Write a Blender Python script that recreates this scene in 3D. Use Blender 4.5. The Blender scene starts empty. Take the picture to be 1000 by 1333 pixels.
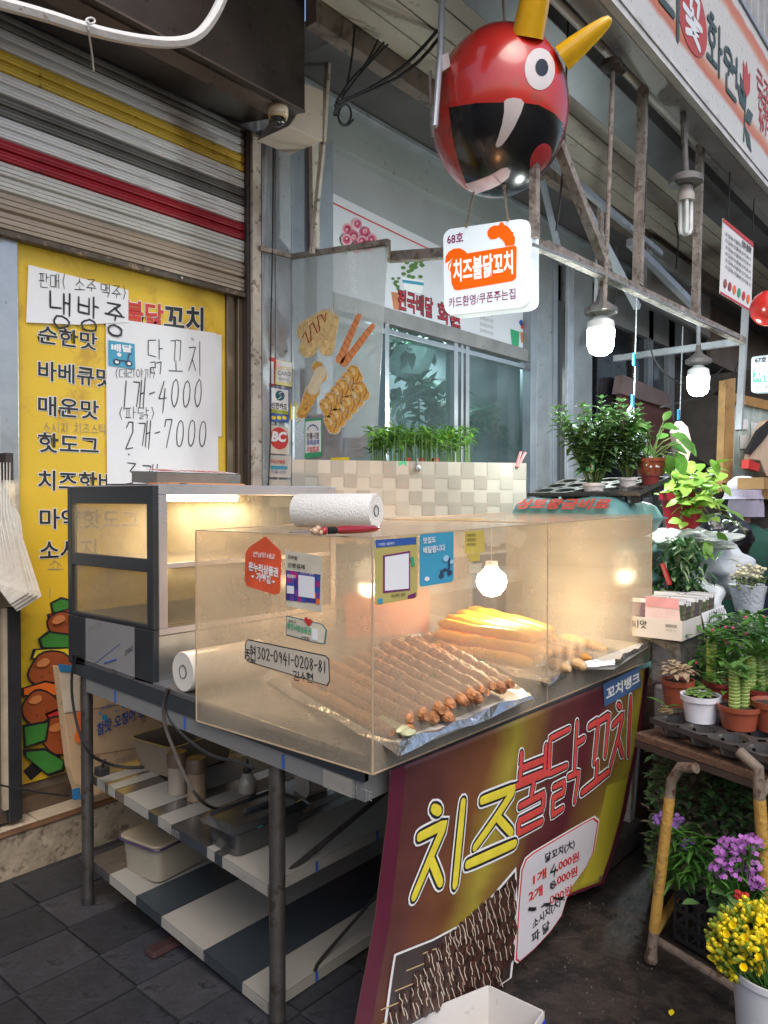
import bpy, math, random
import numpy as np
from mathutils import Vector, Matrix
random.seed(7)
PI = math.pi
sc = bpy.context.scene
COL = sc.collection
# ------------------------------------------------------------ camera
FPX, PITCH, YAW, EYE = 1000.0, math.radians(.95), math.atan2(840, 1000), 1.5
cf = np.array([math.cos(YAW)*math.cos(PITCH), math.sin(YAW)*math.cos(PITCH), -math.sin(PITCH)])
cr = np.array([math.sin(YAW), -math.cos(YAW), 0.0])
cu = np.cross(cr, cf)
CAM = np.array([0.0, 0.0, EYE])
cam = bpy.data.objects.new('camera', bpy.data.cameras.new('camera'))
COL.objects.link(cam); sc.camera = cam
cam.data.sensor_fit = 'VERTICAL'; cam.data.sensor_height = 36; cam.data.lens = 36*FPX/1333
cam.data.clip_start = .05; cam.data.clip_end = 500
M = Matrix(((cr[0], cu[0], -cf[0], 0), (cr[1], cu[1], -cf[1], 0), (cr[2], cu[2], -cf[2], EYE), (0, 0, 0, 1)))
cam.matrix_world = M
# ------------------------------------------------------------ world, soft daylight under the arcade
w = bpy.data.worlds.new('World'); sc.world = w; w.use_nodes = True
wn = w.node_tree.nodes; wl = w.node_tree.links
sky = wn.new('ShaderNodeTexSky'); sky.sky_type = 'NISHITA'; sky.sun_disc = False
SUN_EL, SUN_AZ = math.radians(52), math.radians(215)
sky.sun_elevation = SUN_EL; sky.sun_rotation = SUN_AZ; sky.air_density = 1.0; sky.dust_density = 3.0
bg = wn['Background']; bg.inputs[1].default_value = .088
wl.new(sky.outputs[0], bg.inputs[0])
sl = bpy.data.lights.new('sun', 'SUN'); sl.energy = .66; sl.angle = math.radians(40); sl.color = (1, .96, .9)
so = bpy.data.objects.new('sun', sl); COL.objects.link(so)
sd = Vector((math.sin(SUN_AZ)*math.cos(SUN_EL), math.cos(SUN_AZ)*math.cos(SUN_EL), math.sin(SUN_EL)))
so.rotation_euler = sd.to_track_quat('Z', 'Y').to_euler()
sc.view_settings.view_transform = 'Standard'; sc.view_settings.look = 'None'
sc.view_settings.exposure = 1.22; sc.view_settings.gamma = 1; sc.view_settings.use_curve_mapping = False
sc.render.engine = 'CYCLES'
cy = sc.cycles
cy.use_denoising = True; cy.max_bounces = 8; cy.transparent_max_bounces = 16; cy.transmission_bounces = 6
cy.sample_clamp_indirect = 4; cy.caustics_reflective = False; cy.caustics_refractive = False

# ------------------------------------------------------------ helpers
def P(px, py, ax, val):
    """point of the plane ax=val seen at photo pixel px,py"""
    d = cf*FPX + cr*(px-500) + cu*(666.5-py)
    i = 'XYZ'.index(ax)
    return Vector(CAM + d*((val-CAM[i])/d[i]))
def PD(px, py, depth):
    d = cf*FPX + cr*(px-500) + cu*(666.5-py)
    return Vector(CAM + d*(depth/FPX))
def depth_of(p): return float((np.array(p)-CAM) @ cf)
NRM = {'X': Vector((-1, 0, 0)), 'Y': Vector((0, -1, 0)), 'Z': Vector((0, 0, 1))}

MATS = {}
def mat(name, color, rough=.6, metal=0, var=.25, scale=6, dirt=None, dirt_scale=14, dirt_amt=.45, bump=0, bscale=60,
        emis=None, es=0, trans=0, coat=0, stretch=None, sss=0, spec=.5):
    if name in MATS: return MATS[name]
    m = bpy.data.materials.new(name); m.use_nodes = True
    nt = m.node_tree; n = nt.nodes; l = nt.links
    b = n['Principled BSDF']
    b.inputs['Roughness'].default_value = rough; b.inputs['Metallic'].default_value = metal
    b.inputs['Specular IOR Level'].default_value = spec
    if coat: b.inputs['Coat Weight'].default_value = coat; b.inputs['Coat Roughness'].default_value = .08
    if trans: b.inputs['Transmission Weight'].default_value = trans
    tc = n.new('ShaderNodeTexCoord'); mp = n.new('ShaderNodeMapping')
    l.new(tc.outputs['Object'], mp.inputs[0])
    if stretch: mp.inputs['Scale'].default_value = stretch
    nz = n.new('ShaderNodeTexNoise'); nz.inputs['Scale'].default_value = scale; nz.inputs['Detail'].default_value = 6
    nz.inputs['Roughness'].default_value = .65
    l.new(mp.outputs[0], nz.inputs['Vector'])
    rp = n.new('ShaderNodeValToRGB')
    c = np.array(color[:3]); lo = c*(1-var); hi = np.minimum(c*(1+var*.8), 1)
    rp.color_ramp.elements[0].position = .3; rp.color_ramp.elements[0].color = (*lo, 1)
    rp.color_ramp.elements[1].position = .7; rp.color_ramp.elements[1].color = (*hi, 1)
    l.new(nz.outputs['Fac'], rp.inputs[0])
    out = rp.outputs[0]
    if dirt:
        n2 = n.new('ShaderNodeTexNoise'); n2.inputs['Scale'].default_value = dirt_scale; n2.inputs['Detail'].default_value = 9
        n2.inputs['Roughness'].default_value = .7
        l.new(mp.outputs[0], n2.inputs['Vector'])
        r2 = n.new('ShaderNodeValToRGB'); t = 1-dirt_amt
        r2.color_ramp.elements[0].position = max(0, t-.02); r2.color_ramp.elements[1].position = min(1, t+.06)
        l.new(n2.outputs['Fac'], r2.inputs[0])
        mx = n.new('ShaderNodeMix'); mx.data_type = 'RGBA'
        l.new(r2.outputs[0], mx.inputs['Factor']); l.new(out, mx.inputs['A']); mx.inputs['B'].default_value = (*dirt, 1)
        out = mx.outputs['Result']
    l.new(out, b.inputs['Base Color'])
    mr = n.new('ShaderNodeMapRange'); mr.inputs['To Min'].default_value = max(.02, rough-.1); mr.inputs['To Max'].default_value = min(1, rough+.12)
    l.new(nz.outputs['Fac'], mr.inputs['Value']); l.new(mr.outputs[0], b.inputs['Roughness'])
    if bump:
        n3 = n.new('ShaderNodeTexNoise'); n3.inputs['Scale'].default_value = bscale; n3.inputs['Detail'].default_value = 5
        l.new(mp.outputs[0], n3.inputs['Vector'])
        bp = n.new('ShaderNodeBump'); bp.inputs['Strength'].default_value = bump; bp.inputs['Distance'].default_value = .01
        l.new(n3.outputs['Fac'], bp.inputs['Height']); l.new(bp.outputs[0], b.inputs['Normal'])
    if emis:
        b.inputs['Emission Color'].default_value = (*emis, 1); b.inputs['Emission Strength'].default_value = es
    if sss: b.inputs['Subsurface Weight'].default_value = sss
    MATS[name] = m
    return m
def leafmat(name, c1, c2, rough=.45):
    if name in MATS: return MATS[name]
    m = bpy.data.materials.new(name); m.use_nodes = True
    n = m.node_tree.nodes; l = m.node_tree.links; b = n['Principled BSDF']
    tc = n.new('ShaderNodeTexCoord'); nz = n.new('ShaderNodeTexNoise'); nz.inputs['Scale'].default_value = 9
    nz.inputs['Detail'].default_value = 4
    geo = n.new('ShaderNodeNewGeometry'); ad = n.new('ShaderNodeMath'); ad.operation = 'ADD'
    sc_ = n.new('ShaderNodeMath'); sc_.operation = 'MULTIPLY'; sc_.inputs[1].default_value = .55
    l.new(tc.outputs['Object'], nz.inputs['Vector']); l.new(geo.outputs['Random Per Island'], sc_.inputs[0])
    l.new(nz.outputs['Fac'], ad.inputs[0]); l.new(sc_.outputs[0], ad.inputs[1])
    rp = n.new('ShaderNodeValToRGB'); rp.color_ramp.elements[0].position = .35; rp.color_ramp.elements[1].position = 1
    rp.color_ramp.elements[0].color = (*c1, 1); rp.color_ramp.elements[1].color = (*c2, 1)
    l.new(ad.outputs[0], rp.inputs[0]); l.new(rp.outputs[0], b.inputs['Base Color'])
    b.inputs['Roughness'].default_value = rough
    tr = n.new('ShaderNodeBsdfTranslucent'); l.new(rp.outputs[0], tr.inputs[0])
    mx = n.new('ShaderNodeMixShader'); mx.inputs[0].default_value = .25
    l.new(b.outputs[0], mx.inputs[1]); l.new(tr.outputs[0], mx.inputs[2])
    l.new(mx.outputs[0], n['Material Output'].inputs[0])
    MATS[name] = m
    return m
def hazy(name, color, fac=.3, lo=.1, scale=5, stretch=(1, 1, 1), rough=.12, warm=(1, 1, 1)):
    """scratched, greasy clear plastic: transparent, with a film of dirt and a gloss"""
    if name in MATS: return MATS[name]
    m = bpy.data.materials.new(name); m.use_nodes = True
    n = m.node_tree.nodes; l = m.node_tree.links
    n.remove(n['Principled BSDF'])
    tc = n.new('ShaderNodeTexCoord'); mp = n.new('ShaderNodeMapping'); mp.inputs['Scale'].default_value = stretch
    l.new(tc.outputs['Object'], mp.inputs[0])
    nz = n.new('ShaderNodeTexNoise'); nz.inputs['Scale'].default_value = scale; nz.inputs['Detail'].default_value = 4
    nz.inputs['Roughness'].default_value = .5; nz.inputs['Distortion'].default_value = .3
    l.new(mp.outputs[0], nz.inputs['Vector'])
    sp = n.new('ShaderNodeTexNoise'); sp.inputs['Scale'].default_value = 70; sp.inputs['Detail'].default_value = 3
    l.new(tc.outputs['Object'], sp.inputs['Vector'])
    spr = n.new('ShaderNodeMapRange'); spr.inputs['From Min'].default_value = .62; spr.inputs['From Max'].default_value = .8; spr.inputs['To Max'].default_value = .12
    l.new(sp.outputs['Fac'], spr.inputs['Value'])
    mr = n.new('ShaderNodeMapRange'); mr.inputs['From Min'].default_value = .3; mr.inputs['From Max'].default_value = .75
    mr.inputs['To Min'].default_value = lo; mr.inputs['To Max'].default_value = fac
    l.new(nz.outputs['Fac'], mr.inputs['Value'])
    ad = n.new('ShaderNodeMath'); ad.operation = 'ADD'; ad.use_clamp = True
    l.new(mr.outputs[0], ad.inputs[0]); l.new(spr.outputs[0], ad.inputs[1])
    sn = n.new('ShaderNodeTexNoise'); sn.inputs['Scale'].default_value = 4; sn.inputs['Detail'].default_value = 1; sn.inputs['Distortion'].default_value = 1.6
    l.new(tc.outputs['Object'], sn.inputs['Vector'])
    s1 = n.new('ShaderNodeMath'); s1.operation = 'SUBTRACT'; s1.inputs[1].default_value = .5; l.new(sn.outputs['Fac'], s1.inputs[0])
    s2 = n.new('ShaderNodeMath'); s2.operation = 'ABSOLUTE'; l.new(s1.outputs[0], s2.inputs[0])
    s3 = n.new('ShaderNodeMapRange'); s3.inputs['From Min'].default_value = .0; s3.inputs['From Max'].default_value = .0022; s3.inputs['To Min'].default_value = .11; s3.inputs['To Max'].default_value = 0
    l.new(s2.outputs[0], s3.inputs['Value'])
    ad0 = ad; ad = n.new('ShaderNodeMath'); ad.operation = 'ADD'; ad.use_clamp = True; l.new(ad0.outputs[0], ad.inputs[0]); l.new(s3.outputs[0], ad.inputs[1])
    tr = n.new('ShaderNodeBsdfTransparent'); tr.inputs[0].default_value = (*warm, 1)
    df = n.new('ShaderNodeBsdfDiffuse'); df.inputs[0].default_value = (*color, 1)
    tl = n.new('ShaderNodeBsdfTranslucent'); tl.inputs[0].default_value = (*color, 1)
    dm = n.new('ShaderNodeMixShader'); dm.inputs[0].default_value = .5
    l.new(df.outputs[0], dm.inputs[1]); l.new(tl.outputs[0], dm.inputs[2])
    mx = n.new('ShaderNodeMixShader'); l.new(ad.outputs[0], mx.inputs[0]); l.new(tr.outputs[0], mx.inputs[1]); l.new(dm.outputs[0], mx.inputs[2])
    gl = n.new('ShaderNodeBsdfGlossy'); gl.inputs['Roughness'].default_value = rough
    lw_ = n.new('ShaderNodeLayerWeight'); lw_.inputs[0].default_value = .5
    pw = n.new('ShaderNodeMath'); pw.operation = 'POWER'; pw.inputs[1].default_value = 4; l.new(lw_.outputs['Facing'], pw.inputs[0])
    fr = n.new('ShaderNodeMath'); fr.operation = 'MULTIPLY_ADD'; fr.inputs[1].default_value = .4; fr.inputs[2].default_value = .014; l.new(pw.outputs[0], fr.inputs[0])
    g = n.new('ShaderNodeMixShader'); l.new(fr.outputs[0], g.inputs[0]); l.new(mx.outputs[0], g.inputs[1]); l.new(gl.outputs[0], g.inputs[2])
    l.new(g.outputs[0], n['Material Output'].inputs[0])
    MATS[name] = m
    return m

def tag(o, label=None, cat=None, group=None, kind=None):
    if label: o['label'] = label
    if cat: o['category'] = cat
    if group: o['group'] = group
    if kind: o['kind'] = kind
    return o
def thing(name, label, cat, loc=(0, 0, 0), group=None):
    o = bpy.data.objects.new(name, None); COL.objects.link(o); o.location = loc
    o.empty_display_size = .05
    return tag(o, label, cat, group)
def world_loc(o):
    v = Vector((0, 0, 0))
    while o: v += o.location; o = o.parent
    return v
def attach(o, parent):
    """o.location is in world space on entry; only translations are used in parents"""
    if parent is not None:
        o.location = Vector(o.location) - world_loc(parent)
        o.parent = parent
    return o
class MB:
    def __init__(s): s.v = []; s.f = []; s.mi = []; s.cur = 0
    def add(s, vs, fs):
        k = len(s.v); s.v += [tuple(p) for p in vs]; s.f += [tuple(i+k for i in f) for f in fs]; s.mi += [s.cur]*len(fs); return s
    def box(s, x0, x1, y0, y1, z0, z1):
        if x0 > x1: x0, x1 = x1, x0
        if y0 > y1: y0, y1 = y1, y0
        if z0 > z1: z0, z1 = z1, z0
        return s.add([(x0,y0,z0),(x1,y0,z0),(x1,y1,z0),(x0,y1,z0),(x0,y0,z1),(x1,y0,z1),(x1,y1,z1),(x0,y1,z1)],
                     [(0,3,2,1),(4,5,6,7),(0,1,5,4),(1,2,6,5),(2,3,7,6),(3,0,4,7)])
    def bar(s, a, b, w, h=None, up=(0,0,1)):
        h = h or w; a = Vector(a); b = Vector(b); d = (b-a).normalized(); up = Vector(up)
        if abs(d.dot(up)) > .95: up = Vector((0, 1, 0))
        r = d.cross(up).normalized()*w/2; u = r.cross(d).normalized()*h/2
        return s.add([a-r-u, a+r-u, a+r+u, a-r+u, b-r-u, b+r-u, b+r+u, b-r+u],
                     [(0,3,2,1),(4,5,6,7),(0,1,5,4),(1,2,6,5),(2,3,7,6),(3,0,4,7)])
    def prism(s, poly, off):
        n = len(poly); off = Vector(off); q = [Vector(p) for p in poly]
        return s.add(q+[p+off for p in q], [tuple(range(n)), tuple(range(2*n-1, n-1, -1))]+[(i, i+n, (i+1) % n+n, (i+1) % n) for i in range(n)])
    def tube(s, pts, r, n=8, cap=True, flat=None, ft=.0006):
        pts = [Vector(p) for p in pts]; rr = r if isinstance(r, (list, tuple)) else [r]*len(pts)
        m = len(pts); vs = []; prev = None
        for i, p in enumerate(pts):
            d = (pts[min(i+1, m-1)]-pts[max(i-1, 0)])
            if d.length < 1e-9: d = Vector((0, 0, 1))
            d.normalize()
            if flat is not None:
                a = d.cross(flat); a = a.normalized() if a.length > 1e-6 else Vector((1, 0, 0)); bb = Vector(flat)
            else:
                if prev is None:
                    t = Vector((0, 0, 1)) if abs(d.z) < .9 else Vector((1, 0, 0)); a = d.cross(t).normalized()
                else:
                    a = (prev-d*prev.dot(d)); a = a.normalized() if a.length > 1e-6 else d.cross(Vector((1, 0, .3))).normalized()
                bb = d.cross(a)
            prev = a
            for k in range(n):
                t = 2*PI*k/n
                vs.append(p+a*math.cos(t)*rr[i]+bb*math.sin(t)*(rr[i] if flat is None else ft))
        fs = [(i*n+k, i*n+(k+1) % n, (i+1)*n+(k+1) % n, (i+1)*n+k) for i in range(m-1) for k in range(n)]
        if cap: fs += [tuple(range(n-1, -1, -1)), tuple(range((m-1)*n, m*n))]
        return s.add(vs, fs)
    def lathe(s, prof, c=(0,0,0), n=20, axis=None, sx=1, sy=1):
        """prof: (radius, height)"""
        c = Vector(c); ax = Vector(axis).normalized() if axis is not None else Vector((0, 0, 1))
        a = ax.orthogonal().normalized() if axis is not None else Vector((1, 0, 0)); b = ax.cross(a)
        vs = []
        for r, h in prof:
            for k in range(n):
                t = 2*PI*k/n; vs.append(c+ax*h+a*r*math.cos(t)*sx+b*r*math.sin(t)*sy)
        m = len(prof)
        fs = [(i*n+k, i*n+(k+1) % n, (i+1)*n+(k+1) % n, (i+1)*n+k) for i in range(m-1) for k in range(n)]
        if prof[0][0] > 1e-5: fs.append(tuple(range(n-1, -1, -1)))
        if prof[-1][0] > 1e-5: fs.append(tuple(range((m-1)*n, m*n)))
        return s.add(vs, fs)
    def ball(s, c, r, n=12, m=8, sc=(1,1,1), jit=0):
        c = Vector(c); vs = []
        for i in range(m+1):
            th = PI*i/m
            for k in range(n):
                t = 2*PI*k/n; q = 1+random.uniform(-jit, jit)
                vs.append(c+Vector((math.sin(th)*math.cos(t)*sc[0], math.sin(th)*math.sin(t)*sc[1], math.cos(th)*sc[2]))*r*q)
        return s.add(vs, [(i*n+k, i*n+(k+1) % n, (i+1)*n+(k+1) % n, (i+1)*n+k) for i in range(m) for k in range(n)])
    def leaf(s, base, d, L, W, bend=.3, up=(0,0,1), fold=.25, tip=1.0):
        base = Vector(base); d = Vector(d).normalized(); up = Vector(up)
        sd_ = d.cross(up)
        if sd_.length < 1e-3: sd_ = d.cross(Vector((1, 0, .2)))
        sd_.normalize(); nu = sd_.cross(d).normalized()
        vs = []; ws = [(0, .12), (.25, .85), (.55, 1), (.82, .55), (1, .02)]
        for t, ww in ws:
            p = base+d*L*t-nu*bend*L*t*t
            vs += [p-sd_*W/2*ww+nu*fold*W*.5*ww, p, p+sd_*W/2*ww+nu*fold*W*.5*ww]
        return s.add(vs, [(i*3+j, i*3+j+1, i*3+j+4, i*3+j+3) for i in range(4) for j in range(2)])
    def build(s, name, material, parent=None, smooth=False, bevel=0, kind=None, sharp=35):
        v = np.array(s.v, dtype=float); lo = v.min(0); hi = v.max(0); c = (lo+hi)/2
        if parent is None: c[2] = lo[2]
        me = bpy.data.meshes.new(name); me.from_pydata([tuple(x) for x in (v-c)], [], s.f)
        mats = material if isinstance(material, (list, tuple)) else [material]
        for m_ in mats: me.materials.append(m_)
        if len(mats) > 1: me.polygons.foreach_set('material_index', s.mi)
        me.validate(); me.update()
        if smooth:
            me.polygons.foreach_set('use_smooth', [True]*len(me.polygons))
            try: me.set_sharp_from_angle(angle=math.radians(sharp))
            except Exception: pass
        o = bpy.data.objects.new(name, me); COL.objects.link(o); o.location = tuple(c)
        attach(o, parent)
        if bevel:
            bm = o.modifiers.new('bevel', 'BEVEL'); bm.width = bevel; bm.segments = 2; bm.limit_method = 'ANGLE'
        if kind: o['kind'] = kind
        return o
def struct(o): o['kind'] = 'structure'; return o
def copy_tree(o, parent=None, loc=None):
    c = o.copy(); COL.objects.link(c); c.parent = parent
    for ch in o.children: copy_tree(ch, c)
    return c
def rrect(w, h, r, n=4):
    pts = []
    for cx, cy_, a0 in ((w-r, r, -PI/2), (w-r, h-r, 0), (r, h-r, PI/2), (r, r, PI)):
        for k in range(n+1):
            a = a0+PI/2*k/n; pts.append((cx+r*math.cos(a), cy_+r*math.sin(a)))
    return pts
def aff(ax, val, bl, br, tl, lift=0.0, warp=None):
    """map of the unit square onto plane ax=val through three photo points; third number lifts off the surface"""
    o = P(*bl, ax, val); u = P(*br, ax, val)-o; v = P(*tl, ax, val)-o; n = NRM[ax]
    def f(a, b, c=0.0):
        p = o+u*a+v*b
        if warp: p = warp(p)
        return p+n*(c+lift)
    f.u = u; f.v = v; f.n = n
    return f
def poly(f, pts, name, m, parent, thick=.0008, lift=.0, kind=None):
    b = MB(); q = [f(x, y, lift+thick) for x, y in pts]
    b.prism(q, -f.n*thick)
    return b.build(name, m, parent, kind=kind)
SQ = [(0, 0), (1, 0), (1, 1), (0, 1)]
def pxpoly(pts, ax, val, name, m, parent=None, thick=.001, lift=.001, warp=None, kind=None, bevel=0):
    q = []
    for x, y in pts:
        p = P(x, y, ax, val)
        if warp: p = warp(p)
        q.append(p+NRM[ax]*(lift))
    b = MB(); b.prism(q, -NRM[ax]*thick); return b.build(name, m, parent, kind=kind, bevel=bevel)
_fc = {}
def font_mesh(body, off, align='LEFT'):
    k = (body, off)
    if k in _fc: return _fc[k]
    c = bpy.data.curves.new('t', 'FONT'); c.body = body; c.offset = off; c.resolution_u = 3
    o = bpy.data.objects.new('t', c); COL.objects.link(o)
    dg = bpy.context.evaluated_depsgraph_get(); dg.update()
    me = bpy.data.meshes.new_from_object(o.evaluated_get(dg))
    v = [(p.co.x, p.co.y) for p in me.vertices]; f = [tuple(p.vertices) for p in me.polygons]
    bpy.data.objects.remove(o); bpy.data.curves.remove(c); bpy.data.meshes.remove(me)
    _fc[k] = (v, f); return _fc[k]
def text(f, body, m, parent, bold=0.0, lift=.0012, pad=0.0, slant=0.0, name='lettering'):
    """print body filling the unit square of f"""
    v0, _ = font_mesh(body, 0.0); v, fs = font_mesh(body, bold)
    if not v: return None
    xs = [p[0] for p in v0]; ys = [p[1] for p in v0]
    x0, x1, y0, y1 = min(xs), max(xs), min(ys), max(ys)
    b = MB(); q = []
    for x, y in v:
        a, c = (x-x0)/(x1-x0), (y-y0)/(y1-y0); q.append(f(a+slant*(c-.5), c, lift))
    b.add(q, fs)
    return b.build(name, m, parent)
# ---- hand lettering made of pen strokes
A_ = lambda n=9: [(.5+.5*math.sin(2*PI*i/n), .5+.5*math.cos(2*PI*i/n)) for i in range(n+1)]
CONS = {'ㄱ': [[(0,1),(1,1),(.75,0)]], 'ㄴ': [[(0,1),(0,.05),(1,.1)]], 'ㄷ': [[(1,1),(0,.95),(0,.05),(1,.05)]],
 'ㄹ': [[(0,1),(1,1),(1,.55),(0,.5),(0,0),(1,0)]], 'ㅁ': [[(0,1),(.05,0),(1,0),(1,1),(0,1)]], 'ㅂ': [[(0,1),(0,0),(1,0),(1,1)],[(0,.5),(1,.5)]],
 'ㅅ': [[(.5,1),(.4,.5),(0,0)],[(.45,.6),(1,0)]], 'ㅇ': [A_()], 'ㅈ': [[(0,.95),(.95,1),(.5,.5),(0,0)],[(.5,.5),(1,0)]],
 'ㅊ': [[(.4,1.2),(.65,1.12)],[(0,.85),(.95,.9),(.5,.45),(0,0)],[(.5,.45),(1,0)]], 'ㅋ': [[(0,1),(1,1),(.75,0)],[(0,.5),(.9,.55)]],
 'ㅌ': [[(1,1),(0,1),(0,0),(1,0)],[(0,.5),(.9,.5)]], 'ㅍ': [[(0,1),(1,1)],[(.3,1),(.3,0)],[(.7,1),(.7,0)],[(0,0),(1,0)]],
 'ㅎ': [[(.35,1.15),(.65,1.15)],[(0,.85),(1,.85)],[(.5+.35*math.sin(2*PI*i/8), .33+.33*math.cos(2*PI*i/8)) for i in range(9)]]}
def two(c, g=.52): return [[(x*.45, y) for x, y in s] for s in CONS[c]]+[[(g+x*.45, y) for x, y in s] for s in CONS[c]]
for a, b_ in (('ㄲ','ㄱ'),('ㄸ','ㄷ'),('ㅃ','ㅂ'),('ㅆ','ㅅ'),('ㅉ','ㅈ')): CONS[a] = two(b_)
def pair(a, b_): return [[(x*.42, y) for x, y in s] for s in CONS[a]]+[[(.56+x*.44, y) for x, y in s] for s in CONS[b_]]
CHO = 'ㄱㄲㄴㄷㄸㄹㅁㅂㅃㅅㅆㅇㅈㅉㅊㅋㅌㅍㅎ'
JUNG = 'ㅏㅐㅑㅒㅓㅔㅕㅖㅗㅘㅙㅚㅛㅜㅝㅞㅟㅠㅡㅢㅣ'
JONG = ['', 'ㄱ','ㄲ','ㄳ','ㄴ','ㄵ','ㄶ','ㄷ','ㄹ','ㄺ','ㄻ','ㄼ','ㄽ','ㄾ','ㄿ','ㅀ','ㅁ','ㅂ','ㅄ','ㅅ','ㅆ','ㅇ','ㅈ','ㅊ','ㅋ','ㅌ','ㅍ','ㅎ']
VV = {'ㅏ': [[(.4,1),(.4,0)],[(.4,.55),(1,.58)]], 'ㅐ': [[(.15,.95),(.15,.05)],[(.15,.5),(.8,.53)],[(.8,1),(.8,0)]], 'ㅑ': [[(.4,1),(.4,0)],[(.4,.7),(1,.7)],[(.4,.4),(1,.4)]],
 'ㅓ': [[(.8,1),(.8,0)],[(.0,.55),(.8,.55)]], 'ㅔ': [[(.5,.95),(.5,.05)],[(0,.5),(.5,.5)],[(.95,1),(.95,0)]], 'ㅕ': [[(.8,1),(.8,0)],[(.1,.7),(.8,.7)],[(.1,.4),(.8,.4)]],
 'ㅖ': [[(.5,.95),(.5,.05)],[(0,.65),(.5,.65)],[(0,.4),(.5,.4)],[(.95,1),(.95,0)]], 'ㅣ': [[(.6,1),(.6,0)]]}
HV = {'ㅗ': [[(0,.1),(1,.15)],[(.5,.15),(.5,1)]], 'ㅛ': [[(0,.1),(1,.15)],[(.35,.15),(.35,1)],[(.65,.15),(.65,1)]], 'ㅜ': [[(0,.9),(1,.9)],[(.55,.9),(.5,0)]],
 'ㅠ': [[(0,.9),(1,.9)],[(.35,.9),(.3,0)],[(.65,.9),(.65,0)]], 'ㅡ': [[(0,.5),(1,.55)]]}
MIX = {'ㅘ': ('ㅗ','ㅏ'), 'ㅙ': ('ㅗ','ㅐ'), 'ㅚ': ('ㅗ','ㅣ'), 'ㅝ': ('ㅜ','ㅓ'), 'ㅞ': ('ㅜ','ㅔ'), 'ㅟ': ('ㅜ','ㅣ'), 'ㅢ': ('ㅡ','ㅣ')}
DIG = {'0': [[(.5+.4*math.sin(2*PI*i/10), .5+.5*math.cos(2*PI*i/10)) for i in range(11)]], '1': [[(.5,1),(.45,0)]], '2': [[(.1,.8),(.3,1),(.75,.95),(.8,.65),(.15,0),(.95,.03)]],
 '3': [[(.1,1),(.8,.98),(.4,.6),(.85,.4),(.7,.05),(.1,0)]], '4': [[(.55,1),(.05,.35),(.95,.38)],[(.7,.7),(.62,-.15)]], '5': [[(.8,1),(.2,1),(.15,.6),(.7,.6),(.8,.2),(.1,0)]],
 '6': [[(.7,1),(.25,.6),(.1,.25),(.4,0),(.8,.2),(.6,.5),(.15,.35)]], '7': [[(.05,.75),(.1,1),(.85,1),(.4,-.05)]], '8': [[(.8,.85),(.4,1),(.2,.75),(.8,.3),(.5,0),(.15,.25),(.8,.8)]],
 '9': [[(.8,.8),(.4,1),(.15,.7),(.5,.5),(.8,.8),(.7,0)]], '-': [[(.1,.5),(.9,.53)]], '(': [[(.8,1.05),(.4,.5),(.75,-.05)]], ')': [[(.2,1.05),(.6,.5),(.2,-.05)]],
 '~': [[(0,.4),(.3,.6),(.6,.4),(1,.6)]], '.': [[(.45,.05),(.55,0)]], '/': [[(.9,1.1),(.1,-.1)]], '大': [[(0,.65),(1,.7)],[(.5,1),(.5,.6),(.05,0)],[(.5,.6),(1,0)]]}
def box_(ss, x0, y0, x1, y1): return [[(x0+x*(x1-x0), y0+y*(y1-y0)) for x, y in s] for s in ss]
def glyph(ch):
    if ch in DIG: return DIG[ch]
    if ch in CONS: return CONS[ch]
    k = ord(ch)-0xAC00
    if not 0 <= k < 11172: return []
    L, V, T = CHO[k//588], JUNG[(k % 588)//28], JONG[k % 28]
    b0 = .42 if T else 0.0; out = []
    if V in VV:
        out += box_(CONS[L], 0, b0+.08, .52, .92 if not T else .98); out += box_(VV[V], .58, b0-.02 if T else -.02, 1, 1.04)
    elif V in HV:
        out += box_(CONS[L], .12, b0+.38*(1-b0), .88, .98); out += box_(HV[V], 0, b0+.02, 1, b0+.36*(1-b0))
    else:
        h, v = MIX[V]
        out += box_(CONS[L], .0, b0+.42*(1-b0), .58, .98); out += box_(HV[h], -.02, b0+.04, .66, b0+.38*(1-b0)); out += box_(VV[v], .68, b0-.04, 1.02, 1.04)
    if T:
        tt = {'ㄺ': ('ㄹ','ㄱ'), 'ㄻ': ('ㄹ','ㅁ'), 'ㄼ': ('ㄹ','ㅂ'), 'ㄳ': ('ㄱ','ㅅ'), 'ㅄ': ('ㅂ','ㅅ')}
        out += box_(pair(*tt[T]) if T in tt else CONS[T], .16, 0, .9, .34)
    return out
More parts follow.
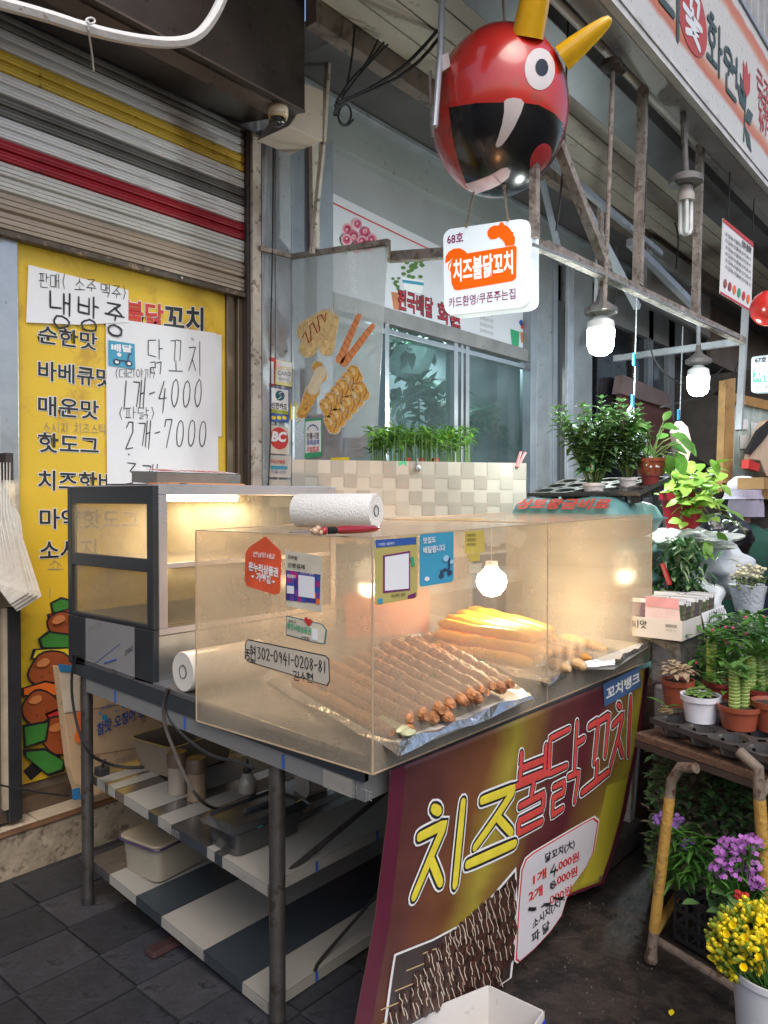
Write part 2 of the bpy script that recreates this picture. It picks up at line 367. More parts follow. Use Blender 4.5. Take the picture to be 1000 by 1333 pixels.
def pen(f, body, m, parent, r=.003, lift=.0015, jit=.03, gap=.18, name='handwriting', taper=True, brush=False, n=6, slant=0):
    """write body with a pen, glyphs side by side filling the unit square of f"""
    ws = []
    for ch in body: ws.append(.45 if ch == ' ' else (.5 if ch in '1.()-' else (.72 if ch in DIG else 1.0)))
    tot = sum(ws)+gap*(len(body)-1); x = 0; b = MB()
    rs = random.getstate(); random.seed(len(body)*31+7)
    for ch, w_ in zip(body, ws):
        if ch != ' ':
            jy = random.uniform(-jit, jit)
            for s_ in glyph(ch):
                pts = []
                for (a, c) in s_:
                    a2 = (x+a*w_)/tot+random.uniform(-jit, jit)*.5*w_/tot; c2 = c+jy+random.uniform(-jit, jit)
                    pts.append(f(a2+slant*(c2-.5)/tot, c2, lift))
                q = [pts[0]]
                for i in range(1, len(pts)):
                    q += [pts[i-1].lerp(pts[i], t) for t in (.15, .5, .85)] + [pts[i]] if (pts[i]-pts[i-1]).length > .018 else [pts[i]]
                k = len(q); rr = [r*(1 if not taper else (.75+.35*math.sin(PI*min(1, (i+1)/(k)*1.0)))) for i in range(k)]
                if k >= 2:
                    d0 = (q[0]-q[1]).normalized(); d1 = (q[-1]-q[-2]).normalized()
                    if brush: rr = [r*(.82+.30*abs(math.sin(2.2*i/k+.6))) for i in range(k)]
                    b.tube([q[0]+d0*rr[0]*.95, q[0]+d0*rr[0]*.6]+q+[q[-1]+d1*rr[-1]*.6, q[-1]+d1*rr[-1]*.95], [rr[0]*.35, rr[0]*.82]+rr+[rr[-1]*.75, rr[-1]*.25], n=n, flat=f.n)
        x += w_+gap
    random.setstate(rs)
    return b.build(name, m, parent, smooth=False)
def rod(name, a, b, r, m, label, cat, group=None, n=8):
    o = MB().tube([a, b], r, n).build(name, m, smooth=True); return tag(o, label, cat, group)
def cable(pts, r, it=2):
    """smooth polyline"""
    p = [Vector(q) for q in pts]
    for _ in range(it):
        q = [p[0]]
        for i in range(len(p)-1): q += [p[i].lerp(p[i+1], .25), p[i].lerp(p[i+1], .75)]
        q.append(p[-1]); p = q
    return MB().tube(p, r, 6)

# ------------------------------------------------------------ materials
steel = mat('brushed_steel', (.50, .50, .51), .33, .9, .18, 5, dirt=(.22, .19, .16), dirt_amt=.36, bump=.08, bscale=40)
galv = mat('galvanised_grey', (.42, .44, .47), .42, .55, .22, 4, dirt=(.12, .10, .09), dirt_scale=22, dirt_amt=.38, bump=.1)
greypaint = mat('grey_painted_steel', (.36, .38, .41), .45, .2, .25, 3, dirt=(.10, .09, .08), dirt_scale=30, dirt_amt=.36)
bluegrey = mat('blue_grey_paint', (.30, .33, .38), .4, .3, .2, 3, dirt=(.09, .09, .1), dirt_scale=25, dirt_amt=.36)
rustw = mat('peeling_cream_paint', (.50, .45, .39), .7, 0, .3, 6, dirt=(.14, .10, .07), dirt_scale=26, dirt_amt=.43, bump=.35, bscale=50)
rusty = mat('dusty_rusted_steel', (.30, .265, .24), .85, .1, .45, 9, dirt=(.15, .115, .09), dirt_scale=26, dirt_amt=.46, bump=.5, bscale=70)
darkbrown = mat('dark_brown_sheet', (.075, .06, .055), .38, .5, .3, 2.2, dirt=(.03, .025, .022), dirt_amt=.4)
brownsheet = mat('brown_sheet', (.16, .12, .10), .42, .45, .3, 2.5, dirt=(.06, .045, .04), dirt_amt=.4)
black = mat('black_plastic', (.02, .02, .022), .5, 0, .3, 12)
rubber = mat('black_rubber', (.015, .015, .016), .6, 0, .3, 12)
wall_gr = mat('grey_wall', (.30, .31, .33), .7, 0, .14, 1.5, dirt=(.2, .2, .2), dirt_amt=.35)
ceil_m = mat('cream_ceiling', (.50, .45, .38), .55, 0, .12, 1.6, dirt=(.28, .23, .18), dirt_amt=.4)
white = mat('white_gloss', (.78, .78, .78), .3, 0, .05, 4)
paper = mat('white_paper', (.74, .74, .76), .7, 0, .05, 3)
ink = mat('black_ink', (.015, .015, .018), .5, 0, .2, 20)
inkthin = mat('faded_ink', (.28, .26, .25), .6, 0, .3, 30)
redp = mat('red_print', (.55, .035, .03), .5, 0, .15, 8)
redb = mat('dark_red_print', (.36, .02, .04), .5, 0, .15, 8)
orange = mat('orange_print', (.80, .16, .02), .5, 0, .1, 6)
yellowp = mat('yellow_print', (.80, .60, .03), .5, 0, .1, 6)
bluep = mat('blue_print', (.03, .09, .34), .5, 0, .15, 6)
cyanp = mat('sky_blue_print', (.05, .30, .46), .45, 0, .12, 4)
greenp = mat('green_print', (.04, .32, .15), .5, 0, .12, 6)
soil = mat('potting_soil', (.05, .032, .022), .95, 0, .5, 60, bump=.8, bscale=120)
terra = mat('terracotta_plastic', (.30, .07, .035), .45, 0, .2, 8, dirt=(.16, .07, .05), dirt_amt=.42)
concrete = mat('rough_concrete', (.18, .165, .15), .9, 0, .35, 9, dirt=(.08, .07, .06), dirt_amt=.45, bump=.7, bscale=45)
wood = mat('weathered_wood', (.16, .085, .05), .7, 0, .35, 5, dirt=(.06, .035, .025), dirt_amt=.45, bump=.4, stretch=(1, 8, 8))
card = mat('cardboard', (.56, .37, .21), .85, 0, .15, 4, dirt=(.30, .19, .1), dirt_amt=.4)
stem_m = mat('plant_stem', (.10, .17, .045), .6, 0, .3, 14)

# ------------------------------------------------------------ floor
fb = MB().box(-12, 22, -12, 14, -.3, -.012)
struct(fb.build('ground', mat('wet_dark_concrete', (.035, .026, .021), .55, 0, .5, 3.5, dirt=(.012, .01, .009), dirt_scale=9, dirt_amt=.5, bump=.8, bscale=35)))
tile_m = [mat('slate_tile_%d' % i, c, .42, 0, .3, 7, dirt=(.012, .012, .014), dirt_scale=10, dirt_amt=.42, bump=.35, bscale=60)
          for i, c in enumerate([(.034, .035, .042), (.027, .028, .034), (.042, .042, .048), (.022, .023, .028)])]
floor = struct(MB().box(.2, 1.9, 1.0, 3.08, -.012, -.006).build('floor', mat('dark_grout', (.018, .017, .017), .8, 0, .3, 20, bump=.5)))
tb = []
for i, tm in enumerate(tile_m):
    b = MB(); b.box(-.129, .129, -.114, .114, -.01, 0); o = b.build('tile', tm, floor, bevel=.003); tb.append(o.data); COL.objects.unlink(o) if False else None
    o.location = (0, 0, -50); proto = o
    bpy.data.objects.remove(o)
ang = math.radians(3.4)
for i in range(-3, 6):
    for j in range(-9, 2):
        gx = 1.055 + (i+.5)*.265; gy = 2.555 + (j+.5)*.236
        x = gx + (gy-2.5)*math.sin(ang)*.9
        if not (.3 < x < 1.85 and 1.1 < gy < 2.97): continue
        o = bpy.data.objects.new('tile', random.choice(tb)); COL.objects.link(o)
        o.location = (x, gy, random.uniform(-.0035, .001)); attach(o, floor)
        o.rotation_euler = (random.uniform(-.004, .004), random.uniform(-.004, .004), -ang*.3)
# little litter on the wet ground
b = MB()
for _ in range(110):
    p = P(random.uniform(620, 850), random.uniform(1165, 1333), 'Z', 0)
    s_ = random.choice([.001, .0013, .002]); b.box(p.x-s_, p.x+s_*random.uniform(.6, 2), p.y-s_, p.y+s_, -.012, -.008)
tag(b.build('ground_crumbs', mat('pale_crumb', (.14, .11, .085), .9, 0, .4, 50)), 'pale crumbs and grit scattered over the dark wet ground', 'grit', kind='stuff')
# gutter kerb stones behind the banner
bb = struct(MB().box(2.72, 3.3, 1.28, 1.75, -.012, .10).build('kerb', mat('dark_kerb', (.05, .042, .036), .85, 0, .4, 9, bump=.7), bevel=.02))

# ------------------------------------------------------------ raised sill in front of the door
step = struct(MB().box(-.6, 2.9, 3.08, 3.5, -.012, .165).build('doorstep', mat('step_marble', (.30, .24, .17), .6, 0, .35, 11, dirt=(.13, .10, .07), dirt_amt=.45, bump=.3), bevel=.004))
mt = mat('cream_step_tile', (.50, .41, .30), .4, 0, .2, 8, dirt=(.3, .22, .15), dirt_amt=.4)
for i in range(9):
    x = .0+.3*i
    o = MB().box(x+.003, x+.297, 3.115, 3.235, .165, .172).build('tile', mt, step, bevel=.002)
MB().box(-.6, 2.9, 3.072, 3.112, .165, .178).build('nosing', mat('brown_nosing', (.17, .09, .05), .45, .3, .3, 9), step, bevel=.004)
MB().box(-.6, 2.9, 3.238, 3.3, .165, .235).build('door_track', mat('brown_track', (.13, .09, .06), .5, .4, .4, 9, dirt=(.3, .22, .14), dirt_amt=.36), step, bevel=.004)
MB().box(-.6, 2.9, 3.30, 3.5, .165, .275).build('sill', mat('dirty_sill', (.15, .11, .075), .7, 0, .4, 9, bump=.3), step)

# ------------------------------------------------------------ back wall
wall = struct(MB().box(-3, 3.38, 3.46, 3.7, 0, 4.4).box(6.0, 14, 3.46, 3.7, 0, 4.4).box(3.38, 6.0, 3.46, 3.7, 2.9, 4.4).build('back_wall', mat('dark_grey_wall', (.12, .12, .13), .8, 0, .2, 1)))  # one even dark grey
W = 3.3
# storefront left: shutter
def shut_z(py): return P(322, py, 'Y', 3.25).z
bands = [(383, 364, 'b'), (364, 345, 'b'), (345, 330, 'g'), (330, 315, 'g'), (315, 304, 'r'), (304, 293, 'r'), (293, 282, 'w'), (282, 271, 'w'), (271, 260, 'd'), (260, 249, 'd'),
         (249, 238, 'w'), (238, 227, 'w'), (227, 216, 'y'), (216, 205, 'y'), (205, 194, 'v'), (194, 184, 'v'), (184, 176, 'd'), (176, 168, 'd')]
sm = {'b': mat('slat_brown', (.34, .27, .21), .36, .3, .25, 2, stretch=(.6, 1, 12), dirt=(.12, .09, .07), dirt_amt=.38),
      'g': mat('slat_grey', (.50, .49, .46), .36, .2, .2, 2, stretch=(.6, 1, 12), dirt=(.2, .17, .14), dirt_amt=.38),
      'r': mat('slat_red', (.30, .012, .022), .38, .15, .2, 3, dirt=(.12, .01, .015), dirt_amt=.4),
      'w': mat('slat_white', (.66, .65, .66), .34, .05, .12, 2, stretch=(.5, 1, 12), dirt=(.36, .31, .26), dirt_scale=7, dirt_amt=.42),
      'v': mat('slat_silver', (.56, .55, .58), .32, .15, .14, 2, stretch=(.5, 1, 12), dirt=(.30, .26, .23), dirt_scale=7, dirt_amt=.4),
      'd': mat('slat_dark', (.155, .145, .135), .4, .4, .3, 3, dirt=(.2, .18, .16), dirt_amt=.35),
      'y': mat('slat_yellow', (.55, .37, .05), .38, .15, .15, 3, dirt=(.22, .13, .03), dirt_amt=.4)}
shutter = thing('roller_shutter', 'striped roller shutter with yellow and dark red bands above the yellow menu door', 'shutter', (1.4, 3.25, shut_z(383)))
for a, c, k in bands:
    z0, z1 = shut_z(a), shut_z(c); h = z1-z0; b = MB(); y = 3.25
    prof = [(y+.006, z0), (y+.002, z0+h*.03), (y-.010, z0+h*.10), (y-.012, z0+h*.28), (y-.006, z0+h*.31), (y-.012, z0+h*.34), (y-.013, z0+h*.58), (y-.006, z0+h*.61), (y-.012, z0+h*.64), (y-.010, z0+h*.88), (y-.0, z0+h*.97), (y+.006, z1)]
    b.prism([(-1.0, p[0], p[1]) for p in prof]+[(-1.0, y+.02, z1), (-1.0, y+.02, z0)], (3.757, 0, 0))
    b.build('slat', sm[k], shutter)
bb = MB().box(-1, 2.757, 3.225, 3.275, shut_z(383)-.028, shut_z(383)-.002)
bb.build('bottom_rail', mat('rail_dark', (.09, .07, .055), .5, .4, .5, 12, dirt=(.3, .22, .15), dirt_scale=18, dirt_amt=.42), shutter, bevel=.005)
MB().ball((2.28, 3.222, shut_z(383)-.014), .008, 8, 5).build('bolt', steel, shutter, True)
# housing above
def housing():
    b = MB(); z0 = 3.40
    b.prism([(-2.0, 2.75, z0), (-2.0, 3.24, z0+.1), (-2.0, 3.24, 4.5), (-2.0, 2.75, 4.5)], (4.67, 0, 0))
    t = b.build('shutter_housing', darkbrown, bevel=.004)
    tag(t, 'big dark brown sheet metal housing overhanging the striped shutter', 'shutter housing')
    for x in (-.3, .5, 1.28, 2.05):
        MB().box(x, x+.004, 2.7475, 2.7499, 3.40, 4.5).build('seam', black, t)
    MB().box(-2, 2.67, 2.748, 2.7498, 3.402, 3.412).build('edge_strip', brownsheet, t)
    MB().box(-2.0, 2.60, 2.80, 2.90, 3.402, 3.414).build('underside_ridge', brownsheet, t)
housing()
# white lagged pipe crossing in front
pp = [(-60, -12), (0, 4), (60, 20), (120, 40), (175, 52), (225, 57), (255, 50), (275, 28), (292, -6), (300, -40)]
o = cable([P(x, y, 'Y', 2.3) for x, y in pp], .0185).build('lagged_pipe', mat('white_lagging', (.74, .73, .70), .45, 0, .08, 12, dirt=(.20, .12, .07), dirt_scale=24, dirt_amt=.36, bump=.35, bscale=70), smooth=True)
tag(o, 'white taped insulated pipe bending upward at the top left in front of the shutter', 'pipe')
hb = cable([P(115, 27, 'Y', 2.28), P(116, 45, 'Y', 2.28), P(120, 70, 'Y', 2.45), P(122, 92, 'Y', 2.6)], .0035)
hb.tube([P(118+6*math.cos(t), 27+4*math.sin(t), 'Y', 2.27) for t in np.linspace(0, 6.2, 10)], .003, 6)
tag(hb.build('pipe_hanger', white, smooth=True), 'thin white wire tie hanging from the white insulated pipe', 'wire tie')

# ------------------------------------------------------------ yellow menu door
def X(px, py=400, y=W): return P(px, py, 'Y', y).x
door = thing('menu_door', 'yellow printed menu door under the striped shutter with sheets of paper taped on', 'door', (2.0, W, .28))
x0, x1 = X(20, 310, 3.29), X(293, 400, 3.29)
ym = mat('yellow_vinyl', (.72, .47, .03), .42, 0, .09, 1.2, dirt=(.52, .31, .03), dirt_scale=3, dirt_amt=.45)
MB().box(x0, x1, 3.29, 3.33, .277, 2.66).build('panel', ym, door)
b = MB(); b.box(x0-.085, x0-.002, 3.262, 3.34, .236, 2.66); b.box(x0-.10, x0-.085, 3.25, 3.262, .236, 2.66)
b.build('frame', steel, door, bevel=.004)
b = MB(); b.box(x1+.002, x1+.055, 3.275, 3.34, .277, 2.66); b.box(x1+.06, x1+.1, 3.255, 3.34, .277, 2.66)
b.build('frame', mat('bronze_frame', (.20, .15, .10), .35, .6, .25, 3), door, bevel=.004)
MB().box(x1+.1, 2.72, 3.30, 3.345, .277, 2.66).build('gap_shade', black, door)  # black sheet painting the shade of the open gap beside the frame
YM = 3.289
def T(body, x0, y0, x1, y1, h, ma, par, bold=0, lift=.0012, ax='Y', val=YM, slant=0, warp=None):
    """x0,y0 - x1,y1: base line in the photo, h: height at its left end"""
    f = aff(ax, val, (x0, y0), (x1, y1), (x0, y0-h), warp=warp)
    return text(f, body, ma, par, bold, lift, slant=slant)
def H(body, x0, y0, x1, y1, h, ma, par, r=.003, lift=.0015, ax='Y', val=YM, slant=0, jit=.03, gap=.18, warp=None, taper=True, name='handwriting'):
    f = aff(ax, val, (x0, y0), (x1, y1), (x0, y0-h), warp=warp)
    return pen(f, body, ma, par, r, lift, jit, gap, slant=slant, taper=taper, name=name)
def outlined(body, x0, y0, x1, y1, h, par, val, fill=None, b1=.0, b2=.06, ax='Y', out=None, lift=0.0):
    T(body, x0, y0, x1, y1, h, out or white, par, b2, .0008+lift, ax, val)
    T(body, x0, y0, x1, y1, h, fill or ink, par, b1, .0020+lift, ax, val)
rows = [('순한맛', 50, 446, 126, 456, 23), ('바베큐맛', 50, 494, 146, 505, 25), ('매운맛', 50, 540, 128, 546, 25), ('핫도그', 50, 588, 128, 592, 25),
        ('치즈핫바', 50, 638, 150, 640, 26), ('마약핫도그', 52, 688, 180, 688, 26), ('소시지', 52, 730, 125, 726, 26)]
for body, a, c, d, e, h in rows: outlined(body, a, c, d, e, h, door, YM, b1=.018, b2=.05)
T('불닭', 162, 424, 212, 430, 34, white, door, .055, .0008); T('불닭', 162, 424, 212, 430, 34, redp, door, .03, .002)
T('꼬치', 214, 430, 264, 434, 34, white, door, .055, .0008); T('꼬치', 214, 430, 264, 434, 34, ink, door, .03, .002)
H('소시지 치즈스틱', 56, 563, 138, 566, 14, inkthin, door, .0012); H('쇼', 62, 742, 82, 742, 16, inkthin, door, .0014)
H('1', 62, 778, 68, 778, 12, inkthin, door, .0012)
# taped paper sheets
def sheet(pts, m=paper, lift=.004, par=door, name='paper_sheet', val=YM, ax='Y', thick=.001): return pxpoly(pts, ax, val, name, m, par, thick, lift)
s2 = sheet([(250, 433), (288, 436), (288, 568), (250, 572)], lift=.0035)
s3 = sheet([(137, 413), (281, 434), (284, 640), (139, 640)], lift=.0055)
s1 = sheet([(36, 345), (166, 378), (166, 420), (100, 423), (33, 420)], lift=.0085)
H('판매(', 50, 374, 84, 376, 18, ink, door, .0016, .0105); H('소주', 96, 378, 124, 380, 16, ink, door, .0016, .0105); H('맥주)', 130, 386, 164, 390, 17, ink, door, .0016, .0105)
H('냉방중', 64, 424, 160, 440, 46, ink, door, .0044, .0105, gap=.35)
H('닭꼬치', 192, 485, 262, 488, 44, ink, door, .0023, .0075, gap=.45)
H('(데리야끼)', 148, 492, 202, 492, 12, ink, door, .0013, .0075)
H('1개-4000', 158, 532, 262, 530, 38, ink, door, .0027, .0075, gap=.3, slant=.15)
H('(파닭)', 152, 545, 202, 545, 15, ink, door, .0016, .0075)
H('2개-7000', 162, 584, 268, 580, 36, ink, door, .0027, .0075, gap=.3, slant=.15)
H('.', 162, 592, 172, 592, 8, ink, door, .003, .0075)
H('3개', 162, 630, 204, 632, 28, ink, door, .0026, .0075, gap=.3, slant=.15)
# blue scooter sticker
st = sheet([(140, 443), (174, 448), (175, 481), (140, 476)], cyanp, .0088, name='scooter_sticker')
T('배달', 144, 457, 170, 459, 9, white, door, .04, .0100)
fs = aff('Y', YM, (143, 474), (173, 478), (143, 456), lift=.0100)
b = MB()
def disc(b, f, cx, cy_, r, n=12, l=0, sy=1.0, z=.0008):
    b.prism([f(cx+r*math.cos(2*PI*k/n), cy_+r*sy*math.sin(2*PI*k/n), l) for k in range(n)], -f.n*z)
disc(b, fs, .25, .2, .16, sy=1.5); disc(b, fs, .78, .2, .16, sy=1.5)
b.tube([fs(.25, .3, .0005), fs(.5, .35, .0005), fs(.72, .35, .0005), fs(.78, .9, .0005), fs(.9, .95, .0005)], .004, 6, flat=fs.n)
b.build('scooter_print', mat('navy_print', (.03, .05, .10), .5), door)
b = MB(); disc(b, fs, .25, .2, .08, sy=1.5, l=.001); disc(b, fs, .78, .2, .08, sy=1.5, l=.001); disc(b, fs, .35, .75, .1, sy=1.5, l=.001); b.build('scooter_print', white, door)
# skewer drawing along the lower left of the door
fmap = lambda x, y, l=0.0: P(x, y, 'Y', YM)+NRM['Y']*l
def blob(cx, cy_, rx, ry, m, lift, ang=0, out=2.5, n=22, wob=.05):
    rs = np.random.RandomState(int(cx*7+cy_))
    ph = rs.rand(3)*6
    def pts(e):
        r = []
        for k in range(n):
            t = 2*PI*k/n; q = 1+wob*math.sin(3*t+ph[0])+wob*.6*math.sin(5*t+ph[1])
            a, c = (rx+e)*q*math.cos(t), (ry+e)*q*math.sin(t)
            r.append((cx+a*math.cos(ang)-c*math.sin(ang), cy_+a*math.sin(ang)+c*math.cos(ang)))
        return r
    if out: pxpoly(pts(out), 'Y', YM, 'drawing_outline', ink, door, .0005, lift)
    pxpoly(pts(0), 'Y', YM, 'drawing', m, door, .0005, lift+.0008)
meatb = mat('drawn_brown', (.34, .075, .02), .5, 0, .15, 9); meatl = mat('drawn_light_brown', (.62, .22, .07), .5, 0, .1, 6); dgr = mat('drawn_green', (.05, .24, .04), .5, 0, .2, 9)
def zig(pts, m, lift, out=3):
    cx = sum(p[0] for p in pts)/len(pts); cy_ = sum(p[1] for p in pts)/len(pts)
    q = [(cx+(x-cx)*(1+out*2/max(20, abs(x-cx)+12)), cy_+(y-cy_)*(1+out*2/max(16, abs(y-cy_)+9))) for x, y in pts]
    pxpoly(q, 'Y', YM, 'drawing_outline', ink, door, .0005, lift); pxpoly(pts, 'Y', YM, 'drawing', m, door, .0005, lift+.0008)
pxpoly([(30, 1004), (60, 975), (84, 980), (40, 1016)], 'Y', YM, 'drawing', ink, door, .0005, .0012)
zig([(68, 786), (80, 780), (96, 784), (96, 800), (70, 796)], dgr, .001); zig([(64, 800), (96, 792), (96, 808), (66, 806)], redp, .003)
blob(84, 814, 22, 17, meatb, .0045); zig([(52, 832), (64, 824), (96, 828), (96, 842), (56, 842)], dgr, .0065)
zig([(46, 846), (94, 844), (94, 856), (42, 856)], yellowp, .0075)
blob(66, 872, 29, 23, meatb, .009, -.2); zig([(30, 896), (58, 888), (88, 894), (86, 904), (30, 904)], orange, .0105)
blob(52, 922, 24, 22, meatb, .012, .1); zig([(60, 930), (84, 920), (96, 940), (70, 944)], redp, .0128)
blob(78, 956, 28, 24, meatb, .0140, .1); zig([(30, 946), (60, 940), (56, 962), (32, 970)], dgr, .0155)
zig([(32, 978), (56, 976), (80, 990), (78, 1000), (60, 1006), (32, 984)], dgr, .0165)
for cx, cy_ in ((74, 806), (54, 862), (44, 910), (70, 946)): blob(cx, cy_, 9, 5, meatl, .0175, -.4, out=0)
b = MB()
for cx, cy_ in ((84, 812), (62, 874), (76, 880), (52, 880), (46, 930), (58, 924), (76, 962), (88, 954), (80, 970)): b.ball(fmap(cx, cy_, .0185), .0035, 6, 4, (1, .2, 1))
b.build('drawing_dots', ink, door)
# hole and scuffs on the vinyl
# ------------------------------------------------------------ door frame and counter at the far left
ex = X(0, 900, 3.2)
t = thing('steel_counter', 'dark steel framed counter end at the far left edge beside the yellow door', 'counter', (1.2, 3.0, .19))
b = MB(); b.box(.6, P(18, 900, 'Y', 3.16).x, 3.16, 3.25, .19, P(0, 800, 'Y', 3.16).z); b.build('panel', mat('counter_brown', (.13, .10, .075), .4, .5, .3, 3), t)
b = MB(); xx = P(27, 900, 'Y', 3.15).x; b.box(xx-.055, xx, 3.14, 3.17, .19, P(0, 792, 'Y', 3.15).z); b.build('post', black, t, bevel=.004)
b = MB(); b.box(xx-.075, xx-.058, 3.135, 3.16, .25, P(0, 792, 'Y', 3.15).z); b.build('trim', mat('beige_trim', (.42, .34, .24), .5), t)
b = MB(); b.box(.6, xx-.02, 3.14, 3.25, P(0, 790, 'Y', 3.15).z, P(0, 610, 'Y', 3.15).z); b.build('upper_sheet', steel, t)
# plastic bags on a hook
bagm = mat('white_plastic_bag', (.74, .70, .64), .35, 0, .06, 8, bump=.5, bscale=24, sss=.0)
t = thing('plastic_bags', 'bunch of white plastic carrier bags hanging from a hook at the left edge', 'bags', tuple(P(10, 615, 'Y', 3.05)))
for k in range(4):
    o = k*3
    q = [(-30, 625), (4, 612), (10, 640+o), (26, 672+o), (30, 700), (54-o, 776-o*.5), (22, 796-o), (2, 770-o), (-30, 760)]
    y = 3.06-.012*k
    b = MB(); b.prism([P(x-k*2.5, yy, 'Y', y)+Vector((0, .006*math.sin(x*.2+k), 0)) for x, yy in q], (0, .008, 0)); b.build('bag', bagm, t, bevel=.002)
b = MB()
for i in range(7): b.tube([P(-12+i*4.2, 602, 'Y', 3.0), P(-8+i*3.4, 680-abs(i-3)*8, 'Y', 2.998), P(-4+i*7, 735+i*4, 'Y', 2.998)], [.0015, .003, .001], 5)
b.build('folds', bagm, t, True)
b = MB(); b.bar(P(-20, 604, 'Y', 3.02), P(10, 604, 'Y', 3.02), .012); b.box(P(0, 600, 'Y', 3.05).x, P(10, 600, 'Y', 3.05).x, 3.0, 3.08, P(0, 625, 'Y', 3.05).z, P(0, 590, 'Y', 3.05).z)
b.build('hook_bracket', darkbrown, t)

# ------------------------------------------------------------ columns between the two shops
def vbar(name, px0, px1, pt, pb, y, d, m, par=None, bevel=.003, pref=None):
    a = P(px0, pt, 'Y', y); c = P(px1, pt, 'Y', y); z1 = a.z; z0 = P(px0, pb, 'Y', y).z
    return MB().box(a.x, c.x, y, y+d, z0, z1).build(name, m, par, bevel=bevel)
col = thing('steel_column', 'wide grey sheet steel column between the shutter and the flower shop window', 'column', (2.9, 3.2, 0))
vbar('edge_post', 329, 340, 172, 860, 3.19, .05, rustw, col)
vbar('inner_channel', 341, 350, 168, 860, 3.2, .09, galv, col)
vbar('face_sheet', 350, 379, 165, 860, 3.24, .05, galv, col)
vbar('seam_strip', 359, 363, 165, 860, 3.232, .008, greypaint, col)
vbar('inner_channel', 322, 329, 168, 860, 3.21, .06, darkbrown, col)
vbar('lower_sheet', 379, 434, 160, 860, 3.27, .05, bluegrey, col)
b = MB(); b.bar(P(432, 2, 'Y', 2.95), P(421, 182, 'Y', 2.95), .022, .03); b.bar(P(421, 182, 'Y', 2.95), P(406, 330, 'Y', 2.97), .02, .028)
tag(b.build('angle_post', rustw, bevel=.002), 'thin peeling cream angle post leaning beside the cream junction box', 'post')
b = MB(); b.bar(P(408, 185, 'Y', 3.05), P(410, 325, 'Y', 3.05), .05, .03); tag(b.build('angle_post', rustw, bevel=.002), 'short speckled cream post behind the cables right of the wide steel column', 'post')
vb = vbar('upright_channel', 412, 433, 30, 600, 3.2, .06, bluegrey); tag(vb, 'tall blue grey upright channel at the left side of the flower shop window', 'channel')
# cream junction box under the housing
p = [P(392, 106, 'Y', 2.88), P(421, 118, 'Y', 2.88), P(420, 184, 'Y', 2.88), P(376, 164, 'Y', 2.88), P(392, 140, 'Y', 2.88)]
b = MB(); b.prism(p, (0, .25, 0)); tag(b.build('junction_box', mat('cream_sheet', (.52, .44, .37), .55, 0, .12, 3, dirt=(.30, .22, .17), dirt_amt=.38), bevel=.004), 'cream sheet metal box at the corner behind the dome camera', 'box')
# dome camera
t = thing('dome_camera', 'small cream dome security camera with black glass ball under the dark housing', 'security camera', tuple(P(362, 150, 'Y', 2.82)))
c = P(362, 150, 'Y', 2.82)
MB().lathe([(.001, .052), (.047, .052), (.050, .04), (.050, .012), (.045, 0), (.001, 0)], c-Vector((0, 0, .012)), 24).build('base', mat('cream_plastic', (.62, .52, .38), .4), t, True)
b = MB(); b.lathe([(.001, -.043), (.016, -.040), (.030, -.028), (.038, -.012), (.040, .002), (.001, .003)], c-Vector((0, 0, .012)), 24)
b.build('dome', mat('black_dome_glass', (.01, .01, .012), .06, 0, .1, 3, coat=1), t, True)
MB().lathe([(.041, -.002), (.046, 0), (.046, .006), (.041, .006)], c-Vector((0, 0, .016)), 24).build('ring', mat('tan_ring', (.50, .36, .2), .4), t, True)
T('········', 353, 146, 371, 147, 2, ink, t, 0, .0, 'Y', 2.768)

# ------------------------------------------------------------ transparent partition with food stickers
part = thing('clear_partition', 'hazy clear plastic side partition carrying food pictures left of the flower shop window', 'partition', (3.04, 2.9, 1.4))
XP = 3.04
pa, pb_, pc, pd = P(381, 336, 'X', XP), P(505, 316, 'X', XP), P(486, 640, 'X', XP), P(384, 640, 'X', XP)
b = MB(); b.prism([pa, pb_, pc, pd], (.004, 0, 0)); b.build('panel', hazy('partition_plastic', (.50, .51, .52), .62, .34, 3, (1, 1, .6)), part)
b = MB(); b.bar(P(380, 338, 'X', XP), P(381, 640, 'X', XP), .018); b.build('frame', galv, part)
b = MB(); b.bar(P(377, 335, 'X', XP), P(506, 315, 'X', XP), .03, .028); b.bar(P(338, 323, 'Y', 3.18), P(377, 333, 'Y', 3.18), .025); b.bar(P(505, 316, 'X', XP), P(505, 338, 'X', XP+.10), .03); b.build('top_bar', rusty, part)
fx = lambda x, y, l=0.0: P(x, y, 'X', XP)+NRM['X']*(.001+l)
bat = mat('fried_batter', (.82, .58, .27), .5, 0, .35, 30, dirt=(.42, .20, .06), dirt_scale=50, dirt_amt=.42)
frd = mat('fried_golden', (.86, .42, .09), .4, 0, .5, 36, dirt=(.40, .13, .03), dirt_scale=30, dirt_amt=.44)
saus = mat('sausage_skin', (.74, .28, .11), .45, 0, .2, 30)
ketch = mat('ketchup', (.35, .015, .01), .3); cream = mat('melted_cheese', (.75, .64, .45), .4, 0, .1, 20)
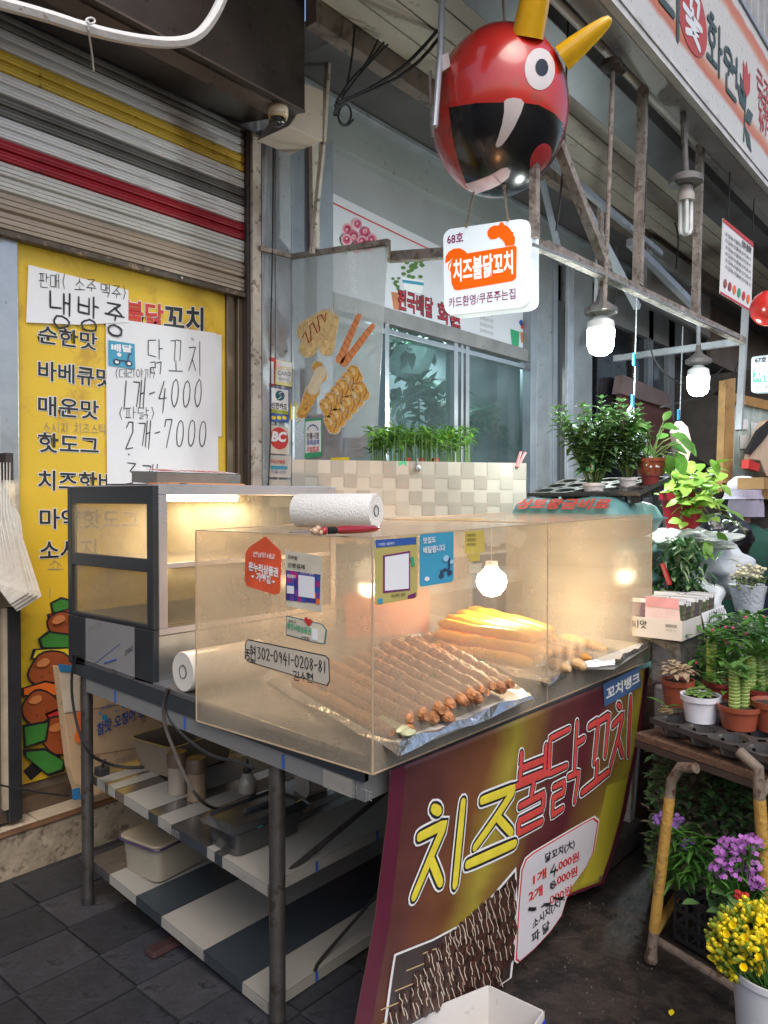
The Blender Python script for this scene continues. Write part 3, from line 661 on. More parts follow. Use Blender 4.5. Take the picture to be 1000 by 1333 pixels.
def capsule(a, c, w0, w1, m, l, name='food_print', n=10):
    a = Vector((a[0], a[1], 0)); c = Vector((c[0], c[1], 0)); d = (c-a); L = d.length; d.normalize(); nn = Vector((-d.y, d.x, 0)); pts = []
    for k in range(n+1):
        t = -PI/2+PI*k/n; pts.append(c+d*w1*math.cos(t)+nn*w1*math.sin(t))
    for k in range(n+1):
        t = PI/2+PI*k/n; pts.append(a+d*w0*math.cos(t)+nn*w0*math.sin(t))
    if w0 > 4.5:
        b = MB(); mx_, my_ = sum(p.x for p in pts)/len(pts), sum(p.y for p in pts)/len(pts); b.prism([fx(p.x+(1.2 if p.x > mx_ else -1.2), p.y+(1.2 if p.y > my_ else -1.2), l-.0009) for p in pts], (.0003, 0, 0)); b.build('sticker_border', mat('sticker_border', (.62, .58, .50), .4), part)
    b = MB(); b.prism([fx(p.x, p.y, l) for p in pts], (.0006, 0, 0)); return b.build(name, m, part)
capsule((402, 432), (424, 415), 15, 12, bat, .0005); capsule((426, 454), (432, 416), 9, 9, bat, .001); capsule((402, 453), (424, 413), 12, 9, bat, .002)
b = MB(); b.tube([fx(x, y, .0032) for x, y in ((394, 440), (398, 432), (403, 446), (406, 444), (404, 424), (408, 420), (414, 434), (417, 430), (414, 412), (419, 410), (424, 420), (425, 408))], .0045, 6, flat=Vector((1, 0, 0))); b.build('food_print', ketch, part)
b = MB(); b.tube([fx(x, y, .0002) for x, y in ((427, 408), (431, 400), (433, 399), (434, 410))], .003, 6, flat=Vector((1, 0, 0))); b.build('food_print', cream, part)
for (a, c) in (((443, 468), (467, 412)), ((449, 472), (485, 425))):
    capsule(a, c, 5.5, 3.5, saus, .001)
    b = MB(); A, B = Vector((*a, 0)), Vector((*c, 0))
    for k in range(7):
        q = A.lerp(B, (k+.6)/7.4); b.tube([fx(q.x-3, q.y-3, .0022), fx(q.x+2, q.y+4, .0022)], .0016, 5, flat=Vector((1, 0, 0)))
    b.build('food_print', mat('sausage_cut', (.30, .08, .03), .5), part)
capsule((394, 538), (408, 508), 6.5, 9, frd, .001); capsule((414, 478), (418, 490), 7, 7.5, frd, .001); capsule((408, 506), (418, 484), 7, 6.5, cream, .002); b = MB(); b.tube([fx(392, 546), fx(388, 550)], .004, 6); b.build('food_print', cream, part)
for (a, c) in (((427, 532), (463, 488)), ((433, 553), (472, 510))):
    A, B = Vector((*a, 0)), Vector((*c, 0))
    for k in range(6):
        q = A.lerp(B, k/5); capsule((q.x-3, q.y-5), (q.x+2, q.y+4), 7.5, 7.5, frd, .001+.0009*(k % 2))
        capsule((q.x-3, q.y-6), (q.x-1, q.y-1), 2.6, 1.6, bat, .0035); b = MB(); b.tube([fx(q.x+5, q.y-6, .0034), fx(q.x+5.5, q.y+1, .0034), fx(q.x+2, q.y+9, .0034)], .0028, 5, flat=Vector((1, 0, 0))); b.build('food_shade', mat('crust_brown', (.36, .12, .03), .5), part)
# stickers under the food pictures
def label(pts, m, par, ax, val, name='sticker', lift=.002): return pxpoly(pts, ax, val, name, m, par, .0008, lift)
label([(397, 546), (419, 544), (419, 594), (397, 597)], greenp, part, 'X', XP, lift=.0012); label([(398, 549), (418, 547), (418, 588), (398, 590)], paper, part, 'X', XP)
T('전통시장', 400, 572, 416, 571, 8, ink, part, .02, .0035, 'X', XP); T('화재공제', 400, 580, 416, 579, 7, bluep, part, .02, .0035, 'X', XP); T('가입점포', 400, 589, 416, 588, 7, redp, part, .03, .0035, 'X', XP)
b = MB(); b.tube([fx(408+7*math.cos(t), 562-9*math.sin(t), .003) for t in np.linspace(.2, 2.94, 9)], .003, 6, flat=Vector((1, 0, 0))); b.build('arch_print', bluep, part)
label([(405, 540), (452, 536), (449, 600), (405, 600)], mat('pale_notice', (.55, .52, .48), .6), part, 'X', XP+.02, lift=.001)
label([(446, 542), (451, 541), (448, 598), (443, 599)], bluep, part, 'X', XP+.02, lift=.002)
T('가맹', 425, 568, 441, 567, 9, ink, part, .03, .003, 'X', XP+.02); T('매장', 425, 582, 441, 581, 9, ink, part, .03, .003, 'X', XP+.02)
label([(453, 568), (479, 566), (475, 594), (453, 594)], paper, part, 'X', XP+.02, lift=.001)
for k in range(3): H('소주맥주', 456, 576+7*k, 475, 575+7*k, 4, inkthin, part, .0009, .003, 'X', XP+.02)
label([(431, 596), (455, 595), (455, 600), (431, 600)], yellowp, part, 'X', XP); 
label([(378, 526), (388, 524), (388, 545), (378, 547)], yellowp, part, 'Y', 3.235)
label([(391, 480), (409, 479), (409, 525), (391, 528)], mat('ghost_notice', (.42, .45, .47), .6), part, 'X', XP+.03)
# card stickers down the column
t = thing('card_stickers', 'column of payment card stickers on the steel post below the clear partition', 'stickers', (2.9, 3.23, 1.5))
YS = 3.228
label([(347, 464), (358, 466), (357, 502), (347, 500)], redp, t, 'Y', YS); label([(349, 470), (356, 471), (356, 500), (349, 498)], paper, t, 'Y', YS, lift=.003); 
label([(359, 468), (380, 472), (380, 504), (358, 500)], mat('pale_yellow_print', (.72, .66, .30), .5), t, 'Y', YS); label([(360, 469), (379, 473), (378, 498), (360, 497)], paper, t, 'Y', YS, lift=.003)
T('LOTTE', 361, 481, 376, 483, 5, yellowp, t, .0, .005, 'Y', YS); T('CARD', 361, 488, 378, 490, 5, mat('grey_print', (.3, .3, .35)), t, .02, .005, 'Y', YS); T('롯데카드', 362, 495, 376, 497, 4, inkthin, t, .0, .005, 'Y', YS)
label([(350, 503), (376, 507), (376, 550), (350, 548)], bluep, t, 'Y', YS); label([(351, 504), (375, 508), (375, 535), (351, 532)], paper, t, 'Y', YS, lift=.003); label([(351, 532), (375, 535), (375, 540), (351, 537)], mat('olive_print', (.35, .38, .05)), t, 'Y', YS, lift=.003)
fl = aff('Y', YS, (358, 521), (370, 522), (358, 508), lift=.0042); b = MB(); disc(b, fl, .5, .5, .5, 16); b.build('logo', mat('teal_print', (.02, .12, .16)), t)
b = MB(); b.tube([fl(.7, .85, .002), fl(.35, .7, .002), fl(.65, .4, .002), fl(.3, .15, .002)], .0025, 6, flat=Vector((0, 1, 0))); b.build('logo', white, t)
T('신한카드', 353, 531, 373, 534, 8, ink, t, .02, .005, 'Y', YS)
b = MB()
for cx in (356, 363, 370):
    f2 = aff('Y', YS, (cx-3, 546), (cx+3, 546.6), (cx-3, 541), lift=.003); disc(b, f2, .5, .5, .5, 10)
b.build('logo', yellowp, t)
label([(350, 553), (376, 557), (376, 592), (350, 590)], mat('cream_print', (.60, .52, .42), .6), t, 'Y', YS)
fl = aff('Y', YS, (351, 584), (375, 586), (351, 555), lift=.0035); b = MB(); disc(b, fl, .5, .5, .5, 22); b.build('logo', redp, t); T('BC', 354, 574, 371, 575, 12, white, t, .05, .0058, 'Y', YS, slant=.1)
label([(350, 592), (379, 594), (378, 622), (350, 621)], mat('worn_print', (.55, .50, .44), .6), t, 'Y', YS)
T('카드가맹점', 352, 603, 370, 604, 5, redp, t, .02, .004, 'Y', YS); T('서울시장', 352, 616, 372, 617, 4, bluep, t, .0, .004, 'Y', YS); label([(352, 606), (374, 607), (374, 611), (352, 611)], cyanp, t, 'Y', YS, lift=.003)
label([(350, 624), (378, 625), (378, 660), (350, 660)], mat('worn_print', (.55, .50, .44), .6), t, 'Y', YS)
o = cable([P(356, 168, 'Y', 3.18), P(355, 330, 'Y', 3.17), P(352, 450, 'Y', 3.15), P(353, 560, 'Y', 3.15), P(349, 640, 'Y', 3.15)], .004).build('cable', rubber, smooth=True)
tag(o, 'thin black cable running down the wide steel column past the card stickers', 'cable')

# ------------------------------------------------------------ flower shop front
YW = 3.28
fsn = thing('flower_shop_sign', 'white flower shop banner with roses and potted cacti above the window', 'sign', tuple(P(560, 400, 'Y', YW)))
pxpoly([(430, 250), (692, 380), (690, 461), (430, 380)], 'Y', YW, 'board', mat('white_banner', (.62, .62, .68), .5, 0, .05, 2), fsn, .01, .002)
pxpoly([(430, 262), (692, 388), (692, 389.6), (430, 264)], 'Y', YW, 'border_line', redp, fsn, .0005, .004)
T('전국배달', 518, 402, 563, 414, 26, ink, fsn, .055, .003, 'Y', YW); T('전국배달', 518, 402, 563, 414, 26, redb, fsn, .025, .0045, 'Y', YW); T('화환', 570, 419, 600, 428, 26, ink, fsn, .055, .003, 'Y', YW); T('화환', 570, 419, 600, 428, 26, redb, fsn, .025, .0045, 'Y', YW)
rosep = [mat('rose_pink', (.55, .12, .20), .5), mat('rose_deep', (.40, .04, .10), .5), mat('rose_pale', (.70, .40, .45), .5)]
def ydisc(cx, cy_, rx, ry, m, l, par, y=YW, name='flower_print', n=12):
    pxpoly([(cx+rx*math.cos(2*PI*k/n), cy_+ry*math.sin(2*PI*k/n)) for k in range(n)], 'Y', y, name, m, par, .0004, l)
random.seed(3); l = .003
for (cx, cy_) in ((452, 298), (464, 292), (474, 302), (459, 308), (470, 314), (482, 312), (449, 312), (462, 322), (478, 322)):
    for k, r in enumerate((7.2, 5.2, 3.2, 1.5)): ydisc(cx+random.uniform(-1, 1), cy_+random.uniform(-1, 1), r, r*1.1, rosep[(k+int(cx)) % 3], l, fsn, n=9); l += .0004
pxpoly([(441, 308), (449, 322), (452, 330), (446, 328)], 'Y', YW, 'leaf_print', greenp, fsn, .0004, .003); pxpoly([(450, 318), (452, 332), (446, 330)], 'Y', YW, 'leaf_print', greenp, fsn, .0004, .0035)
pxpoly([(523, 361), (551, 365), (549, 382), (526, 378)], 'Y', YW, 'pot_print', white, fsn, .0004, .0030); pxpoly([(523, 364), (551, 368), (551, 372), (524, 368)], 'Y', YW, 'pot_print', cyanp, fsn, .0004, .0036)
pxpoly([(509, 380), (525, 382), (521, 405), (512, 402)], 'Y', YW, 'pot_print', mat('orange_pot', (.50, .18, .09)), fsn, .0004, .0024)
for k in range(26):
    cx, cy_ = 537+random.uniform(-13, 13), 345+random.uniform(-16, 16); ydisc(cx, cy_, 3.4, 2.6, leafmat('printed_leaf', (.05, .13, .05), (.16, .30, .09)), .0034+k*.00005, fsn, n=6)
for k in range(10): ydisc(516+random.uniform(-5, 5), 370+random.uniform(-8, 7), 2.5, 2, MATS['printed_leaf'], .0034+k*.00005, fsn, n=6)
pxpoly([(664, 428), (676, 432), (675, 452), (666, 450)], 'Y', YW, 'cactus_print', greenp, fsn, .0004, .003); pxpoly([(677, 432), (687, 435), (686, 448), (678, 446)], 'Y', YW, 'pot_print', mat('orange_pot', (.5, .18, .09)), fsn, .0004, .003)
for k in range(5): ydisc(678+k*2, 420+k % 2*5, 2.5, 4, [bluep, redp, yellowp][k % 3], .0035, fsn, n=7)
for k in range(4): T('꽃배달화환', 624, 408+k*8, 642, 413+k*8, 5, inkthin, fsn, 0, .003, 'Y', YW)
win = thing('shop_window', 'sliding aluminium window of the flower shop with plants behind the glass', 'window', (4.6, 3.3, 1.2))
def qbar(name, a, c, w_, m, par, y=YW, d=.05):
    p, q = P(*a, 'Y', y), P(*c, 'Y', y); b = MB(); b.bar(p, q, d, w_); return b.build(name, m, par, bevel=.002)
qbar('header', (430, 392), (692, 466), .10, mat('window_grey', (.27, .26, .26), .45, .3, .25, 4, dirt=(.12, .1, .09), dirt_amt=.38), win, YW-.02, .07)
alu = mat('aluminium', (.52, .54, .57), .3, .8, .12, 3)
qbar('rail', (430, 414), (690, 480), .035, alu, win, YW)
for px, wd in ((590, .05), (598, .03), (605, .045), (686, .06), (500, .04)): 
    a = P(px, 430, 'Y', YW); MB().box(a.x-wd/2, a.x+wd/2, 3.25, 3.33, .9, P(px, 400+(px-500)*.285, 'Y', YW).z-.02).build('mullion', alu, win, bevel=.003)
qbar('sill', (430, 700), (690, 700), .08, alu, win)
a, c = P(430, 430, 'Y', 3.3), P(592, 430, 'Y', 3.3); d = P(684, 430, 'Y', 3.3)
gm = hazy('window_glass', (.45, .52, .54), .20, .08, 2.5, (1, 1, 1), .05, (.80, .92, .92))
MB().box(a.x, c.x, 3.298, 3.304, 1.1, 2.75).build('pane', gm, win); MB().box(c.x, d.x, 3.310, 3.316, 1.1, 2.75).build('pane', gm, win)
# room behind the glass
rm = mat('pale_shop_interior', (.42, .48, .50), .8, 0, .1, .8)
struct(MB().box(3.4, 6.6, 4.0, 4.05, .8, 3.2).build('shop_interior_wall', rm))
struct(MB().box(3.3, 6.6, 3.35, 4.0, .8, .9).build('shop_interior_floor', rm))
# the back wall must be open behind the window

# plants and hanging pot in the shop window
random.seed(11)
def foliage(b, c, r, n, L, W, sq=(1, 1, 1), upb=.3, bend=.4):
    for _ in range(n):
        d = Vector((random.gauss(0, 1), random.gauss(0, 1), random.gauss(0, 1))).normalized(); q = random.random()**.4
        p = Vector(c)+Vector((d.x*sq[0], d.y*sq[1], d.z*sq[2]))*r*q
        dd = (d+Vector((random.uniform(-.5, .5), random.uniform(-.5, .5), upb+random.uniform(-.3, .5)))).normalized()
        k = random.uniform(.7, 1.25); b.leaf(p, dd, L*k, W*k, random.uniform(.1, bend*2), up=(random.uniform(-.3, .3), random.uniform(-.3, .3), 1))
lf_dark = leafmat('leaf_deep_green', (.045, .12, .035), (.13, .26, .08), .65); lf_mid = leafmat('leaf_green', (.03, .11, .02), (.10, .26, .04))
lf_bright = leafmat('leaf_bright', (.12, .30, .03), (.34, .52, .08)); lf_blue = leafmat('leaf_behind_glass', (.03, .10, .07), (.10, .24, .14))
YI = 3.62
t = thing('hanging_pot', 'white hanging bowl pot with trailing leaves behind the window glass', 'hanging plant', tuple(P(531, 489, 'Y', YI)))
c = P(531, 489, 'Y', YI); r = (P(557, 489, 'Y', YI)-P(505, 489, 'Y', YI)).length/2*.82; h = P(531, 455, 'Y', YI).z-c.z
MB().lathe([(.001, 0), (r*.5, 0), (r*.8, h*.25), (r*.97, h*.7), (r*1.03, h), (r*.95, h), (r*.85, h*.8), (.001, h*.8)], c, 24).build('bowl', mat('white_pot', (.62, .68, .68), .4), t, True)
b = MB(); foliage(b, c+Vector((0, 0, h*1.3)), r*1.25, 110, .16, .075, (1.1, .7, .55)); b.build('foliage', lf_blue, t, kind='stuff')
b = MB(); [b.tube([c+Vector((s_*r, 0, h)), c+Vector((0, 0, .85))], .003, 5) for s_ in (-1, 0, 1)]; b.build('hanger', white, t)
t = thing('indoor_plant', 'big leafy plant with branching grey stems behind the flower shop window', 'plant', tuple(P(550, 640, 'Y', YI)))
b = MB(); bl = MB()
for k, (x, y) in enumerate(((520, 520), (545, 500), (560, 530), (580, 515), (507, 540), (572, 560), (600, 540), (620, 545), (638, 560))):
    q = P(x, y, 'Y', YI); b.tube([P(548, 640, 'Y', YI), P(548+(x-548)*.4, 590, 'Y', YI), q], [.012, .009, .005], 6)
    foliage(bl, q, .13, 16, .2, .095, (1, .5, .8))
b.build('stem', mat('grey_bark', (.18, .17, .13), .8), t, True); bl.build('foliage', lf_blue, t, kind='stuff')

# steel posts right of the window
t = thing('shop_post', 'wide pale grey steel post group right of the flower shop window', 'post', (6.2, 3.3, 0))
for (p0, p1, y, m) in ((692, 700, 3.20, bluegrey), (700, 722, 3.24, galv), (722, 727, 3.22, bluegrey), (727, 737, 3.28, mat('painted_gap_shade', (.05, .055, .065), .6)), (737, 740, 3.23, steel), (740, 748, 3.21, mat('bright_strip', (.55, .58, .66), .35, .3)), (748, 772, 3.25, greypaint)):  # the darkest strip paints the shade in the gap between posts
    vbar('upright', p0, p1, 255 if p0 < 740 else 290, 850, y, .08, m, t)
# dark recess and doors further right
YD = 3.3
def farbox(name, x0, y0, x1, y1, y, d, m, label_, cat, group=None, bevel=.003):
    a, c = P(x0, y0, 'Y', y), P(x1, y0, 'Y', y); z0 = P(x0, y1, 'Y', y).z
    o = MB().box(a.x, c.x, y, y+d, z0, a.z).build(name, m, bevel=bevel); return tag(o, label_, cat, group)
t = thing('shop_door', 'dark glazed shop door behind the hanging spring balance', 'door', (7.5, 3.32, 0))
vbar('frame', 772, 780, 250, 860, 3.28, .06, bluegrey, t); vbar('frame', 846, 852, 250, 860, 3.28, .06, bluegrey, t); vbar('frame', 872, 880, 250, 860, 3.28, .06, greypaint, t); vbar('frame', 824, 828, 420, 860, 3.3, .04, darkbrown, t)
vbar('pane', 780, 824, 395, 860, 3.34, .01, mat('dark_glass', (.02, .022, .028), .12, 0, .3, 1.5), t); vbar('pane', 828, 846, 395, 860, 3.34, .01, MATS['dark_glass'], t); vbar('pane', 852, 872, 395, 860, 3.34, .01, mat('grey_glass', (.06, .07, .085), .2, 0, .4, 2), t)
vbar('transom', 772, 880, 330, 392, 3.32, .04, brownsheet, t); 
o = farbox('dark_sack', 778, 462, 816, 600, 3.22, .1, mat('black_film', (.012, .012, .016), .25, 0, .4, 6, bump=1, bscale=12), 'black plastic film bundle hanging by the dark shop door', 'plastic sheet')
o = MB(); o.prism([P(x, y, 'Y', 3.15) for x, y in ((808, 505), (838, 500), (870, 516), (880, 560), (872, 590), (830, 592), (812, 560))], (0, .06, 0))
tag(o.build('red_bundle', mat('dull_red_cloth', (.16, .06, .055), .7, 0, .3, 4), bevel=.01), 'dull red and brown wrapped bundle behind the hanging hooks', 'bundle')
o = MB(); o.prism([P(x, y, 'Y', 3.10) for x, y in ((812, 488), (870, 512), (874, 532), (808, 512))], (0, .09, 0)); tag(o.build('cardboard_flap', mat('pinkish_board', (.25, .18, .17), .7)), 'pinkish cardboard strip lying on the red wrapped bundle', 'board')
# canopy: soffit, beams
struct(MB().box(-3, 14, 3.28, 3.45, 3.30, 3.62).build('upper_wall_band', wall_gr))
g2 = mat('wall_paint_green_grey', (.30, .32, .32), .7, 0, .12, 1.2, dirt=(.18, .18, .18), dirt_amt=.38)
struct(MB().box(2.9, 14, 3.20, 3.46, 3.62, 3.86).build('upper_wall', g2))
b = MB().box(2.9, 14, 3.12, 3.20, 3.83, 3.862); tag(b.build('cable_rail', galv, bevel=.003), 'long thin galvanised rail running under the dark beam above the window', 'rail')
struct(MB().box(2.9, 14, 2.78, 3.2, 3.87, 4.05).build('soffit_dark', mat('soffit_grey', (.085, .08, .08), .6, 0, .3, 2)))
struct(MB().box(2.7, 14, 2.70, 2.775, 3.84, 3.98).build('soffit_beam', mat('stained_beam', (.22, .17, .14), .5, .2, .35, 3, dirt=(.09, .07, .06), dirt_amt=.45)))
ceil = struct(MB().box(2.0, 14, 1.95, 2.70, 4.0, 4.1).build('canopy_ceiling', darkbrown))
for k in range(5):
    y = 1.98+k*.145; MB().box(2.0, 13.5, y, y+.135, 3.955, 3.985).build('panel', ceil_m, ceil, bevel=.004)
for k in range(9): pass
# dark duct at the ceiling above the balloon
b = MB(); b.prism([(2.55, 1.78, 3.98), (2.55, 1.96, 3.98), (2.55, 1.96, 3.72), (2.55, 1.78, 3.80)], (11.4, 0, 0))
tag(b.build('fascia_beam', mat('smeared_steel', (.13, .14, .15), .4, .4, .35, 2.5, dirt=(.50, .52, .54), dirt_scale=3, dirt_amt=.30), bevel=.004), 'dark smeared steel beam under the gutter with white paint marks', 'beam')
b = MB(); b.prism([(2.6, 2.15, 3.93), (2.6, 2.55, 3.93), (2.6, 2.55, 3.90), (2.6, 2.15, 3.90)], (11.4, 0, 0)); 
# gutter, drain pipe
b = MB(); b.prism([(1.5, 1.53, 3.99), (1.5, 1.53, 3.86), (1.5, 1.57, 3.83), (1.5, 1.68, 3.83), (1.5, 1.72, 3.87), (1.5, 1.78, 3.88), (1.5, 1.78, 3.99)], (12.5, 0, 0))
tag(b.build('gutter', mat('gutter_grey', (.38, .37, .37), .5, .25, .2, 2, dirt=(.2, .18, .17), dirt_amt=.42), bevel=.004), 'long folded grey metal gutter under the big flower shop signboard', 'gutter')
b = MB(); b.tube([P(700, -22, 'Y', 1.72), P(925, 203, 'Y', 1.72)], .022, 12); tag(b.build('drain_pipe', mat('cream_pipe', (.58, .54, .50), .45, 0, .1, 5), smooth=True), 'straight cream plastic pipe running along under the gutter', 'pipe')

# big signboard
YB = 1.5
sb = thing('flower_signboard', 'large cream signboard with orange border, red flower disc and a painted rose', 'signboard', tuple(P(930, 100, 'Y', YB)))
def bw(x, y): return P(x, y, 'Y', YB)
zb = lambda x: bw(1000, 228).z+0*x
zlo = 3.90*.0+bw(900, 112).z; a = bw(805, 0)
m = bpy.data.materials.new('signboard_print'); m.use_nodes = True; n = m.node_tree.nodes; l = m.node_tree.links; bs = n['Principled BSDF']; bs.inputs['Roughness'].default_value = .4
tc = n.new('ShaderNodeTexCoord'); sx = n.new('ShaderNodeSeparateXYZ'); l.new(tc.outputs['Generated'], sx.inputs[0]); nz = n.new('ShaderNodeTexNoise'); nz.inputs['Scale'].default_value = 5; l.new(tc.outputs['Object'], nz.inputs['Vector'])
ma = n.new('ShaderNodeMath'); ma.operation = 'MULTIPLY_ADD'; ma.inputs[1].default_value = .05; l.new(nz.outputs['Fac'], ma.inputs[0]); l.new(sx.outputs['Z'], ma.inputs[2])
rp = n.new('ShaderNodeValToRGB'); el = rp.color_ramp.elements; el[0].position = .17; el[0].color = (.60, .59, .56, 1); el[1].position = .21; el[1].color = (.52, .13, .05, 1)
for p_, c_ in ((.27, (.58, .22, .09, 1)), (.33, (.60, .57, .52, 1)), (.80, (.60, .58, .54, 1)), (.86, (.58, .20, .08, 1)), (.93, (.55, .15, .06, 1)), (.96, (.6, .59, .56, 1))):
    e = el.new(p_); e.color = c_
l.new(ma.outputs[0], rp.inputs[0])
n2 = n.new('ShaderNodeTexNoise'); n2.inputs['Scale'].default_value = 42; n2.inputs['Detail'].default_value = 6; l.new(tc.outputs['Object'], n2.inputs['Vector'])
r2 = n.new('ShaderNodeValToRGB'); r2.color_ramp.elements[0].position = .62; r2.color_ramp.elements[1].position = .68; l.new(n2.outputs['Fac'], r2.inputs[0])
mx = n.new('ShaderNodeMix'); mx.data_type = 'RGBA'; mx.inputs['B'].default_value = (.30, .26, .22, 1); l.new(r2.outputs[0], mx.inputs['Factor']); l.new(rp.outputs[0], mx.inputs['A']); l.new(mx.outputs['Result'], bs.inputs['Base Color'])
z0 = 3.865; 
MB().box(2.2, 12.5, YB, YB+.14, z0, z0+.92).build('face', m, sb, bevel=.004)
b = MB().box(2.2, 12.5, YB-.012, YB+.15, z0-.03, z0-.002); b.build('trim', mat('white_trim', (.62, .61, .60), .5), sb); MB().box(2.2, 12.5, YB-.004, YB+.025, z0-.07, z0-.031).build('lower_lip', mat('white_trim', (.62, .61, .6)), sb); b = MB().box(2.2, 12.5, YB-.012, YB+.15, z0+.922, z0+.95); b.build('trim', galv, sb)
fw = lambda x, y, l=0.0: Vector((0, 0, 0))
def S(px, py): return P(px, py, 'Y', YB)
def sdisc(cx, cy_, rx, rz, m, l, n_=28, name='print'):
    c = S(cx, cy_); b = MB(); b.prism([c+Vector((rx*math.cos(2*PI*k/n_), -l, rz*math.sin(2*PI*k/n_))) for k in range(n_)], (0, .0008, 0)); return b.build(name, m, sb)
crim = mat('crimson_print', (.45, .06, .045), .5, 0, .15, 8, dirt=(.6, .5, .45), dirt_scale=40, dirt_amt=.36); dgreen = mat('dark_green_print', (.05, .08, .07), .5, 0, .2, 9, dirt=(.5, .5, .45), dirt_scale=40, dirt_amt=.33)
sdisc(901, 22, .26, .20, crim, .003)
def SH(body, cx, cy_, w_, h_, m, r, par=sb):
    c = S(cx, cy_)
    def f(a, b_, cc=0.0): return c+Vector(((a-.5)*w_, -.004-cc, (b_-.5)*h_))
    f.n = NRM['Y']; f.u = Vector((w_, 0, 0)); return pen(f, body, m, par, r, .001, .01, .1, taper=False, name='lettering')
SH('꽃', 901, 22, .30, .26, white, .02); SH('화', 930, 60, .27, .27, dgreen, .017); SH('원', 951, 97, .27, .27, dgreen, .017); SH('의', 872, -8, .3, .34, dgreen, .022)
c = S(971, 118); b = MB(); b.tube([c+Vector((.0, -.004, .02)), c+Vector((-.05, -.004, -.36))], .012, 6, flat=NRM['Y'])
for dx, dz, ddx, ddz in ((-.02, -.15, -.2, .12), (-.03, -.2, .2, .1), (-.03, -.25, .17, -.12), (-.03, -.1, -.12, .16)):
    b.prism([c+Vector((dx, -.0045, dz)), c+Vector((dx+ddx*.5-ddz*.25, -.0045, dz+ddz*.5+ddx*.25)), c+Vector((dx+ddx, -.0045, dz+ddz)), c+Vector((dx+ddx*.5+ddz*.25, -.0045, dz+ddz*.5-ddx*.25))], (0, .001, 0))
b.build('stem_print', dgreen, sb)
b = MB(); b.prism([c+Vector((x, -.005, z)) for x, z in ((-.07, .0), (0, -.05), (.08, .02), (.09, .16), (.04, .12), (.0, .2), (-.03, .13), (-.08, .17))], (0, .001, 0)); b.build('rose_print', crim, sb)
for body, cx, cy_ in (('근조', 989, 113), ('전국꽃', 991, 139), ('467-7', 992, 163)): SH(body, cx+4, cy_, .34, .13, crim, .009)

# ------------------------------------------------------------ truss hanging from the canopy
YT = 1.70
XE = P(970, 440, 'Y', YT).x
def tr(pts, w_=.035, name='truss_bar'): b = MB(); b.bar(pts[0], pts[1], w_, w_); return b
truss = thing('hanging_truss', 'dusty rusted steel frame hanging on struts from the canopy above the stall', 'frame', tuple(P(692, 303, 'Y', YT)))
tb_ = lambda a, c, w_=.035, m=rusty, h=None: MB().bar(a, c, w_, h or w_).build('bar', m, truss)
A0 = P(505, 335, 'X', XP+.12); A1 = P(692, 312, 'Y', YT); A1.x = XP+.12; A2 = P(968, 444, 'Y', YT); A3 = P(800, 467, 'X', XE)
tb_(A0, A1, .05); tb_(A1, A2, .04, h=.05); tb_(A2, A3, .05, galv)
tb_(P(694, 320, 'Y', YT+.03), P(965, 447, 'Y', YT+.03), .02, galv)
b = MB()
for dz in (0, .012): b.tube([P(694, 318+dz*90, 'Y', YT-.02), P(755, 342+dz*90, 'Y', YT-.02), P(820, 374+dz*90, 'Y', YT-.02), P(962, 440, 'Y', YT-.02)], .007, 6)
b.build('silver_conduit', mat('bright_conduit', (.65, .66, .68), .25, .7, .1, 5), truss, True)
tb_(P(696, -40, 'Y', YT), P(696, 310, 'Y', YT), .035); tb_(P(724, 180, 'Y', YT), P(790, 350, 'Y', YT), .045); tb_(P(838, 92, 'Y', YT), P(830, 372, 'Y', YT), .04, h=.05)
tb_(P(912, 176, 'Y', YT), P(905, 412, 'Y', YT), .045, rusty); tb_(P(738, 225, 'Y', 2.0), P(830, 400, 'Y', 2.0), .04, galv)
tb_(P(705, 200, 'Y', 2.1), P(860, 330, 'Y', 2.1), .035, galv); tb_(P(782, 262, 'Y', 2.2), P(776, 420, 'Y', 2.2), .03, galv); tb_(P(706, 235, 'Y', 2.3), P(728, 330, 'Y', 2.3), .03, bluegrey); tb_(P(820, 315, 'Y', 2.1), P(905, 400, 'Y', 2.1), .05, galv)
tb_(P(980, 230, 'Y', YT+.2), P(962, 560, 'Y', YT+.2), .05, greypaint)
# frame bars on the left of the balloon
b = MB(); b.tube([P(576, -30, 'Y', 1.95), P(574, 60, 'Y', 1.95), P(566, 165, 'Y', 1.95)], .014, 10); tag(b.build('hanging_pole', galv, smooth=True), 'grey steel pole hanging down left of the red balloon head', 'pole')
b = MB(); b.prism([P(x, y, 'Y', 1.93) for x, y in ((576, 72), (584, 68), (587, 86), (578, 92))], (0, .02, 0)); tag(b.build('plastic_tag', white, bevel=.002), 'small white plastic clip on the pole left of the balloon', 'clip')
b = MB(); b.bar(P(560, 92, 'Y', 2.0), P(563, 178, 'Y', 2.0), .01); b.build('wire_bracket', rusty, truss)
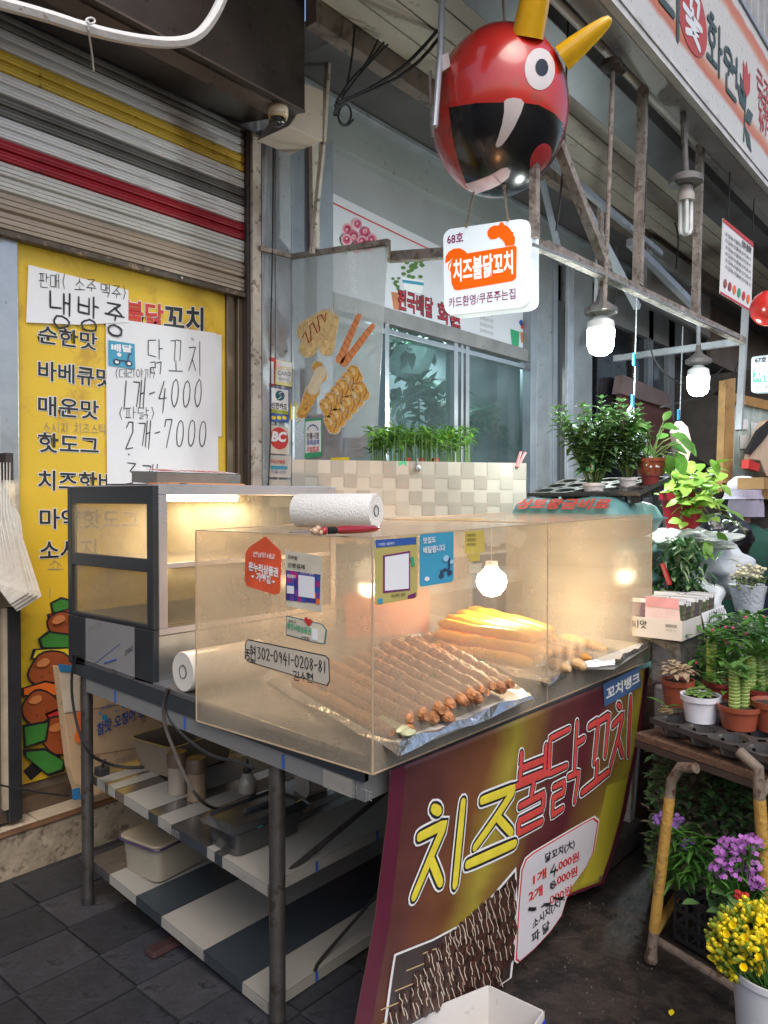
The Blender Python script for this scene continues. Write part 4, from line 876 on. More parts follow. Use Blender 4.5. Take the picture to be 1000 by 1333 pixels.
# poles with lamps
def lamp_head(name, px, py, y, scale, label_, shade='bulb'):
    c = P(px, py, 'Y', y); k = depth_of(c)/FPX*scale
    t = thing(name, label_, 'lamp', tuple(c), 'lamps hanging from the canopy frame')
    return t, c, k
capm = mat('lamp_cap_grey', (.20, .19, .19), .6, .3, .3, 12, dirt=(.09, .08, .07), dirt_amt=.42)
glow = mat('lit_bulb', (.9, .95, .95), .3, 0, 0, 1, emis=(.85, 1, .97), es=18); milk = mat('milky_plastic', (.80, .82, .82), .35)
for i, (px, py, y, s_, lab, pw) in enumerate(((782, 458, YT+.05, 1.0, 'bigger lit white LED bulb hanging left above the mint plant', 9), (909, 512, YT+.12, .78, 'smaller lit white LED bulb on a long pole at the right', 8))):
    t, c, k = lamp_head('led_lamp', px, py, y, s_, lab)
    MB().lathe([(.001, -38*k), (8*k, -37*k), (14*k, -33*k), (17*k, -25*k), (17.5*k, -5*k), (16*k, -4*k)], c+Vector((0, 0, 33*k)), 56).build('globe', glow, t, True)
    MB().lathe([(17*k, 0), (17.5*k, 4*k), (16.5*k, 10*k), (9*k, 15*k), (7*k, 20*k), (.001, 20*k)], c+Vector((0, 0, 29*k)), 56).build('bulb_base', milk, t, True)
    MB().lathe([(8*k, 0), (17*k, 2*k), (21*k, 4*k), (21*k, 10*k), (17*k, 12*k), (7*k, 20*k), (4*k, 30*k), (4*k, 34*k)], c+Vector((0, 0, 46*k)), 24).build('cap', capm, t, True)
    z = P(px, 350 if i == 0 else 330, 'Y', y).z+(.3 if i == 0 else 1.1)
    MB().tube([c+Vector((0, 0, 70*k)), Vector((c.x, c.y, z))], 3.6*k, 10).build('pole', galv if i else rusty, t, True)
    L = bpy.data.lights.new('bulb_light', 'POINT'); L.energy = pw*4.2; L.color = (.88, 1, .97); L.shadow_soft_size = .05
    lo = bpy.data.objects.new('bulb_light', L); COL.objects.link(lo); lo.location = c+Vector((0, 0, -10*k)); attach(lo, t)
# thin pole with a clamp
b = MB(); b.tube([P(798, 92, 'Y', YT-.02), P(787, 402, 'Y', YT-.02)], .012, 10); t = tag(b.build('threaded_pole', rusty, smooth=True), 'thin round pole with a clamp hanging from the gutter beside the yellow horn', 'pole')
b = MB(); c = P(796, 86, 'Y', YT-.02); b.lathe([(.03, -.02), (.055, -.01), (.055, .02), (.02, .03)], c, 14); b.ball(c+Vector((.08, -.02, .01)), .028, 10, 6); b.build('clamp', darkbrown, t, True)
b = MB(); c = P(838, 90, 'Y', YT); b.box(c.x-.05, c.x+.05, YT-.04, YT+.04, c.z-.01, c.z+.05); b.build('bracket', rusty, truss)
# CFL lamp
c = P(893, 232, 'Y', 1.62); k = depth_of(c)/FPX
t = thing('spiral_tube_lamp', 'unlit fluorescent tube lamp with dusty round cap under the gutter', 'lamp', tuple(c), 'lamps hanging from the canopy frame')
MB().tube([P(889, 140, 'Y', 1.62), c+Vector((0, 0, 4*k))], 4*k, 10).build('pole', capm, t, True)
MB().lathe([(6*k, 8*k), (15*k, 4*k), (21*k, 0), (21*k, -7*k), (17*k, -9*k), (.01, -9*k)], c, 24).build('cap', capm, t, True)
MB().lathe([(5*k, 40*k), (9*k, 38*k), (16*k, 33*k), (9*k, 31*k)], P(889, 165, 'Y', 1.62), 14).build('ceiling_rose', capm, t, True)
MB().lathe([(8*k, -10*k), (9*k, -16*k), (11*k, -22*k), (11*k, -30*k), (3*k, -31*k)], c, 18).build('socket', mat('cfl_base', (.40, .36, .33), .5), t, True)
b = MB()
for a in range(4):
    an = a*PI/2+.5; dx, dy = 6.5*k*math.cos(an), 6.5*k*math.sin(an)
    b.tube([c+Vector((dx, dy, -28*k)), c+Vector((dx, dy, -66*k)), c+Vector((dx*.85, dy*.85, -71*k)), c+Vector((dx*.3, dy*.3, -72*k))], 2.8*k, 8)
b.build('tube', mat('cfl_tube', (.72, .73, .72), .25), t, True)
# rods and hooks
for (a, c, y, lab) in (((843, 195), (839, 290), 1.66, 'thin steel wire hook left of the small white notice'), ((951, 195), (948, 285), 1.66, 'thin steel wire holding the small white notice'), ((983, 230), (980, 300), 1.66, 'thin steel wire right of the small notice at the edge')):
    b = MB(); b.tube([P(*a, 'Y', y), P(*c, 'Y', y)], .004, 6); tag(b.build('wire_hook', darkbrown, smooth=True), lab, 'wire')
# hanging hooks with blue tags over the plants
for (px, top, bl, xb, yy, lab) in ((826, 388, 462, 826, 1.72, 'hanging wire with two blue tags and a white hook above the calla plant'), (886, 425, 535, 883, 1.75, 'hanging wire with one blue tag right of the calla plant')):
    t = thing('hanging_wire', lab, 'hanging wire', tuple(P(px, top, 'Y', yy)))
    MB().tube([P(px+3, top, 'Y', yy), P(px-1, 545, 'Y', yy)], .0035, 6).build('wire', galv, t, True)
    ys = (468, 522) if px == 826 else (540,)
    for q in ys: a = P(px-.5-(q-468)*.03, q, 'Y', yy-.005); MB().box(a.x-.014, a.x+.014, a.y-.006, a.y+.006, a.z-.035, a.z+.035).build('blue_tag', mat('bright_blue_plastic', (.02, .30, .62), .35), t, bevel=.003)
t = thing('wire_hanger', 'white wire hook with splayed legs behind the mint plant', 'hook', tuple(P(823, 590, 'Y', 1.74)))
b = MB(); b.tube([P(x, y, 'Y', 1.74) for x, y in ((823, 528), (818, 534), (821, 548), (824, 556))], .009, 8)
for x in (806, 816, 826, 838): b.tube([P(822, 558, 'Y', 1.74), P((822+x)/2+1, 566, 'Y', 1.74), P(x, 598, 'Y', 1.74)], .004, 6)
b.build('wire', white, t, True)
# cables over the window
random.seed(5)
kinks = [[(462, 35), (458, 80), (450, 120), (440, 128)], [(500, 55), (480, 80), (455, 105), (438, 132)], [(640, -30), (590, 25), (540, 90), (480, 120), (440, 136), (436, 150)], [(640, -36), (588, 18), (530, 86), (470, 122), (438, 134)], [(505, 58), (496, 66), (468, 96), (445, 128)],
         [(436, 136), (442, 160), (452, 164), (459, 148), (452, 134), (442, 140), (440, 158), (450, 166), (460, 156)], [(492, 52), (484, 70), (470, 92)]]
for k, q in enumerate(kinks):
    o = cable([P(x, y, 'Y', 2.40 if k in (2, 3) else 2.66-.01*k) for x, y in q], .009 if k in (2, 3) else .0055).build('cable', rubber, smooth=True)
    tag(o, ['straight black cable falling from the ceiling edge beside the leaning post', 'black cable bent over the dark beam left of the balloon', 'thick black cable sagging from the ceiling down to the coil', 'second thick black cable lying along the sagging one', 'short thin cable tied at the beam end', 'coiled loop of black cable beside the leaning cream post', 'loose cable stub hanging at the beam'][k], 'cable')
b = cable([P(742, -10, 'Y', 1.75), P(738, 60, 'Y', 1.75), P(736, 170, 'Y', 1.75), P(730, 260, 'Y', 1.75), P(724, 300, 'Y', 1.75)], .006); tag(b.build('cable', rubber, smooth=True), 'black cable hanging down behind the yellow side horn', 'cable')
for k, q in enumerate([[(846, 440), (850, 470), (880, 500), (920, 500), (940, 480)], [(905, 460), (900, 480), (930, 520), (950, 500), (968, 455)], [(860, 530), (900, 520), (945, 508), (960, 490)], [(800, 395), (806, 350), (802, 320)], [(880, 350), (884, 310), (879, 290)]]):
    o = cable([P(x, y, 'Y', 2.2) for x, y in q], .007).build('cable', rubber, smooth=True)
    tag(o, ['dark cable drooping left of the smaller lit bulb', 'dark cable looping right of the smaller lit bulb', 'dark cable reaching from the orange door frame to the bulb', 'dark cable loop above the bigger lit bulb', 'dark cable hooked over the truss'][k], 'cable')

# ------------------------------------------------------------ red balloon head
bc = PD(650, 148, depth_of(P(650, 148, 'X', XP))-.0)
Rb = 88.5*depth_of(bc)/FPX; Rh = 102*depth_of(bc)/FPX
vf = (Vector(CAM)-bc).normalized(); vr = Vector(cr)-vf*Vector(cr).dot(vf); vr.normalize(); vu = vf.cross(vr); 
ax_u = (vu*math.cos(-.12)+vr*math.sin(-.12)*-1).normalized()
devil = thing('balloon_head', 'shiny red ball head with black grin and yellow horns above the lit sign', 'hanging figure', tuple(bc-Vector((0, 0, Rh))))
gloss_red = mat('glossy_red', (.58, .030, .024), .22, 0, .25, 1.6, dirt=(.46, .07, .055), dirt_scale=3, dirt_amt=.46, coat=.6)
gb = mat('glossy_black', (.006, .006, .008), .22, 0, .1, 3, coat=.5)
gy = mat('glossy_yellow', (.85, .47, .012), .2, 0, .25, 5, coat=.6)
gw = mat('glossy_white', (.72, .66, .66), .25, 0, .06, 5, coat=.3)
axu = (vu+vr*.10).normalized(); e1 = axu.orthogonal().normalized(); e2 = axu.cross(e1)
def onball(px, py, lift=0.0):
    """hit the egg shaped ball from the photo's side"""
    x = (px-650)/88.5; y = (148-py)/102
    q = x*x+y*y
    if q > .995: s_ = (.995/q)**.5; x *= s_; y *= s_; q = .995
    z = math.sqrt(1-q)
    return bc+(vr*x*Rb+vu*y*Rh+vf*z*Rb)*(1+lift)
b = MB(); vs = []; n1, m1 = 72, 44
for i in range(m1+1):
    th = PI*i/m1
    for k in range(n1):
        t_ = 2*PI*k/n1; vs.append(bc+vr*Rb*math.sin(th)*math.cos(t_)+vf*Rb*math.sin(th)*math.sin(t_)+vu*Rh*math.cos(th))
b.add(vs, [(i*n1+k, i*n1+(k+1) % n1, (i+1)*n1+(k+1) % n1, (i+1)*n1+k) for i in range(m1) for k in range(n1)])
b.build('shell', gloss_red, devil, True)
def patch(pts, name, m, lift, rings=12, sub=4):
    q = []
    for i in range(len(pts)):
        a, c = pts[i], pts[(i+1) % len(pts)]
        for s_ in range(sub): q.append((a[0]+(c[0]-a[0])*s_/sub, a[1]+(c[1]-a[1])*s_/sub))
    cx = sum(p[0] for p in q)/len(q); cy_ = sum(p[1] for p in q)/len(q); b = MB(); N = len(q); vs = [onball(cx, cy_, lift)]
    for r in range(1, rings+1): vs += [onball(cx+(x-cx)*r/rings, cy_+(y-cy_)*r/rings, lift) for x, y in q]
    vs += [onball(x, y, -.003) for x, y in q]
    fs = [(0, 1+k, 1+(k+1) % N) for k in range(N)]
    for r in range(rings): fs += [(1+r*N+k, 1+(r+1)*N+k, 1+(r+1)*N+(k+1) % N, 1+r*N+(k+1) % N) for k in range(N)]
    b.add(vs, fs); return b.build(name, m, devil, True)
cv = lambda pts: [(540+.34*x, .34*y) for x, y in pts]
patch(cv([(142,415),(240,402),(340,400),(410,402),(460,408),(520,435),(572,480),(600,520),(585,590),(540,650),(470,705),(390,745),(320,752),(250,728),(228,700),(200,640),(165,540),(150,470)]), 'mouth', gb, .004, 16)
ell = lambda cx, cy_, rx, ry, a=0, n_=24: cv([(cx+rx*math.cos(2*PI*k/n_)*math.cos(a)-ry*math.sin(2*PI*k/n_)*math.sin(a), cy_+rx*math.cos(2*PI*k/n_)*math.sin(a)+ry*math.sin(2*PI*k/n_)*math.cos(a)) for k in range(n_)])
patch(ell(456, 296, 54, 66, -.15), 'eye', gw, .005, 6, 2); patch(ell(461, 292, 23, 27, -.2), 'pupil', gb, .009, 4, 2)
patch(ell(486, 582, 38, 52, .35), 'cheek', mat('cheek_red', (.60, .05, .06), .3, coat=.5), .009, 6, 2)
patch(cv([(338,398),(346,390),(370,386),(395,390),(407,402),(400,430),(380,475),(358,512),(340,535),(325,543),(317,536),(325,510),(335,470),(340,430)]), 'fang', gw, .011, 6, 3)
patch(cv([(210,674),(250,660),(300,640),(345,614),(365,610),(378,622),(372,645),(350,666),(310,688),(250,712),(228,700)]), 'tongue', mat('pale_pink_gloss', (.66, .50, .52), .3, coat=.3), .011, 6, 3)
b = MB(); b.tube([onball(x, y, .003) for x, y in ((610, 58), (598, 80), (591, 110), (588, 140))], .0015, 5); b.tube([onball(x, y, .006) for x, y in ((588, 140), (590, 170), (598, 205), (612, 236))], .0012, 5); b.build('seam', mat('seam_dark', (.12, .01, .01)), devil, True)
kk = depth_of(bc)/FPX
def horn(base, tip, w_, depth_off):
    B = bc+vr*(base[0]-650)*kk+vu*(148-base[1])*kk+vf*depth_off; T_ = bc+vr*(tip[0]-650)*kk+vu*(148-tip[1])*kk+vf*(depth_off+.02); L = (T_-B).length
    MB().lathe([(w_, 0), (w_*.93, L*.2), (w_*.80, L*.45), (w_*.64, L*.7), (w_*.47, L*.88), (w_*.30, L*.97), (w_*.001, L)], B, 26, axis=(T_-B)).build('horn', gy, devil, True)
horn((678, 66), (698, -62), 20*kk, .12); horn((722, 88), (775, 47), 16*kk, .09)
ropem = mat('twine', (.30, .25, .19), .9, 0, .3, 60)
for (a, c) in (((618, 246), (607, 294)), ((656, 242), (661, 286))):
    b = MB(); p, q = P(*a, 'X', XP-.02), P(*c, 'X', XP-.02)
    for ph in (0, PI): b.tube([p.lerp(q, i/22)+Vector((math.cos(i*1.1+ph)*.003, math.sin(i*1.1+ph)*.003, 0)) for i in range(23)], .003, 5)
    b.ball(p, .011, 8, 5); b.ball(q, .009, 8, 5)
    tag(b.build('twine', ropem, smooth=True), 'twine cord from the red ball head to the %s of the lit sign' % ('left top corner' if a[0] < 640 else 'right top edge'), 'cord')
b = MB(); b.tube([bc+vu*Rh*.97, Vector((bc.x, bc.y, 3.97))], .006, 6); tag(b.build('hanging_rope', ropem, smooth=True), 'rope holding the red ball head under the canopy ceiling', 'rope')

# ------------------------------------------------------------ lit sign 68
sg = thing('lit_sign', 'glowing white box sign with orange rooster shape and the number 68', 'lit sign', tuple(P(635, 405, 'X', XP)))
TLs, TRs, BLs, BRs = P(577, 299, 'X', XP), P(690, 283, 'X', XP), P(579, 412, 'X', XP), P(690, 400, 'X', XP)
def sf(a, c, l=0.0):   # a 0..1 left-right, c 0..1 bottom-top
    top = TLs.lerp(TRs, a); bot = BLs.lerp(BRs, a); return bot.lerp(top, c)+Vector((-l, 0, 0))
sf.n = Vector((-1, 0, 0)); sf.u = TRs-TLs
shp = [(x/1.0, y/1.0) for x, y in rrect(1, 1, .11, 6)]
litw = mat('lit_white_acrylic', (.85, .9, .95), .35, 0, 0, 1, emis=(.76, .92, 1.0), es=.22)
b = MB(); b.prism([sf(*p, -.0) for p in shp], (.09, 0, 0)); b.build('box', mat('lit_side', (.8, .85, .9), .4, emis=(.75, .9, 1), es=.2), sg, bevel=.012)
b = MB(); b.prism([sf(.5+(p[0]-.5)*.985, .5+(p[1]-.5)*.985, .006) for p in shp], (.005, 0, 0)); b.build('face', litw, sg)
lo_ = mat('lit_orange', (.80, .13, .005), .4, 0, 0, 1, emis=(1, .13, .0), es=.22); lw = mat('lit_white_letter', (.9, .9, .9), .4, 0, 0, 1, emis=(.9, .95, 1), es=.35); lp = mat('lit_maroon', (.12, .01, .05), .4, 0, 0, 1, emis=(.25, .02, .1), es=.25)
gx = lambda x, y: ((x-370)/452, 0) 
def sq_(x, y):  # crop pixel (scale 260/1000 from 480,240) -> sign unit coords
    px, py = 480+.26*x, 240+.26*y; p = P(px, py, 'X', XP); a = (p.y-TLs.y)/(TRs.y-TLs.y); top = TLs.lerp(TRs, a).z; bot = BLs.lerp(BRs, a).z; return a, (p.z-bot)/(top-bot)
def sgp(pts, m, l, name='print'): b = MB(); b.prism([sf(*sq_(*p), .007+l) for p in pts], (.0008, 0, 0)); return b.build(name, m, sg)
sgp([(415,500),(428,530),(445,534),(725,486),(742,470),(745,320),(738,308),(495,348),(485,335),(460,322),(430,324),(405,338),(388,362),(384,400),(395,392),(400,430),(412,440)], lo_, .001)
sgp([(688,312),(684,295),(672,280),(655,266),(640,276),(615,278),(600,262),(598,240),(610,220),(632,208),(655,208),(662,194),(675,190),(684,206),(700,212),(712,225),(718,236),(730,244),(728,254),(737,268),(736,300),(728,308)], lo_, .0012)
sgp([(392,398),(405,390),(425,372),(404,396),(398,412)], lw, .003); sgp([(404,440),(404,415),(418,388),(410,420)], lw, .003)
def ST(body, x0, y0, x1, y1, h, m, bold, l=.002):
    A, B, C_ = sf(*sq_(x0, y0)), sf(*sq_(x1, y1)), sf(*sq_(x0, y0-h))
    def f(a, c, cc=0.0): return A+(B-A)*a+(C_-A)*c+Vector((-.007-cc, 0, 0))
    f.n = Vector((-1, 0, 0)); return text(f, body, m, sg, bold, l)
ST('68호', 398, 300, 478, 288, 46, lp, .02); ST('치즈불닭꼬치', 428, 492, 726, 448, 108, lw, .025, .004); ST('카드환영/쿠폰주는집', 400, 622, 738, 574, 50, lp, .01)

# second shop sign 67 at the right edge
XS = 6.2
s2_ = thing('lit_sign', 'white box sign with green band and number 67 at the right edge', 'lit sign', tuple(P(990, 510, 'X', XS)))
q = [P(x, y, 'X', XS) for x, y in ((977, 464), (1020, 459), (1020, 510), (977, 511))]
b = MB(); b.prism(q, (.12, 0, 0)); b.build('box', mat('lit_dim', (.30, .34, .37), .4, emis=(.75, .9, 1), es=.10), s2_, bevel=.02)
b = MB(); b.prism([P(x, y, 'X', XS-.004) for x, y in ((980, 482), (1016, 480), (1016, 497), (980, 498))], (.002, 0, 0)); b.build('band', mat('lit_green', (.02, .30, .13), .4, emis=(.03, .5, .25), es=.06), s2_)
T('67호', 983, 472, 998, 471, 6, ink, s2_, .03, .006, 'X', XS); T('제일', 983, 496, 1006, 495, 14, white, s2_, .05, .006, 'X', XS); T('카드환영', 982, 508, 1008, 507, 6, ink, s2_, .01, .006, 'X', XS)
# small notice hanging
XN = 5.0
nt_ = thing('notice_board', 'small white notice with red border and lines of text hanging under the gutter', 'notice', tuple(P(960, 400, 'X', XN)))
q = [(942, 284), (981, 316), (978, 406), (938, 382)]
q = [P(x, y, 'Y', 1.62) for x, y in q]; b = MB(); b.prism(q, (0, .008, 0)); b.build('board', paper, nt_)
q = [(942, 284), (981, 316), (981, 322), (942, 289)]; b = MB(); b.prism([P(x, y, 'Y', 1.618) for x, y in q], (0, .001, 0)); b.build('border', redp, nt_)
q = [(938, 379), (978, 403), (978, 406), (938, 382)]; b = MB(); b.prism([P(x, y, 'Y', 1.618) for x, y in q], (0, .001, 0)); b.build('border', redp, nt_)
for k in range(6): T('수입농산물원산지표시', 944, 306+k*8.5, 977, 331+k*8.5, 5, ink, nt_, .01, .003, 'Y', 1.618)
T('안내문', 966, 319, 978, 329, 7, ink, nt_, .03, .003, 'Y', 1.618)
for k in range(6): ydisc(944+k*6, 369+k*4, 2.2, 6, [terra, redb, orange, greenp, redp, orange][k], .002, nt_, 1.618, 'flower_print')
lan = P(1001, 401, 'Y', 1.3); MBl = MB().ball(lan, 23*depth_of(lan)/FPX, 28, 18); tag(MBl.build('red_ball', gloss_red, smooth=True), 'red ball partly cut by the right edge beside the small notice', 'ball')

# added lamp to brighten the flower shop interior, no fitting seen there
t = thing('added_shop_lamp', 'added tube lamp brightening the flower shop interior behind the window glass', 'lamp', (4.9, 3.75, 2.85))
MB().box(4.2, 5.6, 3.72, 3.78, 2.80, 2.85).build('housing', white, t); MB().tube([(4.25, 3.75, 2.78), (5.55, 3.75, 2.78)], .014, 10).build('tube', mat('added_tube_glow', (.9, 1, 1), .3, emis=(.88, .97, 1), es=2), t, True)
L = bpy.data.lights.new('added_tube_light', 'AREA'); L.shape = 'RECTANGLE'; L.size = 1.3; L.size_y = .05; L.energy = 4.5; L.color = (.86, .95, 1); lo = bpy.data.objects.new('added_tube_light', L); COL.objects.link(lo); lo.location = (4.9, 3.75, 2.755); attach(lo, t)  # added light for the shop interior

struct(MB().box(3.0, 16, 1.82, 1.9, 4.12, 8.0).build('upper_facade', mat('pale_facade', (.34, .35, .36), .7, 0, .15, 1.2, dirt=(.22, .22, .22), dirt_amt=.4)))
b = MB()
for k in range(60): b.box(3.2+k*.2, 3.24+k*.2, 1.79, 1.82, 5.0, 7.8)
struct(b.build('facade_ribs', mat('facade_rib', (.42, .43, .44), .6)))

# ------------------------------------------------------------ food cart
XC, YC = 1.42, 1.24           # left side plane, front plane
ZD = .865                     # deck top
XR = 3.16
dsteel = mat('cart_steel', (.30, .31, .33), .35, .85, .2, 4, dirt=(.12, .10, .08), dirt_amt=.40)
film = mat('protective_film', (.27, .255, .225), .45, 0, .06, 3, dirt=(.26, .23, .19), dirt_scale=9, dirt_amt=.40)
dkfilm = mat('dark_band', (.045, .055, .065), .32, .3, .2, 4)
mirror = mat('bare_shelf_steel', (.34, .33, .33), .24, .9, .2, 4, dirt=(.14, .10, .07), dirt_amt=.38)
cart = thing('food_cart', 'stainless steel food cart with two striped shelves under its counter', 'cart', (2.2, 1.9, 0))
zl = P(121, 903, 'X', XC).z
# deck: slopes up slightly towards the wall
def deckz(y): return .865+(y-1.3)*.045
def deckbox(x0, x1, y0, y1, a, c):   # a,c offsets from the deck plane
    b = MB(); b.add([(x0,y0,deckz(y0)+a),(x1,y0,deckz(y0)+a),(x1,y1,deckz(y1)+a),(x0,y1,deckz(y1)+a),(x0,y0,deckz(y0)+c),(x1,y0,deckz(y0)+c),(x1,y1,deckz(y1)+c),(x0,y1,deckz(y1)+c)],
                    [(0,3,2,1),(4,5,6,7),(0,1,5,4),(1,2,6,5),(2,3,7,6),(3,0,4,7)]); return b
deckbox(XC, XR, YC+.02, 2.69, -.018, 0).build('counter_top', dsteel, cart, bevel=.002)
deckbox(XC, XC+.02, YC+.02, 2.69, -.068, -.019).build('edge_band', dkfilm, cart)
deckbox(XC+.004, XC+.03, YC+.053, 2.60, -.118, -.069).build('apron', mat('film_apron', (.23, .235, .235), .4, .3, .1, 4, dirt=(.25, .22, .2), dirt_amt=.38), cart)
deckbox(XC+.006, XR, YC+.02, YC+.05, -.118, -.019).build('apron', mat('film_apron', (.23, .235, .235)), cart)
deckbox(XR-.02, XR, YC+.05, 2.69, -.118, -.019).build('apron', dsteel, cart)
for y, w_ in ((2.4, .02), (2.0, .02), (1.55, .03)):
    deckbox(XC-.001, XC+.003, y, y+w_*.25, -.112, -.074).build('film_stripe', bluep, cart)
deckbox(XC+.0, XC+.003, 1.30, 1.40, -.117, -.072).build('film_label', film, cart)
fa = lambda a, c, l=0.0: Vector((XC-.0005-l, 1.39-.16*a, deckz(1.39-.16*a)-.105+.024*c)); fa.n = NRM['X']; text(fa, 'STAINLESS STE', inkthin, cart, 0, .001)
fa = lambda a, c, l=0.0: Vector((XC+.003-l, 1.80-.1*a, deckz(1.8-.1*a)-.105+.02*c)); fa.n = NRM['X']; text(fa, 'STAINLESS', inkthin, cart, 0, .001)
# legs
def leg(px, ptop, zfoot, y=None, x=None, r=.019):
    x_ = XC+.035; a = P(px, ptop, 'X', x_); b = MB(); b.tube([(x_, a.y, zfoot+.03), (x_, a.y, deckz(a.y)-.07)], r, 14); lg = b.build('leg', mat('dull_leg_steel', (.12, .112, .105), .36, .7, .3, 7, dirt=(.07, .055, .045), dirt_amt=.45), cart, True)
    MB().lathe([(.001, 0), (.022, 0), (.023, .02), (.018, .045), (.016, .055)], (x_, a.y, zfoot), 12).build('foot', rubber, lg, True); return a.y
yn = leg(361, 1150, 0, r=.0232); yf = leg(114, 1050, 0, r=.0215)
for (x_, y_) in ((XR-.06, yn), (XR-.06, yf)):
    lg = MB().tube([(x_, y_, .03), (x_, y_, deckz(y_)-.07)], .019, 12).build('leg', MATS['dull_leg_steel'], cart, True)
# shelves made from photo corners; striped protective film
def shelf(cl, cn, cr_, cl2=None, name='shelf', stripes=(), yplane=None, bh=26):
    x_ = XC+.05
    L = P(*cl, 'X', x_); N = P(*cn, 'X', x_)
    R = P(*cr_, 'Y', N.y)
    ex = (R-N); ex = ex/ex.x*(XR-.1-N.x); ex.z = max(ex.z*.5, .0); ey = L-N
    th = .032
    f = lambda a, c, dz=0.0: N+ex*a+ey*c+Vector((0, 0, dz))
    s_ = thing_part = MB().add([f(0,0,-th),f(1,0,-th),f(1,1.05,-th),f(0,1.05,-th),f(0,0),f(1,0),f(1,1.05),f(0,1.05)], [(0,3,2,1),(4,5,6,7),(0,1,5,4),(1,2,6,5),(2,3,7,6),(3,0,4,7)]).build(name, mirror, cart)
    for (c0, c1, m) in stripes:
        b = MB(); b.add([f(0,c0,.0012),f(1,c0,.0012),f(1,c1,.0012),f(0,c1,.0012)], [(0,1,2,3)])
        b.add([f(0,c0,.0012)+Vector((-.001,0,0)),f(0,c1,.0012)+Vector((-.001,0,0)),f(0,c1,-th)+Vector((-.001,0,0)),f(0,c0,-th)+Vector((-.001,0,0))], [(0,1,2,3)])
        b.build('film_strip', m, s_)
    b = MB(); b.add([f(0,0,.001)+Vector((0,-.001,0)), f(1,0,.001)+Vector((0,-.001,0)), f(1,0,-th)+Vector((0,-.001,0)), f(0,0,-th)+Vector((0,-.001,0))], [(0,1,2,3)]); b.build('film_strip', film, s_)
    for a in (.12, .3, .55): 
        b = MB(); b.add([f(a,0,.0)+Vector((0,-.002,0)), f(a+.008,0,.0)+Vector((0,-.002,0)), f(a+.008,0,-th)+Vector((0,-.002,0)), f(a,0,-th)+Vector((0,-.002,0))], [(0,1,2,3)]); b.build('film_stripe', bluep if a < .4 else ink, s_)
    return s_, f
s1o, f1 = shelf((125, 1012), (349, 1153), (500, 1078), stripes=((.0, .22, film), (.26, .30, film), (.50, .58, film), (.64, .80, film), (.86, .91, film), (.93, .99, film)))
for c0, c1 in ((.22, .26), (.30, .50), (.58, .64)): 
    b = MB(); x0_ = f1(0, c0); b.add([f1(0,c0,.001)+Vector((-.0012,0,0)),f1(0,c1,.001)+Vector((-.0012,0,0)),f1(0,c1,-.032)+Vector((-.0012,0,0)),f1(0,c0,-.032)+Vector((-.0012,0,0))], [(0,1,2,3)]); b.build('film_strip', dkfilm, s1o)
s2o, f2 = shelf((125, 1124), (349, 1306), (485, 1232), stripes=((.0, .12, film), (.32, .56, film), (.72, .9, film)))
for c0, c1 in ((.12, .32), (.56, .72)):
    b = MB(); b.add([f2(0,c0,.0013),f2(1,c0,.0013),f2(1,c1,.0013),f2(0,c1,.0013)], [(0,1,2,3)]); b.add([f2(0,c0,.001)+Vector((-.0012,0,0)),f2(0,c1,.001)+Vector((-.0012,0,0)),f2(0,c1,-.032)+Vector((-.0012,0,0)),f2(0,c0,-.032)+Vector((-.0012,0,0))], [(0,1,2,3)]); b.build('film_strip', dkfilm, s2o)
for ff, c, so_ in ((f2, .40, s2o), (f1, .54, s1o), (f2, .06, s2o), (f1, .15, s1o)):
    g = lambda a, q, l=0.0, ff=ff, c=c: ff(0, c-.09*a, -.028+.022*q)+Vector((-.002-l, 0, 0)); g.n = NRM['X']; text(g, 'STAINLESS', inkthin, so_, 0, .0005)
MB().tube([f1(0.02, .03, -.03), Vector((XR-.3, yn-.02, deckz(yn)-.1))], .009, 8).build('brace', MATS['dull_leg_steel'], cart, True)
b = cable([f2(.12, .0, .004), f2(.14, .02, .006), f2(.22, .02, .05), f2(.3, .0, .12), f2(.32, -.01, .16)], .006); tag(b.build('twisted_cable', rubber, smooth=True), 'black twisted cable end on the lowest shelf of the cart', 'cable')

# ------------------------------------------------------------ things on the shelves
def onshelf(f, px, py):
    """where the photo ray meets the shelf plane"""
    o = f(0, 0); u = f(1, 0)-o; v = f(0, 1)-o; n = u.cross(v); d = PD(px, py, 1.0)-Vector(CAM)
    t = (o-Vector(CAM)).dot(n)/d.dot(n); return Vector(CAM)+d*t
tub = mat('cloudy_tub', (.27, .24, .185), .4, 0, .1, 4, dirt=(.36, .30, .22), dirt_amt=.4)
def tray(name, c, w_, d_, h, m, ang, taper=.88, rim=.012, par=None, wall=.003):
    b = MB(); R = Matrix.Rotation(ang, 3, 'Z')
    def ring(s_, z): return [c+R @ Vector(((p[0]-w_/2)*s_, (p[1]-d_/2)*s_, z)) for p in rrect(w_, d_, .03, 3)]
    rings = [ring(taper, 0), ring(1, h), ring(1+rim*2/w_, h), ring(1+rim*2/w_, h+.004), ring(1-wall*2/w_, h+.004), ring(taper*(1-wall*2/w_), .004)]
    N = len(rings[0]); vs = [p for r in rings for p in r]; fs = [(i*N+k, i*N+(k+1) % N, (i+1)*N+(k+1) % N, (i+1)*N+k) for i in range(5) for k in range(N)]
    fs += [tuple(range(N-1, -1, -1)), tuple(range(5*N, 6*N))]; b.add(vs, fs); return b.build(name, m, par, True)
# plastic tub on the middle shelf
c = onshelf(f1, 205, 1008); t = thing('plastic_tub', 'big open brownish plastic tub at the back of the middle shelf', 'tub', tuple(c))
tray('body', c+Vector((.14, .02, .003)), .34, .24, .12, mat('brown_tub', (.22, .17, .12), .35, 0, .15, 4), 0.1, .85, .008, t)
